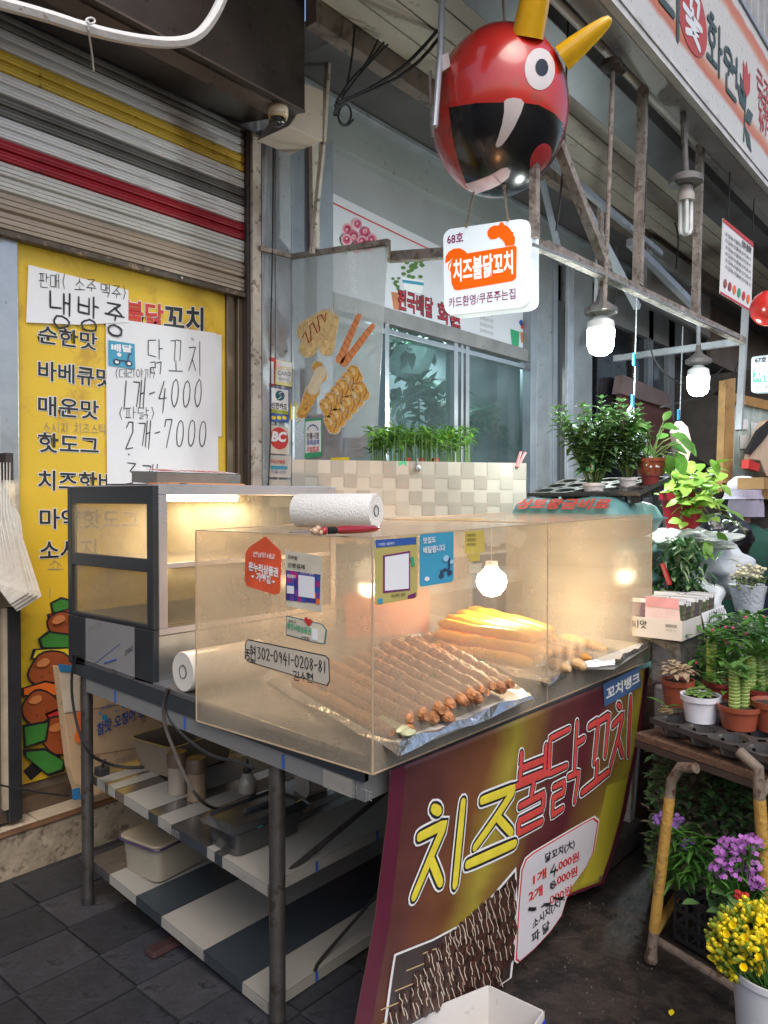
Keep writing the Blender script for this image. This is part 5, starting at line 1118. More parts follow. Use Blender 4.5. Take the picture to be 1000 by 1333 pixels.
# seasoning jars
for i, (px, py, lab) in enumerate(((231, 1032, 'left seasoning jar with brown lid on the middle shelf'), (256, 1040, 'right seasoning jar with brown lid on the middle shelf'))):
    c = onshelf(f1, px, py); k = depth_of(c)/FPX
    t = thing('seasoning_jar', lab, 'jar', tuple(c), 'seasoning jars on the middle shelf')
    MB().lathe([(.001, 0), (12.5*k, 0), (13*k, 3*k), (12*k, 6*k), (12*k, 36*k)], c, 20).build('body', mat('jar_glass_%d' % i, [(.24, .20, .16), (.20, .14, .09)][i], .2, 0, .2, 8), t, True)
    MB().lathe([(12.5*k, 0), (13.5*k, 1*k), (13.5*k, 14*k), (12*k, 18*k), (.001, 18*k)], c+Vector((0, 0, 36*k)), 20).build('lid', mat('brown_lid', (.10, .06, .04), .45), t, True)
# small bottle
c = onshelf(f1, 322, 1030); k = depth_of(c)/FPX
t = thing('sauce_bottle', 'small clear sauce bottle with black spout behind the steel pan', 'bottle', tuple(c))
MB().lathe([(.001, 0), (12*k, 0), (12*k, 14*k), (7*k, 22*k), (4*k, 26*k)], c, 16).build('body', mat('greasy_glass', (.35, .30, .24), .15, 0, .2, 9), t, True)
MB().lathe([(5*k, 24*k), (6*k, 28*k), (2.5*k, 34*k), (1.5*k, 42*k), (.001, 42*k)], c, 12).build('spout', rubber, t, True)
# tipped paper cup
c = onshelf(f1, 392, 1034)+Vector((0, 0, .03)); k = depth_of(c)/FPX; axx = (P(425, 1010, 'Y', c.y)-P(392, 1018, 'Y', c.y)+Vector((0, -.02, 0))).normalized()
t = thing('paper_cup', 'printed paper cup lying on its side behind the near cart leg', 'cup', tuple(c))
MB().lathe([(16*k, 0), (17*k, 1*k), (15.5*k, 3*k), (12*k, 36*k), (.001, 36*k)], c, 22, axis=axx).build('body', mat('cup_print', (.46, .40, .32), .6, 0, .2, 12, dirt=(.36, .10, .05), dirt_scale=18, dirt_amt=.38), t, True)
MB().lathe([(.001, 1.5*k), (13.8*k, 1.2*k)], c, 22, axis=axx).build('bottom', mat('cup_inner', (.50, .46, .38), .7), t, True)
# gastro pan with lid
c = onshelf(f1, 318, 1105); t = thing('steel_pan', 'dark stainless steel food pan with a slightly skewed lid on the middle shelf', 'pan', tuple(c))
pan_m = mat('pan_steel', (.15, .155, .16), .24, .85, .2, 5); an = math.radians(60)
c2 = c+Vector((.075, .03, .003)); tray('body', c2, .30, .16, .075, pan_m, an-1.1, .86, .010, t)
b = MB(); R = Matrix.Rotation(an-1.07, 3, 'Z'); q0 = [c2+R @ Vector((p[0]-.165, p[1]-.095, .084)) for p in rrect(.33, .19, .03, 3)]; q1 = [c2+R @ Vector(((p[0]-.165)*.86, (p[1]-.095)*.8, .10)) for p in rrect(.33, .19, .03, 3)]
q2 = [c2+R @ Vector(((p[0]-.165)*.8, (p[1]-.095)*.72, .093)) for p in rrect(.33, .19, .03, 3)]; N = len(q0)
b.add(q0+q1+q2, [(i*N+k_, i*N+(k_+1) % N, (i+1)*N+(k_+1) % N, (i+1)*N+k_) for i in (0, 1) for k_ in range(N)]+[tuple(range(2*N, 3*N)), tuple(range(N-1, -1, -1))]); ld = b.build('lid', pan_m, t, True, sharp=20)
b = MB(); b.bar(c2+R @ Vector((-.05, 0, .098)), c2+R @ Vector((.05, 0, .098)), .012, .012); b.build('handle', dkfilm, ld, bevel=.004)
MB().box(c.x+.01, c.x+.03, c.y-.055, c.y-.045, c.z+.078, c.z+.083).build('cloth_scrap', cyanp, t)
# lidded container on the lower shelf
c = onshelf(f2, 190, 1140); t = thing('lidded_container', 'cloudy white lidded plastic container with purple handle on the lowest shelf', 'container', tuple(c))
c2 = c+Vector((.12, .02, .003)); tray('body', c2, .30, .20, .12, tub, .12, .93, .004, t)
b = MB(); q = rrect(.315, .215, .03, 3); b.prism([c2+Matrix.Rotation(.12, 3, 'Z') @ Vector((p[0]-.1575, p[1]-.1075, .124)) for p in q], (0, 0, .012)); ld = b.build('lid', mat('lid_beige', (.33, .27, .19), .4), t, bevel=.004)
b = MB(); q = [c2+Matrix.Rotation(.12, 3, 'Z') @ Vector((x, y, .141)) for x, y in ((-.05, -.03), (.05, -.03), (.06, .02), (-.04, .02), (-.05, -.03))]; b.tube(q, .005, 6); b.build('handle', mat('purple_plastic', (.05, .03, .09), .4), ld)
b = MB(); q = [c2+Matrix.Rotation(.12, 3, 'Z') @ Vector((p[0]-.16, p[1]-.11, .123)) for p in rrect(.32, .22, .03, 3)]; b.tube(q+[q[0]], .004, 6); b.build('seal', MATS['purple_plastic'], ld)
# cables
for k, (q, lab) in enumerate((([(100, 852), (92, 880), (96, 930), (112, 980), (140, 1000), (170, 1003), (200, 1000)], 'long dark cable hanging down the far cart leg and running onto the shelf'),
             ([(220, 895), (212, 915), (214, 945), (226, 975), (240, 1010), (258, 1040), (275, 1055), (300, 1052)], 'brown cable drooping from the paper roll down to the steel pan'),
             ([(216, 910), (220, 935), (240, 960), (275, 985), (310, 992), (330, 1000)], 'black cable drooping under the counter edge to the plug'),
             ([(-10, 1020), (20, 1026), (60, 1033), (90, 1036)], 'thin cable lying on the door step at the left edge'))):
    pts = [P(x, y, 'X', XC-.015+.01*k) for x, y in q] if k < 3 else [P(x, y, 'Y', 3.10) for x, y in q]
    if k == 0: pts[-2] = onshelf(f1, 170, 1003)+Vector((0, 0, .008)); pts[-1] = onshelf(f1, 215, 998)+Vector((0, 0, .008)); pts[-3] = onshelf(f1, 140, 1002)+Vector((0, 0, .02))
    if k == 1: pts[-1] = onshelf(f1, 300, 1056)+Vector((0, 0, .01)); pts[-2] = onshelf(f1, 278, 1058)+Vector((0, 0, .012))
    o = cable(pts, .0055 if k < 3 else .004).build('cable', mat('grey_brown_cable', (.06, .05, .045), .5) if k == 1 else rubber, smooth=True); tag(o, lab, 'cable')
b = MB(); c = P(133, 998, 'X', XC+.02); b.box(c.x-.02, c.x+.02, c.y-.02, c.y+.02, c.z-.03, c.z+.0); b.tube([c+Vector((0, 0, 0)), c+Vector((0, -.02, .03))], .006, 6); tag(b.build('plug', rubber, bevel=.004), 'black plug knot at the far corner of the middle shelf', 'plug')
# red tub behind and sandals dark
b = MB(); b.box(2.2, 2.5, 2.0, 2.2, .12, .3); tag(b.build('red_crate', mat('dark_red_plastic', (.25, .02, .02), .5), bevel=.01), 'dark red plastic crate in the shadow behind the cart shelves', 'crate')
b = MB(); q = P(210, 1240, 'Z', 0); b.box(q.x-.05, q.x+.1, q.y-.03, q.y+.03, 0, .025); tag(b.build('red_slipper', mat('dull_maroon', (.03, .010, .010), .7), bevel=.012), 'dark red slipper on the tiles under the cart', 'slipper')

# ------------------------------------------------------------ cardboard box behind the cart
bx = thing('cardboard_box', 'flattened brown squid carton with blue print leaning behind the far cart leg', 'cardboard box', tuple(P(110, 1035, 'Y', 3.0)))
q = [(76, 868), (106, 872), (230, 900), (236, 1010), (104, 1040), (92, 1000)]
b = MB(); b.prism([P(x, y, 'Y', 3.02) for x, y in q], (0, .05, 0)); b.build('front_panel', card, bx, bevel=.003)
b = MB(); b.prism([P(x, y, 'Y', 3.015) for x, y in ((76, 868), (104, 874), (104, 925), (84, 928))], (0, .004, 0)); b.build('end_flap', mat('pale_cardboard', (.56, .46, .35), .8), bx)
b = MB(); b.prism([P(x, y, 'Y', 3.010) for x, y in ((76, 864), (100, 867), (102, 876), (78, 874))], (0, .004, 0)); b.prism([P(x, y, 'Y', 3.010) for x, y in ((94, 1028), (104, 1025), (106, 1040), (96, 1042))], (0, .004, 0)); b.build('blue_edge', mat('blue_card', (.03, .18, .38), .6), bx)
T('참맛 오징어 동해', 126, 958, 196, 928, 16, bluep, bx, .03, .003, 'Y', 3.012); T('냉동 오징어 채', 128, 1004, 184, 984, 8, inkthin, bx, .0, .003, 'Y', 3.012); T('PRODUCT OF KOREA', 130, 926, 180, 908, 5, bluep, bx, 0, .003, 'Y', 3.012)
for (x, y, r) in ((136, 934, 4), (130, 929, 2), (160, 920, 2), (178, 915, 3), (150, 926, 1.5), (186, 925, 2)):
    pxpoly([(x+r*math.cos(a*PI/5), y+r*math.sin(a*PI/5)) for a in range(10)], 'Y', 3.012, 'dot_print', cyanp, bx, .0005, .003)
pxpoly([(96, 932), (104, 925), (106, 945), (108, 960), (102, 968), (96, 962), (99, 950)], 'Y', 3.012, 'squid_print', orange, bx, .0005, .004)
for yy in (925, 985): pxpoly([(104, yy), (232, yy-20), (232, yy-19), (104, yy+1.2)], 'Y', 3.012, 'crease', mat('crease_brown', (.25, .15, .08)), bx, .0005, .002)

# ------------------------------------------------------------ warmer cabinet
YWm = 2.17
wf = mat('warmer_black', (.028, .032, .038), .35, .2, .2, 4); wa = mat('warmer_aluminium', (.55, .53, .56), .28, .75, .1, 3)
za = P(197, 891, 'X', XC).z; zt = P(197, 632, 'X', XC).z; yb = P(88, 700, 'X', XC).y; xr = P(437, 632, 'Y', YWm).x
zbm = P(197, 820, 'X', XC).z; zmd = P(197, 737, 'X', XC).z
wm = thing('food_warmer', 'glazed food warming cabinet with black side frame standing on the cart counter', 'warmer', (1.8, 2.4, za))
b = MB()
x0, x1, y0, y1 = XC, XC+.022, YWm, yb
b.box(x0, x1, y0, y0+.035, zbm-.0, zt); b.box(x0, x1, y1-.03, y1, zbm, zt); b.box(x0, x1, y0+.035, y1-.03, zt-.06, zt); b.box(x0, x1, y0+.035, y1-.03, zmd-.022, zmd+.022); b.box(x0, x1, y0+.035, y1-.03, zbm-.0, zbm+.014)
b.build('side_frame', wf, wm, bevel=.002)
MB().box(x0, x1, y0, y0+.11, za+.0, zbm-.002).build('side_foot_panel', wf, wm, bevel=.002); MB().box(x0, x1, y1-.12, y1, za, zbm-.002).build('side_foot_panel', wf, wm, bevel=.002)
b = MB(); b.box(x0+.002, x1, y0+.112, y1-.122, za+.0, zbm-.002); sp_ = b.build('film_panel', mat('grey_film_panel', (.36, .36, .37), .35, .5, .08, 3), wm)
for (a, c, wd) in ((.15, .02, .0), (.55, .45, 0)): pass
fa = lambda a, c, l=0.0: Vector((XC+.001-l, y1-.14-.09*a+.0*c, zbm-.05+.05*a*.6+.016*c)); fa.n = NRM['X']; text(fa, 'STAINLESS STEEL', inkthin, sp_, 0, .0005)
fa = lambda a, c, l=0.0: Vector((XC+.001-l, y0+.17-.05*a, za+.07+.03*a+.018*c)); fa.n = NRM['X']; text(fa, 'STAINLE', ink, sp_, 0, .0005)
b = MB(); b.bar((XC+.0005, y0+.3, za+.03), (XC+.0005, y0+.22, za+.055), .004, .004); b.bar((XC+.0005, y0+.4, za+.0), (XC+.0005, y0+.2, za+.11), .0012, .0012); b.build('film_stripe', bluep, sp_)
MB().box(x0+.01, xr, y0+.01, y1, zt-.004, zt+.004).build('roof', wa, wm)
b = MB(); b.box(x1, xr, y0-.002, y0+.016, zt-.03, zt+.006); b.box(x0+.022, x0+.055, y0-.002, y0+.012, zbm, zt-.03); b.box(xr-.03, xr, y0-.002, y0+.012, zbm, zt-.03); b.box(x0+.022, xr, y0-.002, y0+.014, zbm-.022, zbm)
b.box(x0+.055, xr-.03, y0+.002, y0+.010, zmd-.012, zmd+.006); b.build('front_frame', wa, wm, bevel=.002)
b = MB(); b.box(x0+.022, xr, y0, y0+.02, za, zbm-.024); b.build('front_panel', steel, wm)
wgl = hazy('warmer_glass', (.55, .50, .40), .34, .12, 4, (1, 1, 1), .08, (.98, .95, .88))
MB().box(x0+.008, x0+.012, y0+.035, y1-.03, zbm+.014, zt-.06).build('side_glass', wgl, wm); MB().box(x0+.055, xr-.03, y0+.004, y0+.008, zbm, zt-.03).build('front_glass', wgl, wm)
MB().box(x0+.03, xr, y1-.014, y1-.010, zbm, zt-.03).build('back_glass', hazy('back_glass', (.55, .50, .4), .5, .3, 4, warm=(1, .98, .92)), wm); MB().box(xr-.012, xr-.008, y0+.02, y1-.02, zbm, zt-.02).build('side_glass', wgl, wm)
MB().box(x0+.012, xr, y0+.01, y1, za, za+.01).build('base', wf, wm)
def grid_sheet(z, name):
    b = MB(); b.box(x0+.025, xr-.02, y0+.02, y1-.02, z-.004, z); s_ = b.build(name, mat('perforated_tray', (.42, .36, .28), .4, .6, .1, 5), wm)
    b = MB()
    for k in range(26): y = y0+.03+k*(y1-y0-.06)/26; b.box(x0+.03, xr-.025, y, y+.006, z+.001, z+.006)
    b.build('tray_ribs', MATS['perforated_tray'], s_); return s_
grid_sheet(zmd-.006, 'rack'); grid_sheet(zbm+.004, 'rack')
lmp = MB(); lmp.tube([(x0+.10, y0+.07, zt-.04), (x0+.40, y0+.07, zt-.04)], .011, 12); wlamp = mat('warm_tube_lit', (1, .8, .5), .3, emis=(1, .72, .36), es=22); lmp.build('heat_lamp', wlamp, wm, True)
L = bpy.data.lights.new('heat_light', 'AREA'); L.shape = 'RECTANGLE'; L.size = .3; L.size_y = .03; L.energy = 2.6; L.color = (1, .80, .55); lo = bpy.data.objects.new('heat_light', L); COL.objects.link(lo); lo.location = (x0+.25, y0+.07, zt-.056); attach(lo, wm)
# books/box on top
c = P(262, 628, 'Y', YWm+.15)
t = thing('printed_box', 'flat printed carton with red lettering lying on top of the warmer cabinet', 'box', tuple(c))
b = MB(); a, d = P(205, 622, 'Y', YWm+.12), P(318, 628, 'Y', YWm+.10); b.box(a.x, d.x, a.y, a.y+.16, zt+.012, zt+.052); b.build('carton', mat('carton_dark', (.17, .165, .15), .5, 0, .2, 6), t, bevel=.002).rotation_euler = (.06, 0, 0)
ls = []
for (body, p0, p1, m, h) in (('짬뽕 시원한맛', .05, .9, redp, .02),):
    g = lambda u, v, l=0.0: Vector((a.x+.02+(d.x-a.x-.05)*u, a.y+.01+.10*v, zt+.052+.0065*(v*1.6-.6)+.0045+l)); g.n = Vector((0, 0, 1))
    b = MB(); b.add([g(-.06, -.1), g(1.08, -.1), g(1.08, 1.3), g(-.06, 1.3)], [(0, 1, 2, 3)]); b.build('label', paper, t); text(g, body, m, t, .03, .001)
b = MB(); b.add([(d.x+.001, a.y+.004, zt+.014), (d.x+.001, a.y+.15, zt+.02), (d.x+.001, a.y+.15, zt+.058), (d.x+.001, a.y+.004, zt+.048)], [(0, 1, 2, 3)]); b.build('label', paper, t)
b = MB(); b.box(a.x-.03, d.x-.06, YWm+.02, YWm+.14, zt+.0065, zt+.0115); tag(b.build('orange_card', mat('orange_card', (.72, .30, .12), .5, 0, .1, 9)), 'orange printed card lying under the carton on the warmer', 'card', None).rotation_euler = (0, 0, .04)
b = MB(); b.prism([(x0-.0, y0+.28, zt+.005), (x0+.12, y0-.0, zt+.005), (x0+.22, y0+.06, zt+.005), (x0+.10, y0+.32, zt+.005)], (0, 0, .004)); tag(b.build('black_sheet', black), 'thin black sheet lying at the near corner on top of the warmer', 'sheet')

# ------------------------------------------------------------ acrylic display box
XA, YA = 1.4065, 1.218
zb, zt2 = .83, 1.403
XM = P(712, 800, 'Y', YA).x; XE2 = P(848, 760, 'Y', YA).x; YB2 = 1.922
disp = thing('display_box', 'big scratched clear acrylic display box full of skewers on the cart', 'display box', (2.2, 1.55, zb))
ac_side = hazy('acrylic_side', (.60, .53, .43), .56, .24, 3, (1, 1, 1.6), .16, (.98, .94, .88))
ac_front = hazy('acrylic_front', (.61, .55, .46), .48, .17, 2.2, (1, 1, 1.3), .12, (.99, .96, .91))
ac_top = hazy('acrylic_top', (.60, .56, .50), .34, .16, 2.6, (1, 1, 1), .10, (.98, .96, .93))
ztR = P(848, 671, 'Y', YA).z; zbR = P(848, 862, 'Y', YA).z+.01
zT = lambda x: zt2+(ztR-zt2)*(x-XA)/(XE2-XA); zB = lambda x: zb+(zbR-zb)*(x-XA)/(XE2-XA)
b = MB(); b.prism([(XA+.004, YA, zB(XA)), (XM, YA, zB(XM)), (XM, YA, zT(XM)), (XA+.004, YA, zT(XA))], (0, .004, 0)); b.build('front_panel', ac_front, disp)
b = MB(); b.prism([(XM+.004, YA, zB(XM)), (XE2, YA, zB(XE2)), (XE2, YA, zT(XE2)), (XM+.004, YA, zT(XM))], (0, .004, 0)); b.build('front_panel', ac_front, disp)
MB().box(XA, XA+.004, YA, YB2, zb, zt2).build('side_panel', ac_side, disp)
b = MB(); b.prism([(XE2, YA, zB(XE2)), (XE2, YB2, zB(XE2)), (XE2, YB2, zT(XE2)), (XE2, YA, zT(XE2))], (-.004, 0, 0)); b.build('side_panel', ac_front, disp)
b = MB(); b.prism([(XA, YA, zt2), (XE2, YA, ztR), (XE2, YB2, ztR), (XA, YB2, zt2)], (0, 0, .004)); b.build('top_panel', ac_top, disp)
b = MB(); b.prism([(XA+.3, YB2-.004, .87), (XE2-.3, YB2-.004, .87), (XE2-.3, YB2-.004, zT(2.5)-.004), (XA+.3, YB2-.004, zt2-.004)], (0, .004, 0)); b.build('back_panel', ac_top, disp)
edge = mat('acrylic_edge', (.50, .37, .24), .25, 0, .15, 9)
b = MB(); e_ = .0022
for (p, q) in (((XA, YA, zb), (XA, YA, zt2)), ((XA, YA, zt2+.004), (XE2, YA, ztR+.004)), ((XA, YA, zb), (XM, YA, zB(XM))), ((XM, YA, zB(XM)), (XE2, YA, zB(XE2))), ((XM+.002, YA-.001, zB(XM)), (XM+.002, YA-.001, zT(XM))), ((XE2, YA, zB(XE2)), (XE2, YA, ztR)), ((XA, YA, zt2+.004), (XA, YB2, zt2+.004)), ((XA, YA, zb), (XA, YB2, zb)), ((XA, YB2, zb), (XA, YB2, zt2)), ((XA, YB2, zt2+.004), (XE2, YB2, ztR+.004)), ((XM+.002, YA, zT(XM)+.005), (XM+.002, YB2, zT(XM)+.005))): b.bar(p, q, e_*1.6)
b.build('edges', edge, disp)
hl = P(640, 757, 'Y', 1.60); t = thing('added_glare_bulb', 'added warm bulb standing in for a glare patch inside the display box', 'added bulb', tuple(hl))  # added bulb, stands in for a bright glare patch in the acrylic
k = depth_of(hl)/FPX; MB().lathe([(.001, -20*k), (11*k, -17*k), (18*k, -8*k), (20*k, 0), (18*k, 9*k), (10*k, 16*k), (7*k, 22*k)], hl, 24).build('glass', mat('glare_bulb_glow', (1, .9, .7), .3, emis=(1, .84, .58), es=16), t, True)
MB().lathe([(8*k, 20*k), (8*k, 22*k), (8*k, 27*k), (.001, 27*k)], hl, 16).build('socket', white, t, True); MB().tube([hl+Vector((0, 0, 27*k)), Vector((hl.x, hl.y, zT(hl.x)-.001))], .002, 6).build('cord', white, t)
L = bpy.data.lights.new('bulb_light', 'POINT'); L.energy = 13; L.color = (1, .79, .53); L.shadow_soft_size = .04; lo = bpy.data.objects.new('bulb_light', L); COL.objects.link(lo); lo.location = hl+Vector((0, 0, -24*k)); attach(lo, t)  # added warm light of the stand-in bulb
# stickers on the acrylic
YF = YA; stk = disp
def dec(pts, m, ax='Y', val=YF, lift=.0015, name='sticker', r=0): return pxpoly(pts, ax, val, name, m, disp, .0006, lift)
def rpx(x0, y0, x1, y1, sl, sr, r=3):   # rounded quad: slopes sl at top and sr at the bottom
    w_, h_ = x1-x0, y1-y0; return [(x0+p[0], y0+(h_-p[1])+(sl*(p[0]/w_)*(p[1]/h_)+sr*(p[0]/w_)*(1-p[1]/h_))) for p in rrect(w_, h_, r, 3)]
oliv = mat('olive_sticker', (.45, .38, .12), .5, 0, .08, 6)
dec(rpx(488, 707, 543, 788, -12, -10, 4), oliv); dec([(488, 703), (541, 699), (541, 708), (489, 713)], bluep, lift=.0025); dec([(498, 723), (533, 717), (533, 768), (498, 772)], mat('maroon_print', (.16, .02, .12)), lift=.0025); dec([(500, 725), (531, 720), (531, 766), (500, 769)], paper, lift=.0035)
T('가맹점 서울페이', 491, 711, 512, 709, 4, white, disp, 0, .0035, 'Y', YF); T('제로페이 결제', 508, 778, 526, 776, 5, ink, disp, 0, .0035, 'Y', YF); dec([(491, 780), (497, 778), (497, 785), (491, 786)], cyanp, lift=.0035); dec([(530, 775), (540, 771), (540, 778), (530, 779)], mat('maroon_print', (.16, .02, .12)), lift=.0035); dec([(533, 726), (537, 724), (539, 736), (535, 738)], greenp, lift=.0035)
dec(rpx(546, 695, 590, 764, -5, -7, 4), cyanp); T('맛집도', 550, 708, 566, 706, 8, white, disp, .02, .0035, 'Y', YF); T('배달됩니다', 550, 721, 578, 717, 9, white, disp, .02, .0035, 'Y', YF)
g = aff('Y', YF, (570, 757), (588, 752), (570, 722)); b = MB(); disc(b, g, .2, .2, .17, l=.004, sy=.55); disc(b, g, .8, .22, .17, l=.004, sy=.55); b.tube([g(.1, .35, .005), g(.4, .4, .005), g(.7, .35, .005), g(.75, .8, .005)], .004, 6, flat=g.n); b.build('scooter_print', mat('navy_print', (.03, .05, .1)), disp)
b = MB(); disc(b, g, .5, .8, .2, l=.0045, sy=.6); disc(b, g, .9, .62, .16, l=.0045, sy=.5); b.build('scooter_print', mat('pale_blue_print', (.35, .55, .68)), disp); g = aff('Y', YF, (552, 757), (558, 756), (552, 751)); b = MB(); disc(b, g, .5, .5, .5, l=.003); b.build('scooter_print', white, disp)
dec(rpx(605, 692, 630, 721, -2, -2, 2), mat('mustard_print', (.55, .42, .08))); dec([(607, 722), (612, 731), (624, 730), (624, 720)], MATS['mustard_print'], lift=.002)
for kk_ in range(3): T('위생모범업소', 607, 699+6*kk_, 619, 698+6*kk_, 4, ink, disp, 0, .003, 'Y', YF)
dec([(610, 735), (626, 733), (626, 745), (610, 747)], mat('faded_tape', (.62, .52, .36)), lift=.002)
# side stickers
XS_ = XA
dec([(346, 698), (366, 717), (367, 726), (365, 772), (358, 774), (322, 763), (319, 755), (320, 720), (325, 712)], mat('red_orange_print', (.66, .09, .03), .5), 'X', XS_)
H('안녕하세요', 331, 724, 359, 728, 6, white, disp, .0008, .003, 'X', XS_, slant=.2); T('온누리상품권', 325, 742, 363, 751, 11, white, disp, .04, .003, 'X', XS_); T('가맹점', 335, 755, 353, 760, 10, white, disp, .04, .003, 'X', XS_)
for x, y in ((330, 750), (357, 757)): g = aff('X', XS_, (x-1.5, y+1.5), (x+1.5, y+2), (x-1.5, y-1.5)); b = MB(); disc(b, g, .5, .5, .5, 8, .003); b.build('dot_print', white, disp)
dec([(372, 716), (420, 724), (420, 797), (373, 789)], mat('cream_poster', (.60, .54, .42), .5), 'X', XS_)
dec([(373, 742), (418, 748), (417, 786), (373, 781)], mat('deep_blue_print', (.04, .04, .22)), 'X', XS_, .0025)
random.seed(8)
for i in range(9):
    for j in range(5):
        if random.random() < .5:
            x, y = 374+i*4.8, 743+j*7.6+i*.7; dec([(x, y), (x+4.8, y+.7), (x+4.8, y+8), (x, y+7.3)], [mat('magenta_print', (.40, .02, .16)), bluep, orange, mat('violet_print', (.14, .05, .3))][random.randrange(4)], 'X', XS_, .003, 'print_square')
dec([(390, 748), (411, 751), (411, 779), (390, 776)], paper, 'X', XS_, .0042); dec([(375, 762), (384, 763), (384, 773), (375, 772)], paper, 'X', XS_, .0042); T('모바일', 376, 727, 388, 729, 5, ink, disp, .02, .004, 'X', XS_); T('간편결제', 376, 738, 398, 741, 6, ink, disp, .02, .004, 'X', XS_); T('광진구 결제', 393, 746.5, 410, 749, 3, white, disp, .0, .0045, 'X', XS_); T('제로페이', 375, 752, 386, 753.5, 5, white, disp, .02, .004, 'X', XS_)
dec([(373, 801), (420, 812), (426, 820), (424, 839), (410, 837), (373, 827)], MATS['teal_print'], 'X', XS_); dec([(374, 802.5), (419, 813), (424.5, 820), (422.5, 837.5), (410, 835.5), (374, 825.5)], MATS['cream_poster'], 'X', XS_, .0025)
T('광진사랑상품권', 375, 818, 406, 826, 8, greenp, disp, .03, .004, 'X', XS_); T('가맹점', 393, 832, 404, 834, 5, ink, disp, .01, .004, 'X', XS_); T('광진구', 377, 810, 387, 812, 4, ink, disp, .01, .004, 'X', XS_)
dec([(403, 815), (398, 808), (398, 804), (401, 803), (403, 806), (406, 805), (408, 808), (407, 812)], redp, 'X', XS_, .0045); dec([(408, 818), (415, 820), (415, 834), (408, 832)], white, 'X', XS_, .0045)
dec([(320, 835), (324, 832), (424, 853), (429, 858), (430, 886), (427, 893), (324, 862), (319, 856)], ink, 'X', XS_, .0012); dec([(321, 836), (324, 833.5), (424, 854.5), (428, 859), (429, 886), (426, 891.5), (324, 860.5), (320, 855.5)], mat('account_card', (.50, .44, .36), .5, 0, .06, 6), 'X', XS_, .0022)
H('농협', 320, 858, 334, 862, 20, ink, disp, .0017, .0035, 'X', XS_, gap=.05); H('302-0941-0208-81', 336, 856, 426, 876, 14, ink, disp, .0017, .0035, 'X', XS_, jit=.015, gap=.12); H('김수현', 383, 884, 409, 889, 11, ink, disp, .0015, .0035, 'X', XS_, gap=.08)
# ------------------------------------------------------------ food trays inside
foil = mat('crumpled_foil', (.62, .62, .62), .22, .95, .1, 14, bump=1.0, bscale=30)
chick = mat('grilled_chicken', (.48, .21, .09), .6, 0, .5, 18, dirt=(.22, .08, .03), dirt_scale=34, dirt_amt=.46, bump=.9, bscale=60)
corn = mat('corn_dog_yellow', (.85, .38, .012), .5, 0, .2, 20, bump=.5, bscale=50); bunm = mat('pale_skin', (.62, .42, .22), .5, 0, .2, 15, bump=.4)
def oz(px, py, z): return P(px, py, 'Z', z)
def foil_tray(lab, corners, z, h=.03):
    t = thing('foil_tray', lab, 'tray', tuple(oz(*corners[0], z)))
    q = [oz(x, y, z) for x, y in corners]; cen = sum(q, Vector())/len(q); b = MB(); pts = []
    for i in range(len(q)):
        for s_ in range(8): pts.append(q[i].lerp(q[(i+1) % len(q)], s_/8))
    N = len(pts); r0 = [cen+(p-cen)*.95+Vector((0, 0, .0)) for p in pts]; r1 = [p+Vector((random.uniform(-.006, .006), random.uniform(-.006, .006), h+random.uniform(-.007, .008))) for p in pts]; r2 = [cen+(p-cen)*1.03+Vector((0, 0, h-.016+random.uniform(-.01, .006))) for p in pts]; r3 = [cen+(p-cen)*.90+Vector((0, 0, .008+random.uniform(0, .004))) for p in pts]
    b.add(r2+r1+r3+[cen+Vector((0, 0, .006))], [(i*N+k_, i*N+(k_+1) % N, (i+1)*N+(k_+1) % N, (i+1)*N+k_) for i in (0, 1) for k_ in range(N)]+[(2*N+k_, 2*N+(k_+1) % N, 3*N) for k_ in range(N)]); b.build('foil', foil, t)
    b = MB(); b.prism([cen+(p-cen)*.97-Vector((0, 0, .0)) for p in q], (0, 0, h-.016)); b.build('base', mat('tray_base', (.55, .52, .46), .6), t); return t
zd = ZD+.012
foil_tray('foil lined tray of brown chicken skewers at the near left inside the display box', [(352, 895), (520, 985), (690, 915), (560, 830)], zd)
foil_tray('foil lined tray of yellow corn dogs in the middle of the display box', [(560, 850), (716, 895), (770, 858), (640, 815)], zd+.012)
foil_tray('small foil tray of pale snacks at the right end of the display box', [(700, 872), (800, 872), (846, 842), (760, 830)], zd+.02)
random.seed(21); proto = None
# rows of chicken skewers
ORD = ['first', 'second', 'third', 'fourth', 'fifth', 'sixth', 'seventh', 'eighth', 'ninth', 'tenth', 'eleventh']
SKL = lambda la, i: '%s chicken skewer from the left in the %s layer of the near tray' % (ORD[i], ('bottom', 'top')[la])
A, B, C_, D = oz(366, 893, zd+.02), oz(519, 976, zd+.02), oz(684, 912, zd+.02), oz(556, 834, zd+.04)
for layer in range(2):
    for i in range(11-layer*3):
        u = (i+.6+layer*1.3)/11.2+random.uniform(-.012, .012); p = A.lerp(D, u); q = B.lerp(C_, u); p = p.lerp(q, .03+.03*random.random()); q = q.lerp(p, .06*random.random()+.03)
        dz = Vector((0, 0, .012+layer*.022+.020*u*u+random.uniform(0, .006))); q = q+(q-p)*random.uniform(-.05, .03)
        b = MB(); n_ = 11; b.tube([p.lerp(q, (k_)/(n_*3))+dz+Vector((random.uniform(-.002, .002), random.uniform(-.002, .002), random.uniform(-.002, .004))) for k_ in range(n_*3+1)], [(.0165+.0022*abs(math.sin(k_*PI/3+i))+random.uniform(-.002, .002))*(1 if 0 < k_ < n_*3 else .55) for k_ in range(n_*3+1)], 9)
        t = thing('chicken_skewer', SKL(layer, i), 'skewer', tuple(p+dz), 'chicken skewers on the near foil tray')
        b.build('meat', chick, t, True); MB().tube([p+dz+(p-q)*.10, p+dz], .0025, 5).build('stick', mat('bamboo', (.55, .40, .2), .6), t)
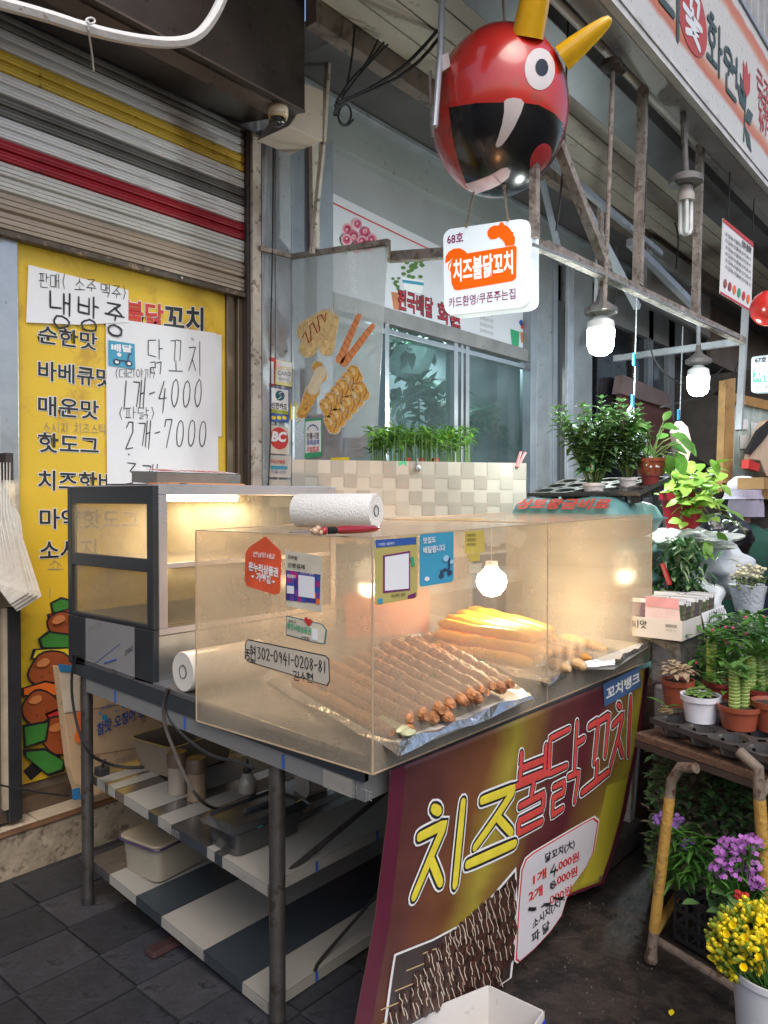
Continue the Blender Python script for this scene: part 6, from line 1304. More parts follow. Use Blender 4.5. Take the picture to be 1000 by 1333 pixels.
A, B, C_, D = oz(545, 850, zd+.045), oz(705, 872, zd+.045), oz(735, 852, zd+.045), oz(620, 812, zd+.06)
for layer in range(3):
    for i in range(5-(layer == 2)):
        u = (i+.5+layer*.4)/5.3; p = A.lerp(D, u); q = B.lerp(C_, u); dz = Vector((0, 0, .012+layer*.036+random.uniform(0, .008))); L_ = (q-p)
        p = p+L_*random.uniform(-.02, .04); q = q-L_*random.uniform(0, .08)
        t = thing('corn_dog', '%s yellow battered corn dog from the left in the %s layer of the middle tray' % (ORD[i], ('bottom', 'middle', 'top')[layer]), 'corn dog', tuple(p+dz), 'yellow corn dogs in the middle tray')
        MB().tube([p.lerp(q, s_)+dz+Vector((random.uniform(-.003, .003), random.uniform(-.003, .003), random.uniform(-.003, .003))) for s_ in (0, .03, .1, .2, .3, .4, .5, .6, .7, .8, .9, .97, 1)], [.006, .015]+[.0215+random.uniform(-.0028, .0028) for _ in range(9)]+[.015, .005], 12).build('batter', corn, t, True)
for i, (x0_, y0_, x1_, y1_) in enumerate(((700, 835, 760, 850), (705, 845, 770, 858), (730, 828, 790, 845), (716, 862, 742, 872), (745, 862, 762, 868))):
    z_ = zd+.055-(.01 if i > 2 else 0); p, q = oz(x0_, y0_, z_), oz(x1_, y1_, z_)
    t = tag(MB().tube([p.lerp(q, s_) for s_ in (0, .1, .3, .6, .9, 1)], [.006, .017, .021, .020, .016, .006], 10).build('pale_sausage', bunm if i > 2 else mat('orange_batter', (.62, .30, .06), .5, 0, .2, 15), smooth=True), ['orange battered sausage at the left of the small right tray', 'orange battered sausage in front in the small right tray', 'orange battered sausage at the back of the small right tray', 'stubby pale sausage lying left at the front of the small right tray', 'stubby pale sausage right of the other stubby one in the right tray'][i], 'sausage', 'pale sausages in the small tray')
b = MB()
for i in range(5): c = oz(497+i*9, 938+i*4, zd+.035); b.ball(c, .02, 10, 6, (1.2, .8, .6), .15)
tag(b.build('cabbage_pile', mat('pale_green_leaf', (.52, .52, .30), .4, 0, .25, 12), smooth=True), 'pale green cabbage pieces at the near corner of the skewer tray', 'cabbage')
# red sheet + yellow seen behind the plastic, wrapped roll and bags inside
b = MB(); b.prism([oz(450, 840, zd)+Vector((0, 0, 0)), oz(560, 830, zd), oz(560, 830, zd)+Vector((0, 0, .22)), oz(450, 840, zd)+Vector((0, 0, .22))], (.01, .03, 0)); tag(b.build('red_packet', mat('red_packet', (.62, .07, .03), .5, 0, .2, 5), bevel=.006), 'red packet standing behind the chicken skewers inside the display box', 'packet')
b = MB(); b.prism([P(x, y, 'Y', 1.9) for x, y in ((768, 705), (822, 705), (822, 838), (768, 838))], (0, .004, 0)); t = b.build('price_note', mat('cream_note', (.58, .50, .36), .7)); tag(t, 'cream handwritten note on the back of the display box at the right end', 'note')
T('온누리상품권', 792, 722, 820, 722, 7, bluep, t, .02, .002, 'Y', 1.899); H('카드결제환영', 796, 812, 816, 772, 12, inkthin, t, .0014, .002, 'Y', 1.899, slant=0)
# rolls
def roll(name, lab, a, bb_, r, core, m, mcore=None):
    ax = (bb_-a).normalized(); L_ = (bb_-a).length
    t = thing(name, lab, 'roll', tuple(a))
    MB().lathe([(core, .001), (r*.97, 0), (r, .003), (r, L_-.003), (r*.97, L_), (core, L_-.001)], a, 34, axis=ax).build('paper', m, t, True)
    MB().lathe([(core*1.0, 0.0015), (core*.86, -.002), (core*.86, L_+.002), (core*1.0, L_-.0015)], a, 24, axis=ax).build('core', mcore or mat('card_core', (.07, .055, .045), .8), t, True)
    return t
p1 = P(238, 879, 'X', XC+.005); r1 = 26*depth_of(p1)/FPX; p1.z = deckz(p1.y)+r1+.002
roll('film_roll', 'white roll of plastic film lying along the counter left of the display box', p1, p1+Vector((.30, -.02, 0)), r1, r1*.36, mat('film_roll_white', (.66, .62, .56), .3, 0, .05, 4))
rr_ = 25*2.1/FPX
pr_ = P(490, 664, 'Y', 1.50); pr_.z = zT(pr_.x)+.004+rr_; pl_ = None
for s_ in np.linspace(0, 1.2, 400):
    c = P(388, 662, 'X', pr_.x+.35-s_)
    if c.y > pr_.y and abs((Vector((c.x, c.y, pr_.z))-pr_).length-.27) < .004: pl_ = Vector((c.x, c.y, pr_.z)); break
if pl_ is None: pl_ = pr_+Vector((-.14, .22, 0))
roll('paper_towel_roll', 'white embossed paper towel roll lying on top of the display box', pr_, pl_, rr_, rr_*.34, mat('towel_white', (.70, .69, .66), .8, 0, .04, 4, bump=.5, bscale=160))
# hand bell / striker with red handle
z_ = zT(1.6)+.018; 
def tz(px, py): p = P(px, py, 'Y', 1.30); p.z = z_; return p
t = thing('red_handled_tool', 'small red handled tool lying on the display box in front of the paper towel roll', 'tool', tuple(tz(440, 686)))
a, c = tz(438, 685), tz(493, 684); MB().tube([a.lerp(c, s_) for s_ in (0, .06, .3, .6, .9, 1)], [.006, .0095, .011, .0105, .009, .004], 12).build('handle', mat('tool_red', (.32, .012, .02), .2, coat=.5), t, True)
b = MB(); a2 = tz(427, 685)
for s_ in range(4): q = a2.lerp(a, s_/4+.1); b.lathe([(.006, -.0015), (.009, 0), (.006, .0015)], q, 12, axis=(c-a))
b.build('spring', black, t, True); b = MB(); [b.ball(tz(x, 685)+Vector((0, 0, dz)), r_, 10, 6) for x, dz, r_ in ((410, 0, .010), (414, .006, .008), (417, -.004, .008))]; b.build('glass_beads', mat('amber_beads', (.55, .35, .22), .1, 0, .3, 20, coat=1), t, True)
b = MB(); b.ball(tz(422, 685), .010, 10, 6); b.build('red_bead', mat('bead_red', (.4, .03, .04), .15), t, True); MB().tube([tz(377, 685), tz(408, 685)], .0016, 6).build('spike', steel, t)
b = MB(); p = P(525, 676, 'Z', zT(1.9)+.006); q = P(628, 676, 'Z', zT(2.2)+.008); b.bar(p, q, .02, .003); tag(b.build('yellow_ruler', yellowp), 'thin yellow strip lying at the back of the display box top', 'strip')

# ------------------------------------------------------------ patterned windbreak with chilli seedlings
YV = 2.25
lat = thing('woven_print_board', 'beige basket weave printed board wrapped round the plant crate behind the cart', 'board', tuple(P(530, 690, 'Y', YV)))
b = MB(); nx = 18; top0, top1 = 598, 603
lm = [mat('weave_light', (.38, .345, .295), .3, 0, .08, 3), mat('weave_dark', (.285, .255, .215), .3, 0, .08, 3), mat('weave_mid', (.33, .30, .255), .3, 0, .08, 3)]
for i in range(nx):
    xa, xb = 380+(305/nx)*i, 380+(305/nx)*(i+1)
    for j in range(6):
        if j < 0: continue
        ya, yb_ = 598+j*17.5, 598+(j+1)*17.5; sh = 4 if (i % 2) else 0
        f_ = lambda x, y: P(x, y+(x-380)*.016, 'Y', YV+.006*math.sin(x*.045))
        if j == 0: ya_ = ya
        else: ya_ = ya+sh
        q = [f_(xa, ya_), f_(xb, ya_), f_(xb, yb_+sh), f_(xa, yb_+sh)]; q = [p+Vector((0, -.0015*((i+j) % 2), 0)) for p in q]
        b.cur = [0, 1, 2][((i+j) % 2) if (i*7+j*3) % 5 else 2]; b.add(q, [(0, 1, 2, 3)])
b.build('printed_front', lm, lat); 
a, c = P(380, 597, 'Y', YV+.012), P(685, 602, 'Y', YV+.012); MB().box(P(500, 597, 'Y', YV+.3).x-.0, c.x, YV+.012, YV+.3, 1.2, min(a.z, c.z)-.004).build('crate', mat('board_back', (.40, .35, .28), .7), lat)
b = MB(); c = P(678, 600, 'Y', YV-.01); b.bar(P(672, 608, 'Y', YV-.012), P(678, 588, 'Y', YV-.012), .014, .01); b.bar(P(674, 608, 'Y', YV-.014), P(684, 589, 'Y', YV-.014), .014, .01); tag(b.build('clothes_peg', mat('pink_plastic', (.55, .20, .20), .4), bevel=.002), 'pink clothes peg on the right corner of the weave printed board', 'clothes peg')
c = P(543, 610, 'Y', YV-.012); b = MB(); b.lathe([(.012, 0), (.016, .004), (.016, .010), (.010, .014), (.001, .014)], c, 14, axis=(0, -1, 0)); b.tube([c+Vector((0, 0, .01)), c+Vector((.004, 0, .05))], .004, 6); tag(b.build('metal_clip', steel, smooth=True), 'small round metal clip on the upper edge of the weave board', 'clip')
b = MB(); b.prism([P(x, y, 'Y', YV-.006) for x, y in ((519, 601), (529, 600), (530, 607), (525, 604), (519, 607))], (0, .002, 0)); tag(b.build('green_tape', greenp), 'scrap of green tape on the upper edge of the weave board', 'tape')
random.seed(4)
sd_t = thing('seedling_tray', 'dense row of bright green chilli seedlings standing in the weave printed crate', 'seedlings', tuple(P(550, 610, 'Y', YV+.15)))
b = MB(); bs_ = MB()
for i in range(150):
    px = random.uniform(484, 612); y = YV+random.uniform(.05, .36); base = P(px, 606, 'Y', y); base.z = 1.66+random.uniform(-.01, .01)
    top = P(px+random.uniform(-2, 2), random.uniform(553, 576), 'Y', y); top = Vector((base.x+random.uniform(-.01, .01), y, top.z))
    bs_.tube([base, top], [.0025, .0018], 4, cap=False)
    for k_ in range(6):
        a_ = random.uniform(0, 2*PI); b.leaf(top-Vector((0, 0, random.uniform(0, .05))), (math.cos(a_), math.sin(a_), random.uniform(-.2, .7)), random.uniform(.035, .075), random.uniform(.014, .026), random.uniform(.1, .7))
b.build('leaves', leafmat('seedling_leaf', (.05, .16, .02), (.16, .36, .05)), sd_t, kind='stuff'); bs_.build('stems', mat('seedling_stem', (.14, .26, .07), .5), sd_t, kind='stuff')
for x in (530, 547, 565): MB().box(P(x, 600, 'Y', YV+.2).x, P(x+6, 600, 'Y', YV+.2).x, YV+.2, YV+.22, 1.63, P(x, 596, 'Y', YV+.2).z).build('plant_label', redp, sd_t)
b = MB(); b.lathe([(.001, 0), (.02, .03), (.01, .05), (.001, .06)], P(487, 544, 'Y', 2.7), 6); 

# ------------------------------------------------------------ banner on the cart front
bn = thing('vinyl_banner', 'maroon and yellow vinyl price banner hanging down the front of the cart', 'banner', (2.2, 1.2, .3))
YN = 1.222
def warp(p):
    t_ = max(0, .80-p.z); xx = p.x-1.5
    off = -.0035*math.sin(p.x*6.5+p.z*2)*min(1, t_*4)-.03*t_*t_*max(0, 1-xx/1.4)-.0012*math.sin(p.z*22+p.x*3)*min(1, t_*3)
    return Vector((p.x, p.y+off, p.z))
ctop = [(508, 1003), (845, 868)]; 
left = [(508, 1003), (505, 1060), (497, 1130), (488, 1190), (474, 1260), (455, 1345)]
right = [(845, 868), (838, 920), (826, 990), (812, 1060), (800, 1110), (786, 1150)]
bot = [(455, 1345), (520, 1335), (575, 1308), (640, 1285), (668, 1240), (700, 1200), (735, 1168), (786, 1150)]
def curve(pts, t):
    d = [0]
    for i in range(1, len(pts)): d.append(d[-1]+math.dist(pts[i], pts[i-1]))
    s_ = t*d[-1]
    for i in range(1, len(pts)):
        if s_ <= d[i]+1e-9: u = (s_-d[i-1])/(d[i]-d[i-1]); return (pts[i-1][0]+(pts[i][0]-pts[i-1][0])*u, pts[i-1][1]+(pts[i][1]-pts[i-1][1])*u)
    return pts[-1]
def bpt(u, v, l=0.0):   # v: 0 top 1 bottom, Coons patch in the photo
    c0, c1 = curve(ctop, u), curve(bot, u); d0, d1 = curve(left, v), curve(right, v)
    co = lambda k_: (1-v)*c0[k_]+v*c1[k_]+(1-u)*d0[k_]+u*d1[k_]-((1-u)*(1-v)*ctop[0][k_]+u*(1-v)*ctop[1][k_]+(1-u)*v*left[-1][k_]+u*v*right[-1][k_])
    return warp(P(co(0), co(1), 'Y', YN))+Vector((0, -l, 0))
m = bpy.data.materials.new('banner_print'); m.use_nodes = True; n = m.node_tree.nodes; l = m.node_tree.links; bs = n['Principled BSDF']; bs.inputs['Roughness'].default_value = .36
tc = n.new('ShaderNodeTexCoord'); uvn = n.new('ShaderNodeSeparateXYZ'); l.new(tc.outputs['UV'], uvn.inputs[0])
w1 = n.new('ShaderNodeTexNoise'); w1.inputs['Scale'].default_value = 1.9; w1.inputs['Detail'].default_value = 5; w1.inputs['Distortion'].default_value = .8; l.new(tc.outputs['UV'], w1.inputs['Vector'])
# u - .45*v tilt
tm_ = n.new('ShaderNodeMath'); tm_.operation = 'MULTIPLY_ADD'; tm_.inputs[1].default_value = -.18; l.new(uvn.outputs['Y'], tm_.inputs[0]); l.new(uvn.outputs['X'], tm_.inputs[2])
ad = n.new('ShaderNodeMath'); ad.operation = 'MULTIPLY_ADD'; ad.inputs[1].default_value = .30; l.new(w1.outputs['Fac'], ad.inputs[0]); l.new(tm_.outputs[0], ad.inputs[2])
rp = n.new('ShaderNodeValToRGB'); el = rp.color_ramp.elements; el[0].position = .0; el[0].color = (.075, .022, .026, 1); el[1].position = .18; el[1].color = (.105, .035, .028, 1)
for p_, c_ in ((.34, (.17, .065, .025)), (.44, (.31, .25, .035)), (.49, (.22, .13, .03)), (.60, (.105, .033, .028)), (.80, (.09, .018, .026)), (.94, (.20, .12, .03)), (.99, (.33, .28, .035))): e = el.new(p_); e.color = (*c_, 1)
l.new(ad.outputs[0], rp.inputs[0])
w2 = n.new('ShaderNodeTexNoise'); w2.inputs['Scale'].default_value = 9; w2.inputs['Detail'].default_value = 8; l.new(tc.outputs['UV'], w2.inputs['Vector'])
hs = n.new('ShaderNodeHueSaturation'); mr = n.new('ShaderNodeMapRange'); mr.inputs['To Min'].default_value = .6; mr.inputs['To Max'].default_value = 1.4; l.new(w2.outputs['Fac'], mr.inputs['Value']); l.new(mr.outputs[0], hs.inputs['Value']); l.new(rp.outputs[0], hs.inputs['Color']); l.new(hs.outputs[0], bs.inputs['Base Color'])
MATS['banner_print'] = m
nu, nv = 60, 44; b = MB(); vs = [bpt(i/nu, j/nv) for j in range(nv+1) for i in range(nu+1)]
fs = [(j*(nu+1)+i, j*(nu+1)+i+1, (j+1)*(nu+1)+i+1, (j+1)*(nu+1)+i) for j in range(nv) for i in range(nu)]; b.add(vs, fs); sheet_ = b.build('vinyl', m, bn, True, sharp=180)
uvl = sheet_.data.uv_layers.new(name='uv'); 
for lp_ in sheet_.data.loops: vi = lp_.vertex_index; uvl.data[lp_.index].uv = ((vi % (nu+1))/nu, 1-(vi//(nu+1))/nv)
so_ = sheet_.modifiers.new('thick', 'SOLIDIFY'); so_.thickness = .0012; so_.offset = 1
def bstrip(us, vs_, m, name='border', l_=.002):
    b = MB(); A_n = len(us)
    b.add([bpt(*q, l_) for q in us]+[bpt(*q, l_) for q in vs_], [(i, i+1, A_n+i+1, A_n+i) for i in range(A_n-1)]); o = b.build(name, m, bn); return o
mar = mat('banner_maroon', (.095, .012, .03), .38, 0, .15, 5); yel = mat('banner_yellow', (.42, .36, .035), .38, 0, .12, 5)
N_ = 30; bstrip([(0, i/N_) for i in range(N_+1)], [(.055, i/N_) for i in range(N_+1)], mar); bstrip([(i/N_, .985) for i in range(18, N_+1)], [(i/N_, 1.0) for i in range(18, N_+1)], mar); bstrip([(.985, i/N_) for i in range(N_+1)], [(1, i/N_) for i in range(N_+1)], mar); bstrip([(.91, i/N_) for i in range(15, N_)], [(.984, i/N_) for i in range(15, N_)], yel, l_=.0015)
def bpoly(pts, m, lift, name='print', cen=None):
    q = []
    for i in range(len(pts)):
        a, c = pts[i], pts[(i+1) % len(pts)]
        for s_ in range(6): q.append((a[0]+(c[0]-a[0])*s_/6, a[1]+(c[1]-a[1])*s_/6))
    cx, cy_ = cen or (sum(p[0] for p in q)/len(q), sum(p[1] for p in q)/len(q)); N = len(q); G = lambda x, y: warp(P(x, y, 'Y', YN))+Vector((0, -lift, 0))
    vs = [G(cx, cy_)]
    for r in range(1, 9): vs += [G(cx+(x-cx)*r/8, cy_+(y-cy_)*r/8) for x, y in q]
    fs = [(0, 1+(k+1) % N, 1+k) for k in range(N)]+[(1+r*N+k, 1+r*N+(k+1) % N, 1+(r+1)*N+(k+1) % N, 1+(r+1)*N+k) for r in range(7) for k in range(N)]
    b = MB(); b.add(vs, fs); return b.build(name, m, bn)
def BT(body, x0, y0, x1, y1, h, m, bold=0, lift=.004, slant=0): f = aff('Y', YN, (x0, y0), (x1, y1), (x0+slant, y0-h), warp=warp); return text(f, body, m, bn, bold, lift)
def BP(body, cor, r, lift=.003, ms=None, name='brush_letter'):
    bl_, br_, tl_ = cor; f = aff('Y', YN, bl_, br_, tl_, warp=warp); f.n = NRM['Y']
    for rr2, m_, li in ((r*2.05, white, 0), (r*1.6, ink, .0006), (r*1.02, ms, .0012)): pen(f, body, m_, bn, rr2, lift+li, .02, .1, name=name, taper=False, n=8, brush=True)
yl = mat('brush_yellow', (.72, .60, .05), .4, 0, .15, 20); rl = mat('brush_red', (.60, .07, .06), .4, 0, .15, 20)
BP('치', [(536, 1176), (600, 1142), (548, 1068)], .0125, ms=yl); BP('즈', [(602, 1146), (664, 1118), (618, 1040)], .0125, ms=yl)
BP('불', [(664, 1090), (708, 1068), (672, 982)], .0100, ms=rl); BP('닭', [(710, 1064), (756, 1038), (716, 958)], .0090, ms=rl); BP('꼬', [(757, 1038), (792, 1010), (762, 948)], .0105, ms=rl); BP('치', [(793, 1002), (820, 975), (797, 930)], .0105, ms=rl)
bpoly([(784, 891), (831, 868), (834, 893), (786, 920)], mat('badge_blue', (.06, .13, .28), .4), .003); BT('꼬치뱅크', 788, 911, 831, 888, 15, white, .03, .005)
# price panel
PPn = [(674, 1130), (680, 1116), (690, 1108), (774, 1062), (780, 1067), (774, 1108), (765, 1127), (746, 1152), (736, 1170), (728, 1192), (712, 1212), (690, 1234), (668, 1252), (664, 1249)]; PPc = (712, 1155); bpoly([(x-.4, y-.4) for x, y in PPn], white, .0026, cen=PPc); bpoly([(PPc[0]+(x-PPc[0])*.975, PPc[1]+(y-PPc[1])*.98) for x, y in PPn], redp, .0032, cen=PPc); bpoly([(PPc[0]+(x-PPc[0])*.945, PPc[1]+(y-PPc[1])*.955) for x, y in PPn], mat('price_white', (.60, .58, .62), .4, 0, .05, 4), .0042, cen=PPc)
BT('닭꼬치(大)', 706, 1124, 746, 1104, 14, ink, .02, .006); BT('1개', 690, 1150, 707, 1141, 13, redp, .03, .006); BT(',000원', 722, 1134, 752, 1120, 13, redp, .02, .006); BT('2개', 684, 1172, 702, 1163, 13, redp, .03, .006); BT(',000원', 720, 1153, 750, 1139, 13, redp, .02, .006); BT('000원', 712, 1176, 742, 1162, 12, redp, .01, .006); BT('소시지(大)', 688, 1209, 726, 1178, 13, ink, .02, .006); BT('파 닭', 686, 1226, 710, 1208, 13, ink, .02, .006)
f = aff('Y', YN, (712, 1140), (722, 1136), (713, 1126), warp=warp); pen(f, '4', ink, bn, .003, .007); 
for (x, y, w_, h_) in ((712, 1150, 8, 12), (682, 1182, 12, 7), (699, 1176, 16, 6), (716, 1168, 18, 6)): 
    b = MB(); b.tube([warp(P(x+random.uniform(0, w_), y+random.uniform(-h_/2, h_/2)-.45*0, 'Y', YN))+Vector((0, -.0075, 0)) for _ in range(14)], .0022, 5, flat=NRM['Y']); b.build('scribble', ink, bn)
# printed picture of glazed skewers
bpoly([(494, 1333), (511, 1241), (560, 1222), (610, 1195), (668, 1127), (670, 1180), (660, 1270), (640, 1284), (574, 1308), (525, 1334)], white, .003); bpoly([(497, 1334), (513, 1243), (561, 1224), (611, 1197), (666, 1133), (667, 1180), (657, 1270), (638, 1283), (573, 1307), (522, 1334)], mat('photo_dark', (.05, .035, .035), .35, 0, .4, 9), .0042)
gl_ = mat('glazed_meat', (.085, .035, .025), .35, 0, .6, 40, dirt=(.015, .008, .006), dirt_scale=40, dirt_amt=.5); dz_ = mat('mayo_print', (.56, .47, .37), .4, 0, .15, 20)
random.seed(2); b = MB(); b2 = MB(); b3 = MB()
PW = lambda x, y, l_: warp(P(x, y, 'Y', YN))+Vector((0, -l_, 0))
for r_, (x0_, y0_, x1_, y1_) in enumerate(((578, 1228, 660, 1158), (556, 1250, 661, 1184), (540, 1276, 660, 1212), (520, 1300, 656, 1240), (505, 1324, 640, 1268))):
    n_ = 10
    for k_ in range(n_):
        u = k_/(n_-1); x, y = x0_+(x1_-x0_)*u, y0_+(y1_-y0_)*u; w_ = 12.5+2.5*u+random.uniform(-1, 1); q = PW(x, y+random.uniform(-1.5, 1.5), .0052+.0004*r_+.0003*(k_ % 2)); kx = depth_of(q)/FPX
        b.ball(q, w_*kx, 14, 8, (.92, .10, 1.05), .07)
        for g in range(2):
            xs = x-5+g*6+random.uniform(-1.5, 1.5); z0_ = [PW(xs+random.uniform(-1.5, 1.5)+s_*1.2, y-w_*.8+s_*w_*.4, .0088+.0004*r_) for s_ in range(random.choice((3, 4, 5)))]; b2.tube(z0_, [random.uniform(.0010, .0022) for _ in z0_], 5, flat=NRM['Y'])
    b3.tube([PW(x0_-30, y0_+12, .0052), PW(x0_, y0_, .0052)], .0018, 5, flat=NRM['Y'])
b.build('printed_skewers', gl_, bn, True, kind='stuff'); b2.build('printed_sauce', dz_, bn, kind='stuff'); b3.build('printed_sticks', mat('bamboo', (.55, .4, .2)), bn, kind='stuff')
b = MB(); b.lathe([(.004, 0), (.009, .001), (.009, .002), (.004, .002)], warp(P(780, 1142, 'Y', YN))+Vector((0, -.004, 0)), 14, axis=(0, -1, 0)); b.build('eyelet', steel, bn)
# thin supporting post and board behind the right end of the banner
t = thing('corner_post', 'tall pale timber and steel post behind the right edge of the banner', 'post', tuple(P(806, 1178, 'Y', 1.34)))
b = MB(); b.bar(P(822, 890, 'Y', 1.34), P(808, 1180, 'Y', 1.34), .035, .06); b.build('timber', rustw, t); b = MB(); b.bar(P(832, 960, 'Y', 1.32), P(812, 1182, 'Y', 1.32), .015, .02); b.build('edge_strip', mat('bright_strip', (.55, .58, .66)), t)
b = MB(); b.prism([P(x, y, 'Y', 1.45) for x, y in ((838, 960), (864, 965), (852, 1168), (822, 1160))], (0, .04, 0)); tag(b.build('perforated_board', mat('grey_brick_board', (.25, .215, .19), .8, 0, .25, 9, dirt=(.12, .1, .09), dirt_scale=30, dirt_amt=.42, bump=.6)), 'grey perforated board standing beside the yellow taped stand', 'board')
b = MB(); b.prism([P(x, y, 'Y', 1.43) for x, y in ((862, 1000), (884, 975), (870, 1060), (852, 1172))], (0, .04, 0)); tag(b.build('dark_plank', mat('dark_red_plank', (.07, .03, .03), .6)), 'dark red plank leaning between the grey board and the yellow taped stand', 'plank')
b = MB(); b.add([tuple(oz(x, y, 0)+Vector((0, 0, z_))) for (x, y, z_) in ((735, 1215, 0), (830, 1225, 0), (838, 1165, 0), (745, 1150, 0), (738, 1215, .12), (825, 1222, .13), (834, 1165, .12), (748, 1155, .13))], [(0,3,2,1),(4,5,6,7),(0,1,5,4),(1,2,6,5),(2,3,7,6),(3,0,4,7)]); struct(b.build('kerb', concrete, bevel=.015)) if False else None
# open carton at the bottom
t = thing('open_carton', 'open white cardboard carton with blue stripe on the ground under the banner', 'cardboard box', tuple(oz(620, 1333, 0)))
wc = mat('white_card_inside', (.60, .57, .54), .8, 0, .06, 4, dirt=(.40, .34, .3), dirt_amt=.36); zc = .13
K = [oz(500, 1400, zc), oz(700, 1345, zc), oz(706, 1312, zc), oz(640, 1280, zc)]
K = [oz(498, 1338, zc), oz(640, 1420, zc), oz(709, 1316, zc), oz(636, 1282, zc)]
for i in range(4):
    a, c = K[i], K[(i+1) % 4]; b = MB(); off = (sum(K, Vector())/4-(a+c)/2); off.z = 0; off = off.normalized()*.004
    b.add([a, c, Vector((c.x, c.y, .0)), Vector((a.x, a.y, .0)), a+off, c+off, Vector((c.x, c.y, .0))+off, Vector((a.x, a.y, .0))+off], [(0,1,2,3),(7,6,5,4),(0,4,5,1),(1,5,6,2),(2,6,7,3),(3,7,4,0)]); b.build('side', wc, t)
b = MB(); b.prism([Vector((p.x, p.y, .012)) for p in K], (0, 0, -.004)); b.build('bottom', wc, t)
a, c = K[1], K[2]; b = MB(); o_ = Vector((.004, -.004, 0)); b.add([a+o_*.6-Vector((0, 0, .02)), c+o_*.6-Vector((0, 0, .02)), Vector((c.x, c.y, .03))+o_*.6, Vector((a.x, a.y, .03))+o_*.6], [(0,1,2,3)]); b.build('blue_stripe', mat('carton_blue', (.02, .05, .5), .5), t)

# ============================================================ flower stall on the right
def leaf_parts(t, specs, m, name='leaf', face=0.0):
    """each big leaf is a part; alike leaves share one mesh"""
    b = MB(); b.leaf((0, 0, 0), (1, 0, 0), 1, .42, .35, fold=.22); o0 = b.build(name, m, None, True); me = o0.data; off = Vector(o0.location); bpy.data.objects.remove(o0)
    for (p, d, L, W) in specs:
        d = Vector(d).normalized(); up = Vector((random.uniform(-.2, .2)-face, random.uniform(-.2, .2)-face*.4, 1)); y = up.cross(d).normalized(); z = d.cross(y)
        R = Matrix((d, y, z)).transposed(); S_ = Vector((L, W/.42, L)); o = bpy.data.objects.new(name, me); COL.objects.link(o)
        o.location = Vector(p)+R @ Vector((off.x*S_.x, off.y*S_.y, off.z*S_.z)); o.rotation_euler = R.to_euler(); o.scale = S_; attach(o, t)
def pot(name, c, r, h, m, par, lip=.1, tp=.78, soil_=True):
    o = MB().lathe([(.001, 0), (r*tp, 0), (r*.96, h*.80), (r*1.05, h*.80), (r*1.07, h), (r*.98, h), (r*.93, h*.88)], c, 26).build(name, m, par, True)
    if soil_: MB().lathe([(.001, h*.9), (r*.94, h*.88)], c, 18).build('soil', soil, par)
    return o
def stems(t, base, R, H_, n, L, W, lm, levels=7, spread=.5, sm=None, pair=True, droop=.35, rs=1):
    st = random.getstate(); random.seed(rs); b = MB(); bl = MB()
    for i in range(n):
        a = 2*PI*i/n+random.uniform(-.4, .4); q = random.random()**.6; d = Vector((math.cos(a)*q*spread, math.sin(a)*q*spread, 1)).normalized(); hh = H_*random.uniform(.6, 1.05)
        b0 = base+Vector((math.cos(a), math.sin(a), 0))*R*.5*q; pts = [b0+d*hh*s_+Vector((math.cos(a), math.sin(a), 0))*.12*hh*s_*s_ for s_ in (0, .35, .7, 1)]
        b.tube(pts, [.0028, .0024, .002, .0012], 5, cap=False)
        for k in range(levels):
            s_ = .22+.78*(k+random.uniform(0, .6))/levels; p = b0+d*hh*s_+Vector((math.cos(a), math.sin(a), 0))*.12*hh*s_*s_; aa = random.uniform(0, PI)
            for g in ((0, PI) if pair else (0,)): bl.leaf(p, (math.cos(aa+g), math.sin(aa+g), random.uniform(.0, .6)), L*random.uniform(.6, 1.15), W*random.uniform(.7, 1.15), random.uniform(.1, droop*2))
        for g in range(4): bl.leaf(pts[-1], (math.cos(g*1.6+i), math.sin(g*1.6+i), .8), L*.6, W*.6, .2)
    random.setstate(st)
    b.build('stems', sm or stem_m, t, kind='stuff'); bl.build('foliage', lm, t, kind='stuff')
teal = mat('teal_soil_bag', (.12, .27, .265), .36, 0, .2, 4, dirt=(.26, .38, .36), dirt_scale=5, dirt_amt=.38, bump=.5, bscale=14)
# soil bags
random.seed(9)
def bag(name, lab, x0, x1, y0, y1, z0, z1, m, grp=None, seed=0, end=True):
    rs = np.random.RandomState(seed); b = MB(); nx, ny = 10, 16; vs = []; cx, cy_, cz = (x0+x1)/2, (y0+y1)/2, (z0+z1)/2
    for s_ in (1, -1):
        for j in range(ny+1):
            for i in range(nx+1):
                u, v = i/nx*2-1, j/ny*2-1; h = (1-abs(u)**6)**.6*(1-abs(v)**7)**.6; w_ = 1+.02*math.sin(v*7+seed)
                vs.append((cx+u*(x1-x0)/2*w_, cy_+v*(y1-y0)/2, cz+s_*((z1-z0)/2*h*(1 if s_ > 0 else .9)+.004)+.010*math.sin(u*4+v*5+seed)*h))
    N = (nx+1)*(ny+1); fs = []
    for j in range(ny):
        for i in range(nx):
            a = j*(nx+1)+i; fs.append((a, a+1, a+nx+2, a+nx+1)); fs.append((N+a, N+a+nx+1, N+a+nx+2, N+a+1))
    for j in range(ny):
        for i in (0, nx): a = j*(nx+1)+i; fs.append((a, a+nx+1, N+a+nx+1, N+a))
    for i in range(nx):
        for j in (0, ny): a = j*(nx+1)+i; fs.append((a, a+1, N+a+1, N+a))
    b.add(vs, fs); o = b.build(name, m, None, True, sharp=70); return tag(o, lab, 'soil bag', grp)
zt_ = P(760, 652, 'X', 3.32).z; hb_ = .150; names = ['topmost', 'second', 'third', 'fourth', 'fifth', 'bottom']
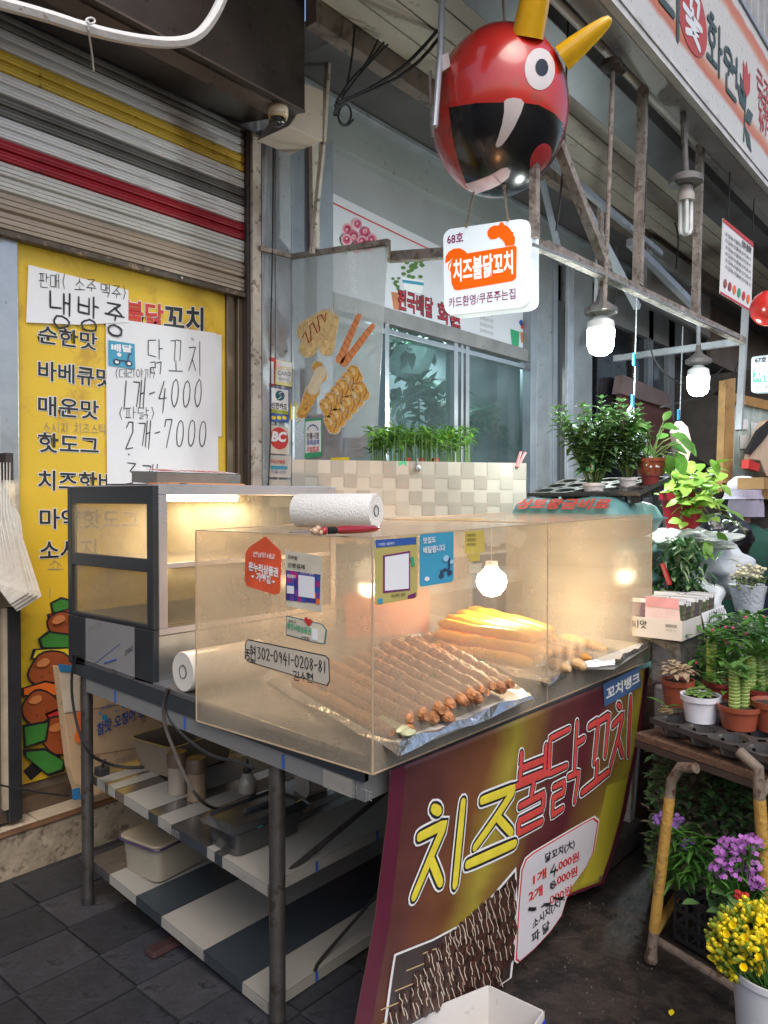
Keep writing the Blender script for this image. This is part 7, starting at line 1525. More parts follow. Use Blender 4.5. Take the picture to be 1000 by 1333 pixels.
for k in range(6):
    z1 = 1.462-k*hb_*.93+(.04 if k == 0 else 0); o = bag('soil_bag', '%s teal bag of potting soil in the stack behind the display box' % names[k], 3.32+.012*(k % 2)-(.10 if k == 0 else 0), 3.82, 1.37+.012*((k*2) % 3), 1.95, z1-hb_-(.04 if k == 0 else 0), z1, teal, 'stacked teal soil bags', k)
    if k == 0:
        f = lambda a, c, l=0.0: Vector((3.218+c*.062-l*.7, 1.88-.46*a, 1.450+c*.046+l*.7)); f.n = NRM['X']; text(f, '상토황금비료', crim, o, .04, .009, name='lettering')
        f = lambda a, c, l=0.0: Vector((3.222-l, 1.70-.2*a, 1.352+c*.016)); f.n = NRM['X']; text(f, '원예용 상토', ink, o, .0, .008)
tag(MB().box(3.30, 3.85, 1.36, 1.95, .0, 1.462-6*hb_*.93).build('wooden_block', wood), 'timber block base under the stack of teal soil bags', 'block')
# nursery tray
To = P(686, 642, 'X', 3.36); Tr = P(833, 640, 'X', 3.36); ly = (Tr-To); exy = ly.normalized(); nxv = Vector((1, 0, .20)).normalized(); nz_ = nxv.cross(exy); nz_ = nz_ if nz_.z > 0 else -nz_
tray_m = mat('nursery_tray', (.045, .042, .040), .5, 0, .3, 10, dirt=(.16, .14, .12), dirt_scale=18, dirt_amt=.40)
def nursery(name, lab, O, ex, ey, nn, Lx, Ly, nx, ny, dep=.055):
    t = thing(name, lab, 'tray', tuple(O)); b = MB(); cw, ch = Lx/nx, Ly/ny; r = min(cw, ch)*.42; K = 20
    for i in range(nx):
        for j in range(ny):
            c = O+ex*(cw*(i+.5))+ey*(ch*(j+.5)); sq = []; ci = []; lo = []; lo2 = []
            for k in range(K):
                a = 2*PI*k/K; ca, sa = math.cos(a), math.sin(a); m_ = max(abs(ca), abs(sa)); sq.append(c+ex*(ca/m_*cw/2)+ey*(sa/m_*ch/2)); ci.append(c+ex*ca*r+ey*sa*r); lo.append(c+ex*ca*r*.95+ey*sa*r*.95-nn*dep*.25); lo2.append(c+ex*ca*r*.80+ey*sa*r*.80-nn*dep)
            b.add(sq+ci, [(k, (k+1) % K, K+(k+1) % K, K+k) for k in range(K)]); cb = MB(); cb.add(ci+lo+lo2+[c-nn*dep], [(q*K+k, q*K+(k+1) % K, (q+1)*K+(k+1) % K, (q+1)*K+k) for q in (0,) for k in range(K)]+[(K+k, K+(k+1) % K, 2*K+(k+1) % K, 2*K+k) for k in range(K) if k % 5 < 4]+[(2*K+k, 2*K+(k+1) % K, 3*K) for k in range(K)]); cb.build('cup', tray_m, t)
    b.build('deck', tray_m, t); b = MB()
    A, B_, C_, D_ = O, O+ex*Lx, O+ex*Lx+ey*Ly, O+ey*Ly
    for p, q in ((A, B_), (B_, C_), (C_, D_), (D_, A)): b.add([p, q, q-nn*.018, p-nn*.018], [(0, 1, 2, 3)])
    b.build('rim', tray_m, t); return t
Lx = ly.length; nursery('nursery_tray', 'black nursery tray with round pot holes on top of the teal soil bags', To, exy, nxv, nz_, Lx, .40, 5, 3, .06)
tp_ = lambda u, v, dz=0.0: To+ly*u+nxv*(.40*v)+nz_*dz
# potted plants on that tray
wpot = mat('white_plastic_pot', (.66, .62, .60), .4, 0, .06, 6)
c = tp_(.55, .18, -.045); t = thing('mint_plant', 'dense dark green mint plant in a white pot with a green label', 'potted plant', tuple(c)); pot('pot', c, .050, .075, wpot, t)
stems(t, c+Vector((0, 0, .07)), .055, .40, 40, .058, .030, lf_dark, 12, .42, rs=3)
lb = P(768, 603, 'X', c.x-.06); b = MB(); b.box(lb.x, lb.x+.002, lb.y-.022, lb.y+.022, lb.z-.035, lb.z+.035); g_ = b.build('label', greenp, t, bevel=.001)
b = MB(); [b.ball(lb+Vector((-.003, random.uniform(-.016, .016), random.uniform(-.028, .008))), .005, 7, 4, (.3, 1, 1)) for _ in range(9)]; b.build('label_print', mat('pale_flowers', (.6, .62, .45)), t, kind='stuff'); f = lambda a, q, l=0.0: Vector((lb.x-.001-l, lb.y+.017-.034*a, lb.z+.018+.010*q)); f.n = NRM['X']; text(f, '애플민트', white, t, .02, .001)
c = tp_(.78, .42, -.03); t = thing('mint_plant', 'smaller mint plant in a white pot behind the dense mint', 'potted plant', tuple(c)); pot('pot', c, .042, .065, wpot, t); stems(t, c+Vector((0, 0, .06)), .04, .34, 18, .055, .030, lf_dark, 9, .4, rs=5)
c = tp_(.92, .6, -.02); t = thing('white_flower_plant', 'small white flowering plant in a dark red pot between the mint and the calla', 'potted plant', tuple(c)); pot('pot', c, .045, .06, mat('dark_red_pot', (.22, .03, .025), .4), t); stems(t, c+Vector((0, 0, .05)), .04, .10, 8, .03, .016, lf_mid, 4, .6, rs=6)
b = MB(); [b.ball(c+Vector((random.uniform(-.05, .05), random.uniform(-.05, .05), .11+random.uniform(-.02, .03))), .006, 6, 4) for _ in range(26)]; b.build('blossoms', white, t, kind='stuff')
c = P(848, 612, 'X', 3.62); r_ = 21*depth_of(c)/FPX; t = thing('calla_plant', 'broad leaved calla plant in a terracotta pot at the right end of the tray', 'potted plant', tuple(c)); pot('pot', c-Vector((0, 0, .02)), r_, .075, terra, t)
random.seed(12); sp = []; b = MB(); base = c+Vector((0, 0, .05))
for k, (x, y, L, dx, dz) in enumerate(((838, 556, .15, -.9, -.1), (846, 560, .13, -.4, .2), (862, 556, .14, .7, .1), (874, 566, .17, 1, -.2), (884, 572, .16, 1, -.5), (880, 588, .17, .5, -1), (868, 592, .14, .3, -.8), (856, 572, .13, .2, .3), (842, 578, .12, -.7, -.3), (830, 562, .12, -1, -.5), (870, 578, .15, .9, -.2), (860, 600, .11, .6, -.5), (850, 596, .1, -.3, .4), (864, 548, .1, .3, .6), (890, 574, .14, 1, -.7))):
    p = P(x, y, 'X', 3.62+random.uniform(-.08, .1)); d = -Vector(cr)*0+Vector(cr)*dx+Vector((0, 0, dz))+Vector((random.uniform(-.3, .3), 0, 0)); sp.append((p, d, L*.72, L*.38)); b.tube([base+Vector((random.uniform(-.03, .03), random.uniform(-.03, .03), 0)), base.lerp(p, .6)+Vector((0, 0, .015)), p+d.normalized()*L*.1], [.004, .0035, .0025], 6)
leaf_parts(t, sp, leafmat('calla_leaf', (.06, .20, .03), (.16, .38, .06), .35), face=1.2); b.build('stems', mat('pale_stem', (.22, .36, .12), .5), t, True)
# red pot with pothos
c = P(888, 688, 'X', 4.15); r_ = 27*depth_of(c)/FPX; t = thing('pothos_plant', 'bright green trailing plant in a big red pot right of the soil bags', 'potted plant', tuple(c)); rp_ = mat('red_plastic_pot', (.36, .012, .022), .35, 0, .15, 5); pot('pot', c, r_, .19, rp_, t, tp=.72)
random.seed(14); sp = []; b = MB(); 
for k in range(170):
    x = random.gauss(900, 19); y = random.gauss(636, 19); 
    if not (862 < x < 944 and 592 < y < 690): continue
    p = P(x, y, 'X', 4.15+random.uniform(-.22, .25)); a = random.uniform(0, 2*PI); sp.append((p, (math.cos(a)*.7-.5, math.sin(a), random.uniform(-.4, .7)), random.uniform(.055, .09), random.uniform(.045, .065)))
    if k % 4 == 0: b.tube([c+Vector((0, 0, .18)), (c+p)/2+Vector((0, 0, .12)), p], .004, 5)
for x, y in ((930, 655), (938, 668), (925, 670), (944, 682), (935, 692), (918, 676), (952, 676), (905, 700), (912, 712), (922, 704), (946, 664), (926, 598), (934, 604), (920, 610)): sp.append((P(x, y, 'X', 4.0), (random.uniform(-.5, .2), random.uniform(-1, .2), random.uniform(-.6, .4)), .10, .055))
leaf_parts(t, sp[:100], lf_bright, face=.6); leaf_parts(t, sp[100:], leafmat('leaf_fresh', (.07, .22, .02), (.22, .42, .05))); b.tube([c+Vector((0, 0, .2)), P(920, 640, 'X', 4.0), P(944, 676, 'X', 4.0)], .004, 5); b.build('stems', mat('brown_stem', (.16, .13, .06), .6), t, True, kind='stuff')
# clear plastic and zebra striped plant
crink = mat('crumpled_white_film', (.55, .60, .58), .28, 0, .12, 8, bump=1, bscale=22)
def heap(name, lab, cat, cen, sx, sy, sz, m, jit=.12, seed=0, n=64, mm=36):
    rs = np.random.RandomState(seed); b = MB(); vs = []; ph = rs.rand(6)*6
    for i in range(mm+1):
        th = PI*i/mm
        for k in range(n):
            t_ = 2*PI*k/n; q = 1+jit*math.sin(3*t_+ph[0]+th*2)+jit*.7*math.sin(5*t_+ph[1]-th*3)+jit*.45*abs(math.sin(4*t_+ph[2]+3*th))*math.sin(7*th+ph[3]+2*t_)+jit*.12*rs.uniform(-1, 1); vs.append((cen.x+sx*math.sin(th)*math.cos(t_)*q, cen.y+sy*math.sin(th)*math.sin(t_)*q, cen.z+sz*math.cos(th)*q))
    b.add(vs, [(i*n+k, i*n+(k+1) % n, (i+1)*n+(k+1) % n, (i+1)*n+k) for i in range(mm) for k in range(n)]); return tag(b.build(name, m, None, True, sharp=30), lab, cat)
heap('plastic_wrap', 'crumpled clear greenish plastic wrap lying under the red pot', 'plastic wrap', P(895, 702, 'X', 4.1), .18, .22, .05, crink, .2, 1)
heap('white_bag', 'white plastic carrier bag slumped right of the striped leaf plant', 'bag', P(930, 742, 'X', 4.3), .17, .17, .14, mat('white_bag_film', (.54, .58, .62), .55, 0, .06, 5, bump=1, bscale=14), .14, 2)
heap('white_bag', 'small knotted white bag beside the seed packets', 'bag', P(910, 785, 'X', 3.9), .10, .10, .10, MATS['white_bag_film'], .2, 3)
heap('black_bag', 'black bin bag behind the white carrier bag near the sitting person', 'bag', P(945, 700, 'X', 4.9), .16, .16, .12, mat('black_film', (.012, .012, .016)), .14, 4)
c = P(885, 752, 'X', 3.75); t = thing('striped_leaf_plant', 'dark glossy plant with pale striped leaves above the seed packet box', 'plant', tuple(c)); b = MB(); b2 = MB(); random.seed(17)
for k in range(330):
    x, y = random.gauss(886, 16), random.uniform(698, 768); p = P(x, y, 'X', 3.75+random.uniform(-.1, .12)); a = random.uniform(0, 2*PI); d = (math.cos(a), math.sin(a), random.uniform(-.7, .3)); (b if k % 4 else b2).leaf(p, d, random.uniform(.05, .085), .020, .5)
b.build('foliage', leafmat('zebra_dark', (.015, .06, .02), (.06, .17, .05), .3), t, kind='stuff'); b2.build('pale_leaves', leafmat('zebra_pale', (.20, .32, .14), (.40, .52, .26), .3), t, kind='stuff'); pot('pot', c-Vector((0, 0, .16)), .07, .1, terra, t)
b = MB(); b.bar(P(862, 733, 'X', 3.6), P(872, 762, 'X', 3.6), .02, .02); tag(b.build('red_stick', rp_, bevel=.004), 'red plastic stick standing behind the seed packets', 'stick')
# seed box
K0 = P(888, 835, 'X', 3.05); t = thing('seed_box', 'white cardboard box full of upright seed packets on a concrete block', 'box', tuple(K0)); x0, y0, z0 = K0.x, K0.y, K0.z; LX, LY, HB = .47, .20, .080
wb = mat('white_seed_box', (.62, .58, .54), .7, 0, .06, 5, dirt=(.42, .38, .33), dirt_amt=.36)
MB().box(x0, x0+.003, y0, y0+LY, z0, z0+HB).build('end_panel', wb, t); MB().box(x0+.003, x0+LX, y0, y0+.003, z0, z0+HB*.95).build('side_panel', wb, t); MB().box(x0+.003, x0+LX, y0+LY-.003, y0+LY, z0, z0+HB).build('side_panel', wb, t); MB().box(x0+LX, x0+LX+.003, y0, y0+LY, z0, z0+HB).build('end_panel', wb, t); MB().box(x0+.003, x0+LX, y0+.003, y0+LY-.003, z0, z0+.003).build('bottom', wb, t)
f = lambda a, q, l=0.0: Vector((x0-.0005-l, y0+.20-.06*a, z0+.035+.03*q)); f.n = NRM['X']; pen(f, '씨앗', ink, t, .0018, .001); MB().box(x0-.0015, x0-.0005, y0+.02, y0+.065, z0+.05, z0+.062).build('box_print', inkthin, t); f = lambda a, q, l=0.0: Vector((x0-.002-l, y0+.065-.045*a, z0+.035+.008*q)); f.n = NRM['X']; text(f, '종묘사', inkthin, t, 0, .001)
b = MB(); cx = x0+.22; b.add([(cx, y0-.003, z0+HB*.95+.01), (cx+.30, y0-.003, z0+HB*.95+.012), (cx+.34, y0-.012, z0+.03), (cx+.02, y0-.014, z0+.015)], [(0, 1, 2, 3)]); b.build('note', paper, t); f = lambda a, q, l=0.0: Vector((cx+.05+.22*a, y0-.0165-l, z0+.035+.05*q)); f.n = NRM['Y']; pen(f, '씨앗3000', ink, t, .002, .001)
pk = [mat('seed_packet_%d' % i, c_, .4, 0, .5, 22, dirt=d_, dirt_scale=25, dirt_amt=.45) for i, (c_, d_) in enumerate((((.10, .13, .07), (.03, .07, .02)), ((.16, .09, .14), (.05, .03, .05)), ((.10, .13, .06), (.14, .03, .03)), ((.20, .18, .15), (.04, .07, .02))))]
random.seed(19); packlab = []
for row in range(2):
    for k in range(17):
        x = x0+.02+k*.0245+random.uniform(-.005, .005); ya = y0+.012+row*.11; zz = z0+.01; h = .135+random.uniform(-.008, .010); ln = .035+random.uniform(-.01, .02); yj = random.uniform(-.004, .006)
        b = MB(); b.add([(x, ya+yj, zz), (x, ya+.10+yj, zz), (x+ln, ya+.10+yj, zz+h), (x+ln, ya+yj, zz+h), (x+.003, ya+yj, zz), (x+.003, ya+.10+yj, zz), (x+ln+.003, ya+.10+yj, zz+h), (x+ln+.003, ya+yj, zz+h)], [(0,3,2,1),(4,5,6,7),(0,1,5,4),(1,2,6,5),(2,3,7,6),(3,0,4,7)])
        o = b.build('seed_packet', pk[(k*3+row) % 4]); top = MB(); top.add([(x+ln*.88-.0006, ya+yj, zz+h*.88), (x+ln*.88-.0006, ya+.1+yj, zz+h*.88), (x+ln-.0006, ya+.1+yj, zz+h*.995), (x+ln-.0006, ya+yj, zz+h*.995)], [(0, 1, 2, 3)]); top.build('header', paper, o)
        tag(o, 'seed packet number %s from the front in the %s row of the white box' % (['one','two','three','four','five','six','seven','eight','nine','ten','eleven','twelve','thirteen','fourteen','fifteen','sixteen','seventeen'][k], ('right', 'left')[row]), 'seed packet', 'seed packets in the white box')
b = MB(); b.add([(x0-.001+.004, y0+.005, z0+HB-.03), (x0+.003, y0+.15, z0+HB-.03), (x0+.012, y0+.15, z0+HB+.085), (x0+.012, y0+.02, z0+HB+.085)], [(0, 1, 2, 3)]); cdp = b.build('pink_card', mat('pink_card', (.66, .50, .50), .6)); tag(cdp, 'pink printed card standing at the front of the seed packet box', 'card')
b = MB(); b.add([(x0+.0065, y0+.012, z0+HB+.045), (x0+.0065, y0+.15, z0+HB+.045), (x0+.0105, y0+.15, z0+HB+.084), (x0+.0105, y0+.02, z0+HB+.084)], [(0, 1, 2, 3)]); b.build('header', mat('pink_header', (.58, .28, .30), .6), cdp)
blk = MB().box(x0+.04, x0+.34, y0+.02, y0+.14, z0-.19, z0-.002).build('concrete_block', concrete, bevel=.01); tag(blk, 'rough concrete block under the white seed packet box', 'concrete block')
blk = MB().box(x0+.02, x0+.40, y0-.02, y0+.12, z0-.40, z0-.192).build('concrete_block', concrete, bevel=.012); tag(blk, 'lower concrete block behind the succulent pot', 'concrete block')
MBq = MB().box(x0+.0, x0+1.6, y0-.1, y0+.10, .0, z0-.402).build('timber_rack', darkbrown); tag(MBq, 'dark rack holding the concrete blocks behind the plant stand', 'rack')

# ------------------------------------------------------------ taped steel stand with plank and plant tray
zs = .70
A = P(832, 955, 'Z', zs-.03); B_ = P(1010, 1015, 'Z', zs-.03); ed = (B_-A).normalized(); bk = Vector((-ed.y, ed.x, 0)); bk = bk if bk.x > 0 else -bk
st = thing('plant_stand', 'wooden plank on a steel tube stand with legs wrapped in yellow tape', 'stand', tuple(P(848, 1255, 'Z', 0)))
b = MB(); b.prism([A-ed*.02, A+ed*1.0, A+ed*1.0+bk*.62, A-ed*.02+bk*.62], (0, 0, -.028)); b.build('plank', wood, st, bevel=.004)
b = MB(); b.prism([A-ed*.02+Vector((0, 0, -.0285)), A+ed*.98+Vector((0, 0, -.0285)), A+ed*.98+bk*.05+Vector((0, 0, -.0285)), A-ed*.02+bk*.05+Vector((0, 0, -.0285))], (0, 0, -.022)); b.build('rail', mat('dark_rail', (.06, .04, .03), .6), st)
tape = mat('yellow_tape', (.42, .24, .05), .5, 0, .2, 12, dirt=(.20, .11, .04), dirt_scale=22, dirt_amt=.42, bump=.6, bscale=60); rustt = mat('rusty_tube', (.22, .17, .13), .7, .3, .3, 20, dirt=(.09, .05, .03), dirt_scale=30, dirt_amt=.46, bump=.4)
F1 = P(847, 1252, 'Z', 0); d1 = depth_of(F1)
def legs(F, topx, topy, botn, lean, name):
    T_ = PD(topx, topy, depth_of(F)+lean); T_.z = min(T_.z, zs-.08)
    b = MB(); b.tube([F+(T_-F)*.16, F+(T_-F)*.5, F+(T_-F)*.86], .0175, 12); b.build(name, tape, st, True)
    b = MB(); b.lathe([(.02, 0), (.022, .01), (.0165, .04), (.0165, .12)], F, 12, axis=(T_-F)); b.build('foot', rustt, st, True); b = MB(); b.tube([F+(T_-F)*.85, F+(T_-F)*.95, T_+Vector((0, 0, .02))+ed*.03+Vector((0,0,0)), T_+ed*.09+Vector((0, 0, .035))], .0165, 12); b.build('tube_end', rustt, st, True); return T_
T1 = legs(F1, 876, 985, 0, .0, 'leg'); F2 = P(1014, 1330, 'Z', 0)+Vector((.0, 0, 0)); 
T2 = PD(987, 1000, d1-.30); Tm = PD(997, 1160, d1-.30); b = MB(); b.tube([PD(989, 1040, d1-.30), PD(993, 1100, d1-.30), Tm, PD(1004, 1270, d1-.3)], .0175, 12); b.build('leg', tape, st, True); b = MB(); b.tube([T2+Vector((0, 0, .03))-ed*.06, T2, PD(989, 1042, d1-.30)], .0165, 12); b.build('tube_end', rustt, st, True); MB().tube([PD(989, 1038, d1-.3), PD(1012, 1005, d1-.2)], .012, 10).build('brace', rustt, st, True)
b = MB(); b.tube([PD(923, 980, d1+.55), PD(915, 1095, d1+.55), PD(912, 1150, d1+.6)], .014, 10); b.build('rear_leg', rustt, st, True)
b = MB(); a = P(852, 1222, 'Y', F1.y); b.tube([a, P(868, 1232, 'Y', F1.y-.05), a+ed*.55+Vector((0, 0, -.0))], .014, 10); b.build('lower_bar', rustt, st, True)
b = MB(); b.tube([a+Vector((0, 0, .02)), PD(882, 1165, d1+.45)], .015, 10); b.build('lower_bar', tape, st, True)
# lower tray of plants
O = P(846, 934, 'Z', zs+.035); ex = (P(1010, 990, 'Z', zs+.035)-O).normalized(); ey = Vector((-ex.y, ex.x, 0)); ey = ey if ey.x > 0 else -ey; zz = Vector((0, 0, 1))
nursery('nursery_tray', 'black plant tray with ribbed cups on the wooden plank of the taped stand', O, ex, ey, zz, .70, .50, 6, 4, .05)
def on_tray(px, py): return P(px, py, 'Z', zs+.037)
c = on_tray(882, 918); kk2 = depth_of(c)/FPX; t = thing('succulent', 'pink edged rosette succulent in a terracotta pot at the left end of the plant tray', 'potted plant', tuple(c)); pot('pot', c, 20*kk2, 34*kk2, terra, t); random.seed(23); sp = []
for ro in range(7):
    rc = c+Vector((random.uniform(-.03, .03), random.uniform(-.03, .03), 40*kk2+random.uniform(0, .03)))
    for k in range(13): a = k*2.4; q = .3+k/13; sp.append((rc+Vector((math.cos(a), math.sin(a), 0))*.003*k+Vector((0, 0, .012-.001*k)), (math.cos(a), math.sin(a), 1.1-q), .028*(.5+q*.6), .018))
leaf_parts(t, sp, leafmat('succulent_leaf', (.16, .22, .10), (.50, .34, .24), .5))
c = on_tray(912, 938); t = thing('herb_pot', 'low round leaved green plant in a white pot at the front of the plant tray', 'potted plant', tuple(c)); pot('pot', c, 22*kk2, 32*kk2, mat('bright_white_pot', (.72, .72, .78), .35), t); sp = []
for k in range(26): a = k*2.4; q = (k/26)**.5; sp.append((c+Vector((math.cos(a)*q*.03, math.sin(a)*q*.03, 34*kk2+.014*(1-q))), (math.cos(a), math.sin(a), .5-q*.4), .030, .026))
leaf_parts(t, sp, leafmat('round_leaf', (.07, .16, .03), (.20, .34, .08), .4))
ban1 = leafmat('stripe_leaf', (.04, .13, .03), (.15, .30, .07), .35); cane = mat('striped_cane', (.17, .27, .05), .4, 0, .2, 6); ring = mat('pale_ring', (.50, .50, .24), .5)
def canes(lab, px, py, potm, spec, rp=26, hp=30, seed=1):
    c = on_tray(px, py); kq = depth_of(c)/FPX; t = thing('striped_cane_plant', lab, 'potted plant', tuple(c)); pot('pot', c, rp*kq, hp*kq, potm, t)
    random.seed(seed); b = MB(); br = MB(); sp = []
    for (dx, dy, h, r) in spec:
        o = c+Vector(cr)*dx*kq+Vector((cf[0], cf[1], 0))*dy*kq+Vector((0, 0, hp*kq*.85)); n_ = int(h/4.6); prof = []
        for k in range(n_): z = k*4.6*kq; prof += [(r*kq*.86, z), (r*kq, z+1.6*kq), (r*kq, z+3.4*kq)]
        MB().lathe(prof, o, 14).build('cane', cane, t, True)
        rb_ = MB()
        for k in range(n_): rb_.lathe([(r*kq*.92, k*4.6*kq-.35*kq), (r*kq*1.03, k*4.6*kq), (r*kq*.92, k*4.6*kq+.5*kq)], o, 12)
        rb_.build('rings', ring, t, kind='stuff'); top = o+Vector((0, 0, n_*4.6*kq))
        for k in range(11): a = k*2.4+dx; q = k/11; sp.append((top-Vector((0, 0, q*8*kq)), (math.cos(a), math.sin(a), 1.4-q*1.3), random.uniform(20, 30)*kq, 8.5*kq))
        for k in range(5): a = k*1.9+dx+1; sp.append((o+Vector((0, 0, h*kq*random.uniform(.4, .9))), (math.cos(a), math.sin(a), .5), random.uniform(14, 20)*kq, 6*kq))
    leaf_parts(t, sp, ban1)
canes('pair of striped green canes in a terracotta pot at the front of the plant tray', 962, 947, terra, [(-7, -2, 52, 7), (7, 2, 50, 7)], seed=2)
canes('taller striped cane behind the white pot on the plant tray', 938, 912, mat('dark_red_pot', (.22, .03, .025), .4), [(-12, 0, 62, 6.5), (4, 6, 40, 5)], 22, 26, 3)
canes('striped canes in a red pot behind the front terracotta pot', 988, 922, mat('dark_red_pot', (.22, .03, .025), .4), [(-10, 0, 46, 6), (2, 0, 54, 6), (10, 5, 44, 5.5)], 26, 28, 4)
c = on_tray(1006, 950); t = thing('clay_pot', 'terracotta pot with soil cut by the right edge of the photo', 'pot', tuple(c)); pot('body', c, 22*kk2, 34*kk2, terra, t)
c = on_tray(868, 928); b = MB(); random.seed(31); t = thing('bare_root_plant', 'small uprooted plant with curled tan roots at the left end of the tray', 'plant', tuple(c))
for k in range(12): b.tube([c+Vector((random.uniform(-.03, .03), random.uniform(-.03, .03), random.uniform(.003, .02))) for _ in range(5)], .002, 5)
b.build('roots', mat('tan_root', (.38, .28, .14), .8), t, True, kind='stuff'); leaf_parts(t, [(c+Vector((0, 0, .02)), (-.3, .6, .7), .07, .035), (c+Vector((0, 0, .02)), (.3, -.6, .3), .06, .03)], lf_mid)
# leafy mass behind the canes
c = P(960, 880, 'X', 3.1); t = thing('leafy_plants', 'thicket of thin leaved green plants with tiny pink flowers behind the striped canes', 'plants', tuple(c)); b = MB(); random.seed(33); bp_ = MB()
for k in range(1000):
    x, y = random.uniform(905, 1020), random.uniform(800, 925); 
    if y < 800+max(0, (925-x))*1.2: continue
    p = P(x, y, 'X', 3.05+random.uniform(-.1, .45)); a = random.uniform(0, 2*PI); b.leaf(p, (math.cos(a), math.sin(a), random.uniform(-.1, .9)), random.uniform(.045, .09), random.uniform(.012, .024), random.uniform(.1, .6))
    if k % 32 == 0: bp_.ball(P(x, y, 'X', 3.03), .006, 6, 4)
b.build('foliage', lf_mid, t, kind='stuff'); bp_.build('blossoms', mat('pink_blossom', (.60, .06, .20), .5), t, kind='stuff')
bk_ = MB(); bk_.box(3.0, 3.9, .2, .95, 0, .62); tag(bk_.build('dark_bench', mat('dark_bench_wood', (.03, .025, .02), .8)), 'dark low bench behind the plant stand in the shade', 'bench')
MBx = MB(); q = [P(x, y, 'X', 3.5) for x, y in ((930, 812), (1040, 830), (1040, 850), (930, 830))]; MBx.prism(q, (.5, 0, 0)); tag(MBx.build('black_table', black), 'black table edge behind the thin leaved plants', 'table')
# dark foliage mass behind the stand
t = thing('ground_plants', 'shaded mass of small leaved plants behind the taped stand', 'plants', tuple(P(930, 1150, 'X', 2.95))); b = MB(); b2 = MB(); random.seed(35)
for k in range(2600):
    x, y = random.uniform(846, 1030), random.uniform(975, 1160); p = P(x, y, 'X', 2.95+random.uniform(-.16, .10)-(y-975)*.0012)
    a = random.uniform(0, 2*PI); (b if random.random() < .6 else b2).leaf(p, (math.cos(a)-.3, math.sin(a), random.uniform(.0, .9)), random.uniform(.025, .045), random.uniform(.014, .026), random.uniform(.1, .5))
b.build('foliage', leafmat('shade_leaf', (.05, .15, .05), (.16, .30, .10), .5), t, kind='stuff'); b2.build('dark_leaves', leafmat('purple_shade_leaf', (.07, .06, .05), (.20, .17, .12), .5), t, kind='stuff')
# purple flowers
vio = [mat('violet_petal', (.26, .11, .42), .6, 0, .3, 30), mat('pink_violet_petal', (.36, .11, .40), .6, 0, .2, 30)]
def flowers(name, lab, cat, pts, X_, jx, r, pm, n, seed, leaves=True):
    random.seed(seed); cx = sum(p[0] for p in pts)/len(pts); cy_ = max(p[1] for p in pts); t = thing(name, lab, cat, tuple(P(cx, cy_+30, 'X', X_))); b = MB(); bl = MB(); base = P(cx, cy_+40, 'X', X_)
    for (x, y, rad) in pts:
        for _ in range(n):
            a = random.uniform(0, 2*PI); q = random.random()**.5*rad; p = P(x+q*math.cos(a), y+q*math.sin(a)*.8, 'X', X_+random.uniform(-jx, jx))
            up = Vector((random.uniform(-1, -.2), random.uniform(-.6, .4), random.uniform(.2, 1))).normalized(); s1 = up.orthogonal().normalized(); s2 = up.cross(s1)
            for k in range(5): aa = 2*PI*k/5; d = s1*math.cos(aa)+s2*math.sin(aa)+up*.2; b.leaf(p, d, r, r*.75, .1, up=up, fold=.05)
            if random.random() < .3: bl.tube([base+Vector((random.uniform(-.03, .03), random.uniform(-.03, .03), 0)), p], .0015, 4, cap=False)
            if random.random() < .5: bl.leaf(p-Vector((0, 0, random.uniform(.01, .06))), (math.cos(a), math.sin(a), random.uniform(-.2, .6)), .035, .008, .3)
    b.build('petals', pm, t, kind='stuff'); bl.build('stems', lf_mid, t, kind='stuff'); return t
flowers('purple_flowers', 'pale purple flowering plant behind the left leg of the taped stand', 'flowers', [(860, 1065, 11), (880, 1070, 12), (895, 1100, 9), (866, 1095, 8)], 2.62, .06, .0075, vio[0], 34, 1)
flowers('purple_flowers', 'bright magenta purple flowering plant beside the right leg of the taped stand', 'flowers', [(950, 1105, 20), (975, 1100, 18), (940, 1130, 16), (970, 1130, 20), (985, 1150, 10)], 2.35, .06, .0085, vio[1], 60, 2)
b = MB(); random.seed(40); [b.leaf(P(random.uniform(875, 925), random.uniform(1085, 1150), 'X', 2.55), (random.uniform(-1, .2), random.uniform(-1, 1), random.uniform(-.1, .9)), random.uniform(.05, .1), .012, .4) for _ in range(130)]; tag(b.build('grassy_plant', lf_mid, kind='stuff'), 'narrow leaved green plant between the two purple flowers', 'plant')
t = thing('red_flower_plant', 'glossy round leaved plant with red flowers above the black crate', 'plant', tuple(P(940, 1190, 'X', 2.35))); sp = [(P(x, y, 'X', 2.35+random.uniform(-.04, .04)), (random.uniform(-1, .2), random.uniform(-1, 1), random.uniform(.1, 1)), .05, .036) for x, y in [(random.gauss(950, 15), random.gauss(1180, 12)) for _ in range(24)]]; leaf_parts(t, sp, lf_dark)
b = MB(); [b.ball(P(965+random.uniform(-7, 7), 1166+random.uniform(-5, 5), 'X', 2.3), .008, 7, 5) for _ in range(10)]; b.build('blossoms', redp, t, True, kind='stuff')
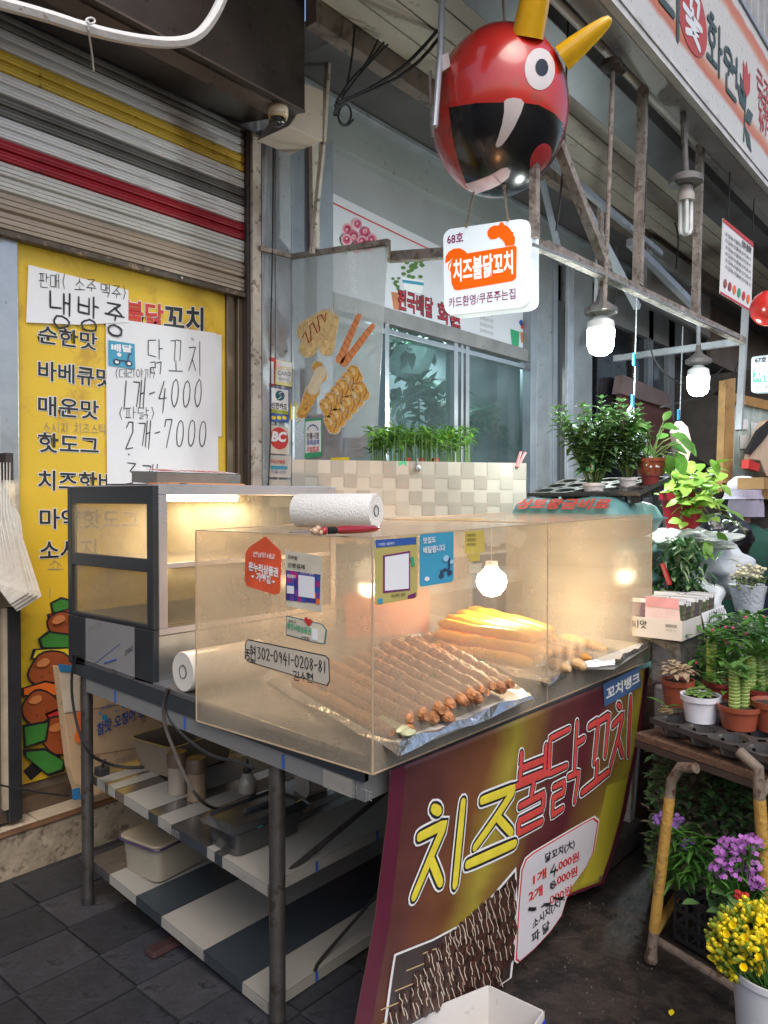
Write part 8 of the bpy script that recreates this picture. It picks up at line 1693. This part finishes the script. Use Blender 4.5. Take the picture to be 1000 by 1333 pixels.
# crate
cN = P(905, 1248, 'Z', 0); t = thing('black_crate', 'black slatted plastic crate on the ground under the taped stand', 'crate', tuple(cN)); Ax = P(885, 1200, 'Z', .0); u = (P(955, 1272, 'Z', 0)-cN); u = ed; v = bk; Lc, Wc, Hc = .34, .36, .16
O = P(878, 1222, 'Z', 0); b = MB(); q = lambda a, c, z: O+u*a+v*c+Vector((0, 0, z))
for z in (.0, .05, .10, .15):
    for (a0, c0, a1, c1) in ((0, 0, Lc, 0), (Lc, 0, Lc, Wc), (Lc, Wc, 0, Wc), (0, Wc, 0, 0)): b.bar(q(a0, c0, z+.008), q(a1, c1, z+.008), .006, .016 if z < .15 else .022)
b.build('rails', black, t, bevel=.001); b = MB()
for k in range(8):
    s_ = k/7; [b.bar(q(Lc*s_, c_, 0), q(Lc*s_, c_, Hc), .007) for c_ in (.002, Wc-.002)]; [b.bar(q(a_, Wc*s_, 0), q(a_, Wc*s_, Hc), .007) for a_ in (.002, Lc-.002)]; b.bar(q(Lc*s_, 0, .006), q(Lc*s_, Wc, .006), .008); b.bar(q(0, Wc*s_, .007), q(Lc, Wc*s_, .007), .008)
b.build('slats', black, t, kind='stuff'); b = MB(); b.leaf(q(.2, .15, .05), (1, .3, .3), .05, .03, .3); b.leaf(q(.16, .18, .05), (-1, .5, .2), .05, .03, .3); tag(b.build('fallen_petals', mat('pale_red_petal', (.5, .25, .2), .6)), 'red and cream fallen petals lying in the black crate', 'petals')
# bucket of freesias
c = PD(1006, 1345, 1.62); c.z = 0 if c.z < .05 else c.z; kq = depth_of(c)/FPX; c = P(1008, 1420, 'Z', 0); kq = depth_of(c)/FPX
t = thing('flower_bucket', 'white bucket packed with yellow freesias at the lower right corner', 'bucket of flowers', tuple(c)); rt = 52*kq; hz = P(1008, 1262, 'X', c.x).z
MB().lathe([(.001, 0), (rt*.78, 0), (rt*.98, hz*.95), (rt*1.03, hz*.95), (rt*1.03, hz), (rt*.97, hz), (rt*.9, hz*.8)], c, 34).build('bucket', mat('white_bucket', (.62, .62, .64), .35, 0, .05, 4), t, True)
fy = mat('freesia_yellow', (.82, .64, .015), .5, 0, .2, 20, sss=.0); fg = leafmat('bud_green', (.16, .28, .02), (.42, .46, .05), .5); random.seed(44); b = MB(); bb_ = MB(); bs_ = MB()
for k in range(900):
    x, y = random.uniform(922, 1040), random.uniform(1172, 1300); cxx, cyy = 985, 1228
    if ((x-cxx)/62)**2+((y-cyy)/55)**2 > 1: continue
    p = PD(x, y, depth_of(c)+.02-.10*(1-((x-cxx)/62)**2-((y-cyy)/55)**2)+random.uniform(-.03, .05)); d = Vector((random.uniform(-.8, .1), random.uniform(-.6, .6), random.uniform(.1, 1))).normalized()
    edge_ = ((x-cxx)/62)**2+((y-cyy)/55)**2; L = random.uniform(.016, .028); T_ = p+d*L
    tgt = b if random.random() > .22+.35*edge_ else bb_
    tgt.lathe([(.001, 0), (L*.22, L*.2), (L*.27, L*.6), (L*.2, L*.9), (.0005, L*1.05)], p, 7, axis=d)
    if k % 3 == 0: bs_.tube([Vector((c.x+random.uniform(-.03, .03), c.y+random.uniform(-.03, .03), hz*.7)), p], .002, 4, cap=False)
for (x, y) in ((955, 1205), (972, 1222), (968, 1260), (990, 1250), (1000, 1215), (985, 1200), (945, 1218)):
    p = PD(x, y, depth_of(c)-.12); n_ = (Vector(CAM)-p).normalized()+Vector((random.uniform(-.4, .4), random.uniform(-.4, .4), .3)); n_.normalize(); s1 = n_.orthogonal().normalized(); s2 = n_.cross(s1)
    for k in range(6): a = 2*PI*k/6; b.leaf(p, (s1*math.cos(a)+s2*math.sin(a))*.8+n_*.6, .019, .013, -.5, up=n_, fold=.5)
b.build('blossoms', fy, t, True, kind='stuff'); bb_.build('buds', fg, t, True, kind='stuff'); bs_.build('stems', lf_mid, t, kind='stuff')
b = MB(); b.leaf(P(873, 1322, 'Z', .004), (1, .2, .05), .035, .016, .1, fold=.1); tag(b.build('fallen_petal', fy), 'single yellow petal on the dark ground left of the flower bucket', 'petal')
# ------------------------------------------------------------ white flowers and people behind
c = P(975, 795, 'X', 4.0); kq = depth_of(c)/FPX; t = thing('white_flower_pot', 'creamy white flowers wrapped in clear film in a pale pot near the right edge', 'potted plant', tuple(c)); MB().lathe([(.001, 0), (17*kq, 0), (25*kq, 34*kq), (22*kq, 34*kq)], c, 22).build('pot', mat('pale_pot', (.50, .54, .60), .35, 0, .08, 6, bump=.6), t, True); b = MB(); bl = MB(); random.seed(50)
for k in range(150):
    x, y = random.gauss(975, 11), random.uniform(735, 772); p = P(x, y, 'X', 4.0+random.uniform(-.1, .1)); (b if y < 752 else bl).ball(p, .012 if y < 752 else .009, 6, 4, (1, 1, .7), .2)
b.build('blossoms', mat('cream_petal', (.66, .62, .44), .6), t, True, kind='stuff'); bl.build('foliage', mat('olive_leaf', (.10, .14, .04), .6), t, True, kind='stuff')
b = MB(); b.prism([P(x, y, 'Z', .86) for x, y in ((890, 812), (1000, 812), (1060, 860), (930, 850))], (0, 0, -.03)); 
XH = 4.9
def person(lab, hx, hy, depth, shirt, hatm, scale=1.0, cap=True):
    k = depth/FPX; H0 = PD(hx, hy, depth); R_ = Vector((cr[0], cr[1], 0)).normalized(); Fw = Vector((cf[0], cf[1], 0)).normalized(); U = Vector((0, 0, 1)); q = lambda r, f, u: H0+R_*r+Fw*f+U*u
    t = thing('person', lab, 'person', tuple(q(0, .1, -.95)))
    def loft(b, rings, n=20):
        vs = [q(r_*0+cx+rx*math.cos(2*PI*k/n), cy_+ry*math.sin(2*PI*k/n), z) for (cx, cy_, z, rx, ry) in rings for k in range(n)]; m_ = len(rings)
        b.add(vs, [(i*n+k, i*n+(k+1) % n, (i+1)*n+(k+1) % n, (i+1)*n+k) for i in range(m_-1) for k in range(n)]+[tuple(range(n-1, -1, -1)), tuple(range((m_-1)*n, m_*n))])
    r_ = 0
    def merged(name, b, m, vox):
        o = b.build(name, m, t, True); rm_ = o.modifiers.new('merge', 'REMESH'); rm_.mode = 'VOXEL'; rm_.voxel_size = vox; rm_.use_smooth_shade = True; sm_ = o.modifiers.new('soft', 'SMOOTH'); sm_.iterations = 6; return o
    arms = [[q(s_*.17, .02, -.27), q(s_*.24, .05, -.38), q(s_*.28, .12, -.54), q(s_*.24, .30, -.60), q(s_*.18, .44, -.62)] for s_ in (-1, 1)]
    b = MB(); loft(b, [(0, .12, -.86, .15, .11), (0, .06, -.5, .15, .10), (0, .03, -.3, .14, .08), (0, .03, -.2, .055, .055), (0, .03, -.12, .055, .06), (0, .03, -.04, .085, .10), (0, .03, .05, .085, .10), (0, .03, .11, .05, .06)])
    for A_m in arms: b.tube(A_m, [.05, .048, .042, .036, .026], 12)
    for s_ in (-1, 1): b.tube([q(s_*.10, .14, -.86), q(s_*.17, .5, -.82), q(s_*.16, .48, -1.25)], [.10, .075, .05], 12); b.ball(q(s_*.17, .49, -.63), .042, 10, 8, (.8, 1.2, .6))
    merged('body', b, mat('skin_tone', (.42, .24, .16), .5), .014)
    b = MB(); loft(b, [(.01, .13, -.90, .20, .17), (.01, .11, -.78, .215, .18), (.01, .06, -.6, .215, .165), (0, .03, -.42, .205, .145), (0, .015, -.32, .19, .12), (0, .02, -.25, .15, .09), (0, .025, -.20, .075, .07)])
    for A_m in arms: b.tube(A_m[:4], [.085, .08, .07, .058], 14)
    b.tube([q(-.2, .12, -.62), q(0, -.045, -.66), q(.2, .12, -.60)], .03, 8); b.tube([q(-.19, .10, -.48), q(.03, -.05, -.53), q(.2, .10, -.50)], .022, 8)
    merged('shirt', b, shirt, .014)
    b = MB(); 
    if cap:
        b.lathe([(.001, .125), (.05, .12), (.095, .085), (.115, .03), (.120, -.01), (.135, -.035)], q(0, .02, 0), 26, sx=1, sy=1); b.build('hat', hatm, t, True)
        b = MB(); n_ = 12; vs = []
        for j in range(5):
            for i in range(n_+1): a = PI+.35+(PI-.7)*i/n_; rr = .122+.004*j+.005*math.sin(i*1.7+j); vs.append(q(math.cos(a)*rr, .02+math.sin(a)*rr, -.02-.034*j))
        b.add(vs, [(j*(n_+1)+i, j*(n_+1)+i+1, (j+1)*(n_+1)+i+1, (j+1)*(n_+1)+i) for j in range(4) for i in range(n_)]); b.build('neck_flap', hatm, t, True)
    else: b.lathe([(.001, .12), (.06, .11), (.10, .06), (.108, 0), (.10, -.06), (.06, -.1)], q(0, .01, 0), 22); b.build('hair', mat('black_hair', (.012, .011, .010), .5, bump=.6, bscale=80), t, True)
    MB().lathe([(.14, -.5), (.15, -.04), (.17, 0), (.001, .0)], q(.02, .16, -.90), 20).build('trousers', mat('dark_trousers', (.03, .03, .04), .8), t, True)
    b = MB(); b.lathe([(.15, -.45), (.16, -.02), (.16, 0), (.001, 0)], q(.02, .16, -.955), 16); tag(b.build('stool', darkbrown, None, True), 'low stool under the ' + ('person in the green shirt' if cap else 'person in navy'), 'stool'); return t
person('person in grey purple hat and dark green shirt sitting with back turned', 969, 643, 5.3, mat('dark_green_cloth', (.012, .065, .045), .85, 0, .25, 7, bump=.6, bscale=12), mat('lilac_hat', (.30, .27, .36), .8, 0, .1, 9, bump=.3))
person('person in a navy jacket cut off by the right edge of the photo', 1098, 652, 3.6, mat('navy_cloth', (.018, .025, .06), .8, 0, .25, 6, bump=.6, bscale=12), None, cap=False)
# ------------------------------------------------------------ clutter of the next stall
orf = mat('ochre_frame', (.42, .24, .09), .45, 0, .3, 6, dirt=(.22, .12, .05), dirt_amt=.42)
def pxq(name, pts, y, d, m, lab, cat, par=None, bevel=.003):
    b = MB(); b.prism([P(a, c, 'Y', y) for a, c in pts], (0, d, 0)); o = b.build(name, m, par, bevel=bevel)
    return tag(o, lab, cat) if lab else o
t = thing('ochre_door', 'ochre framed glass door with pale panes behind the sitting people', 'door', tuple(P(960, 640, 'Y', 2.6)))
pxq('frame', [(945, 495), (958, 492), (953, 640), (940, 640)], 2.1, .06, orf, None, None, t); pxq('frame', [(958, 512), (1030, 528), (1030, 540), (958, 524)], 2.1, .06, orf, None, None, t); pxq('frame', [(940, 628), (1030, 640), (1030, 655), (940, 640)], 2.1, .06, orf, None, None, t)
pxq('glass', [(957, 524), (1030, 540), (1030, 645), (954, 630)], 2.13, .02, mat('pale_green_glass', (.50, .60, .58), .25, 0, .35, 4, dirt=(.5, .52, .5), dirt_scale=4, dirt_amt=.4), None, None, t)
for x, y, w_, h_ in ((962, 545, 12, 14), (978, 550, 14, 24), (964, 566, 10, 18)): pxq('paper', [(x, y), (x+w_, y+1), (x+w_, y+h_), (x, y+h_)], 2.12, .002, paper, None, None, t, 0)
pxq('cloth', [(984, 570), (996, 548), (1030, 540), (1030, 625), (998, 620), (990, 600), (975, 598)], 1.95, .05, mat('cream_cloth', (.55, .42, .30), .8, 0, .2, 5, bump=.8, bscale=10), 'cream jacket hanging at the right edge before the glass door', 'jacket', bevel=.01)
pxq('dark_strap', [(988, 560), (1006, 545), (1010, 552), (994, 574), (978, 592), (972, 590)], 1.92, .03, black, 'dark strap bag hanging over the cream jacket', 'bag', bevel=.006)
pxq('red_box', [(975, 598), (990, 604), (988, 614), (974, 610)], 1.91, .06, redp, 'small red plastic box under the cream jacket', 'box')
pxq('umbrella_cloth', [(896, 590), (916, 600), (944, 624), (962, 648), (950, 640), (915, 625), (898, 612)], 2.3, .05, black, 'black folded umbrella sloping down behind the bright green plant', 'umbrella', bevel=.008)
pxq('gourd', [(880, 562), (888, 548), (896, 556), (902, 580), (896, 602), (886, 600)], 2.0, .05, mat('pinkish_cloth', (.42, .30, .26), .8), 'pinkish cloth bundle hanging beside the blue tagged wire', 'cloth', bevel=.008)
pxq('blue_cart_mesh', [(800, 560), (842, 556), (844, 604), (800, 604)], 2.1, .03, mat('grey_mesh', (.16, .17, .19), .4, .6, .5, 60), 'grey wire mesh basket behind the white hook and mint', 'basket')
pxq('upper_partition', [(930, 240), (1030, 330), (1030, 520), (925, 470)], 3.0, .05, mat('brownish_wall', (.26, .19, .17), .6, 0, .4, 2), 'dim reddish brown upper wall of the next shop', 'wall panel')
pxq('white_beam', [(850, 310), (905, 350), (905, 372), (850, 330)], 2.6, .06, galv, 'pale painted board fixed behind the truss struts', 'board')
pxq('white_board', [(842, 320), (925, 372), (925, 440), (842, 392)], 2.9, .05, mat('dull_white_board', (.34, .33, .34), .6, 0, .15, 3), 'dull white board behind the truss left of the small notice', 'board')
for (x, y, w_, h_, c_, nm, lab) in ((1000, 690, 40, 60, (.05, .05, .06), 'black_box', 'black plastic box at the right edge behind the white flowers'), (960, 622, 30, 14, (.35, .20, .08), 'wooden_box', 'brown wooden box behind the hat of the sitting person'), (925, 708, 24, 34, (.33, .22, .12), 'carton', 'brown carton beside the black bin bag')):
    a = P(x, y, 'X', 5.2); MB_ = MB().box(5.2, 5.5, a.y, a.y-w_*.0052, a.z, a.z-h_*.0052).build(nm, mat(nm+'_m', c_, .7)); tag(MB_, lab, 'box')
b = MB(); b.box(4.0, 7.5, 1.1, 2.3, .0, .66); tag(b.build('stall_table', mat('stall_table_brown', (.07, .05, .035), .8)), 'low brown table of the flower stall behind the bags', 'table')
struct(MB().box(9.6, 9.8, -4, 3.45, 0, 3.0).build('far_wall', mat('far_shop_wall', (.12, .10, .09), .8, 0, .5, 2)))
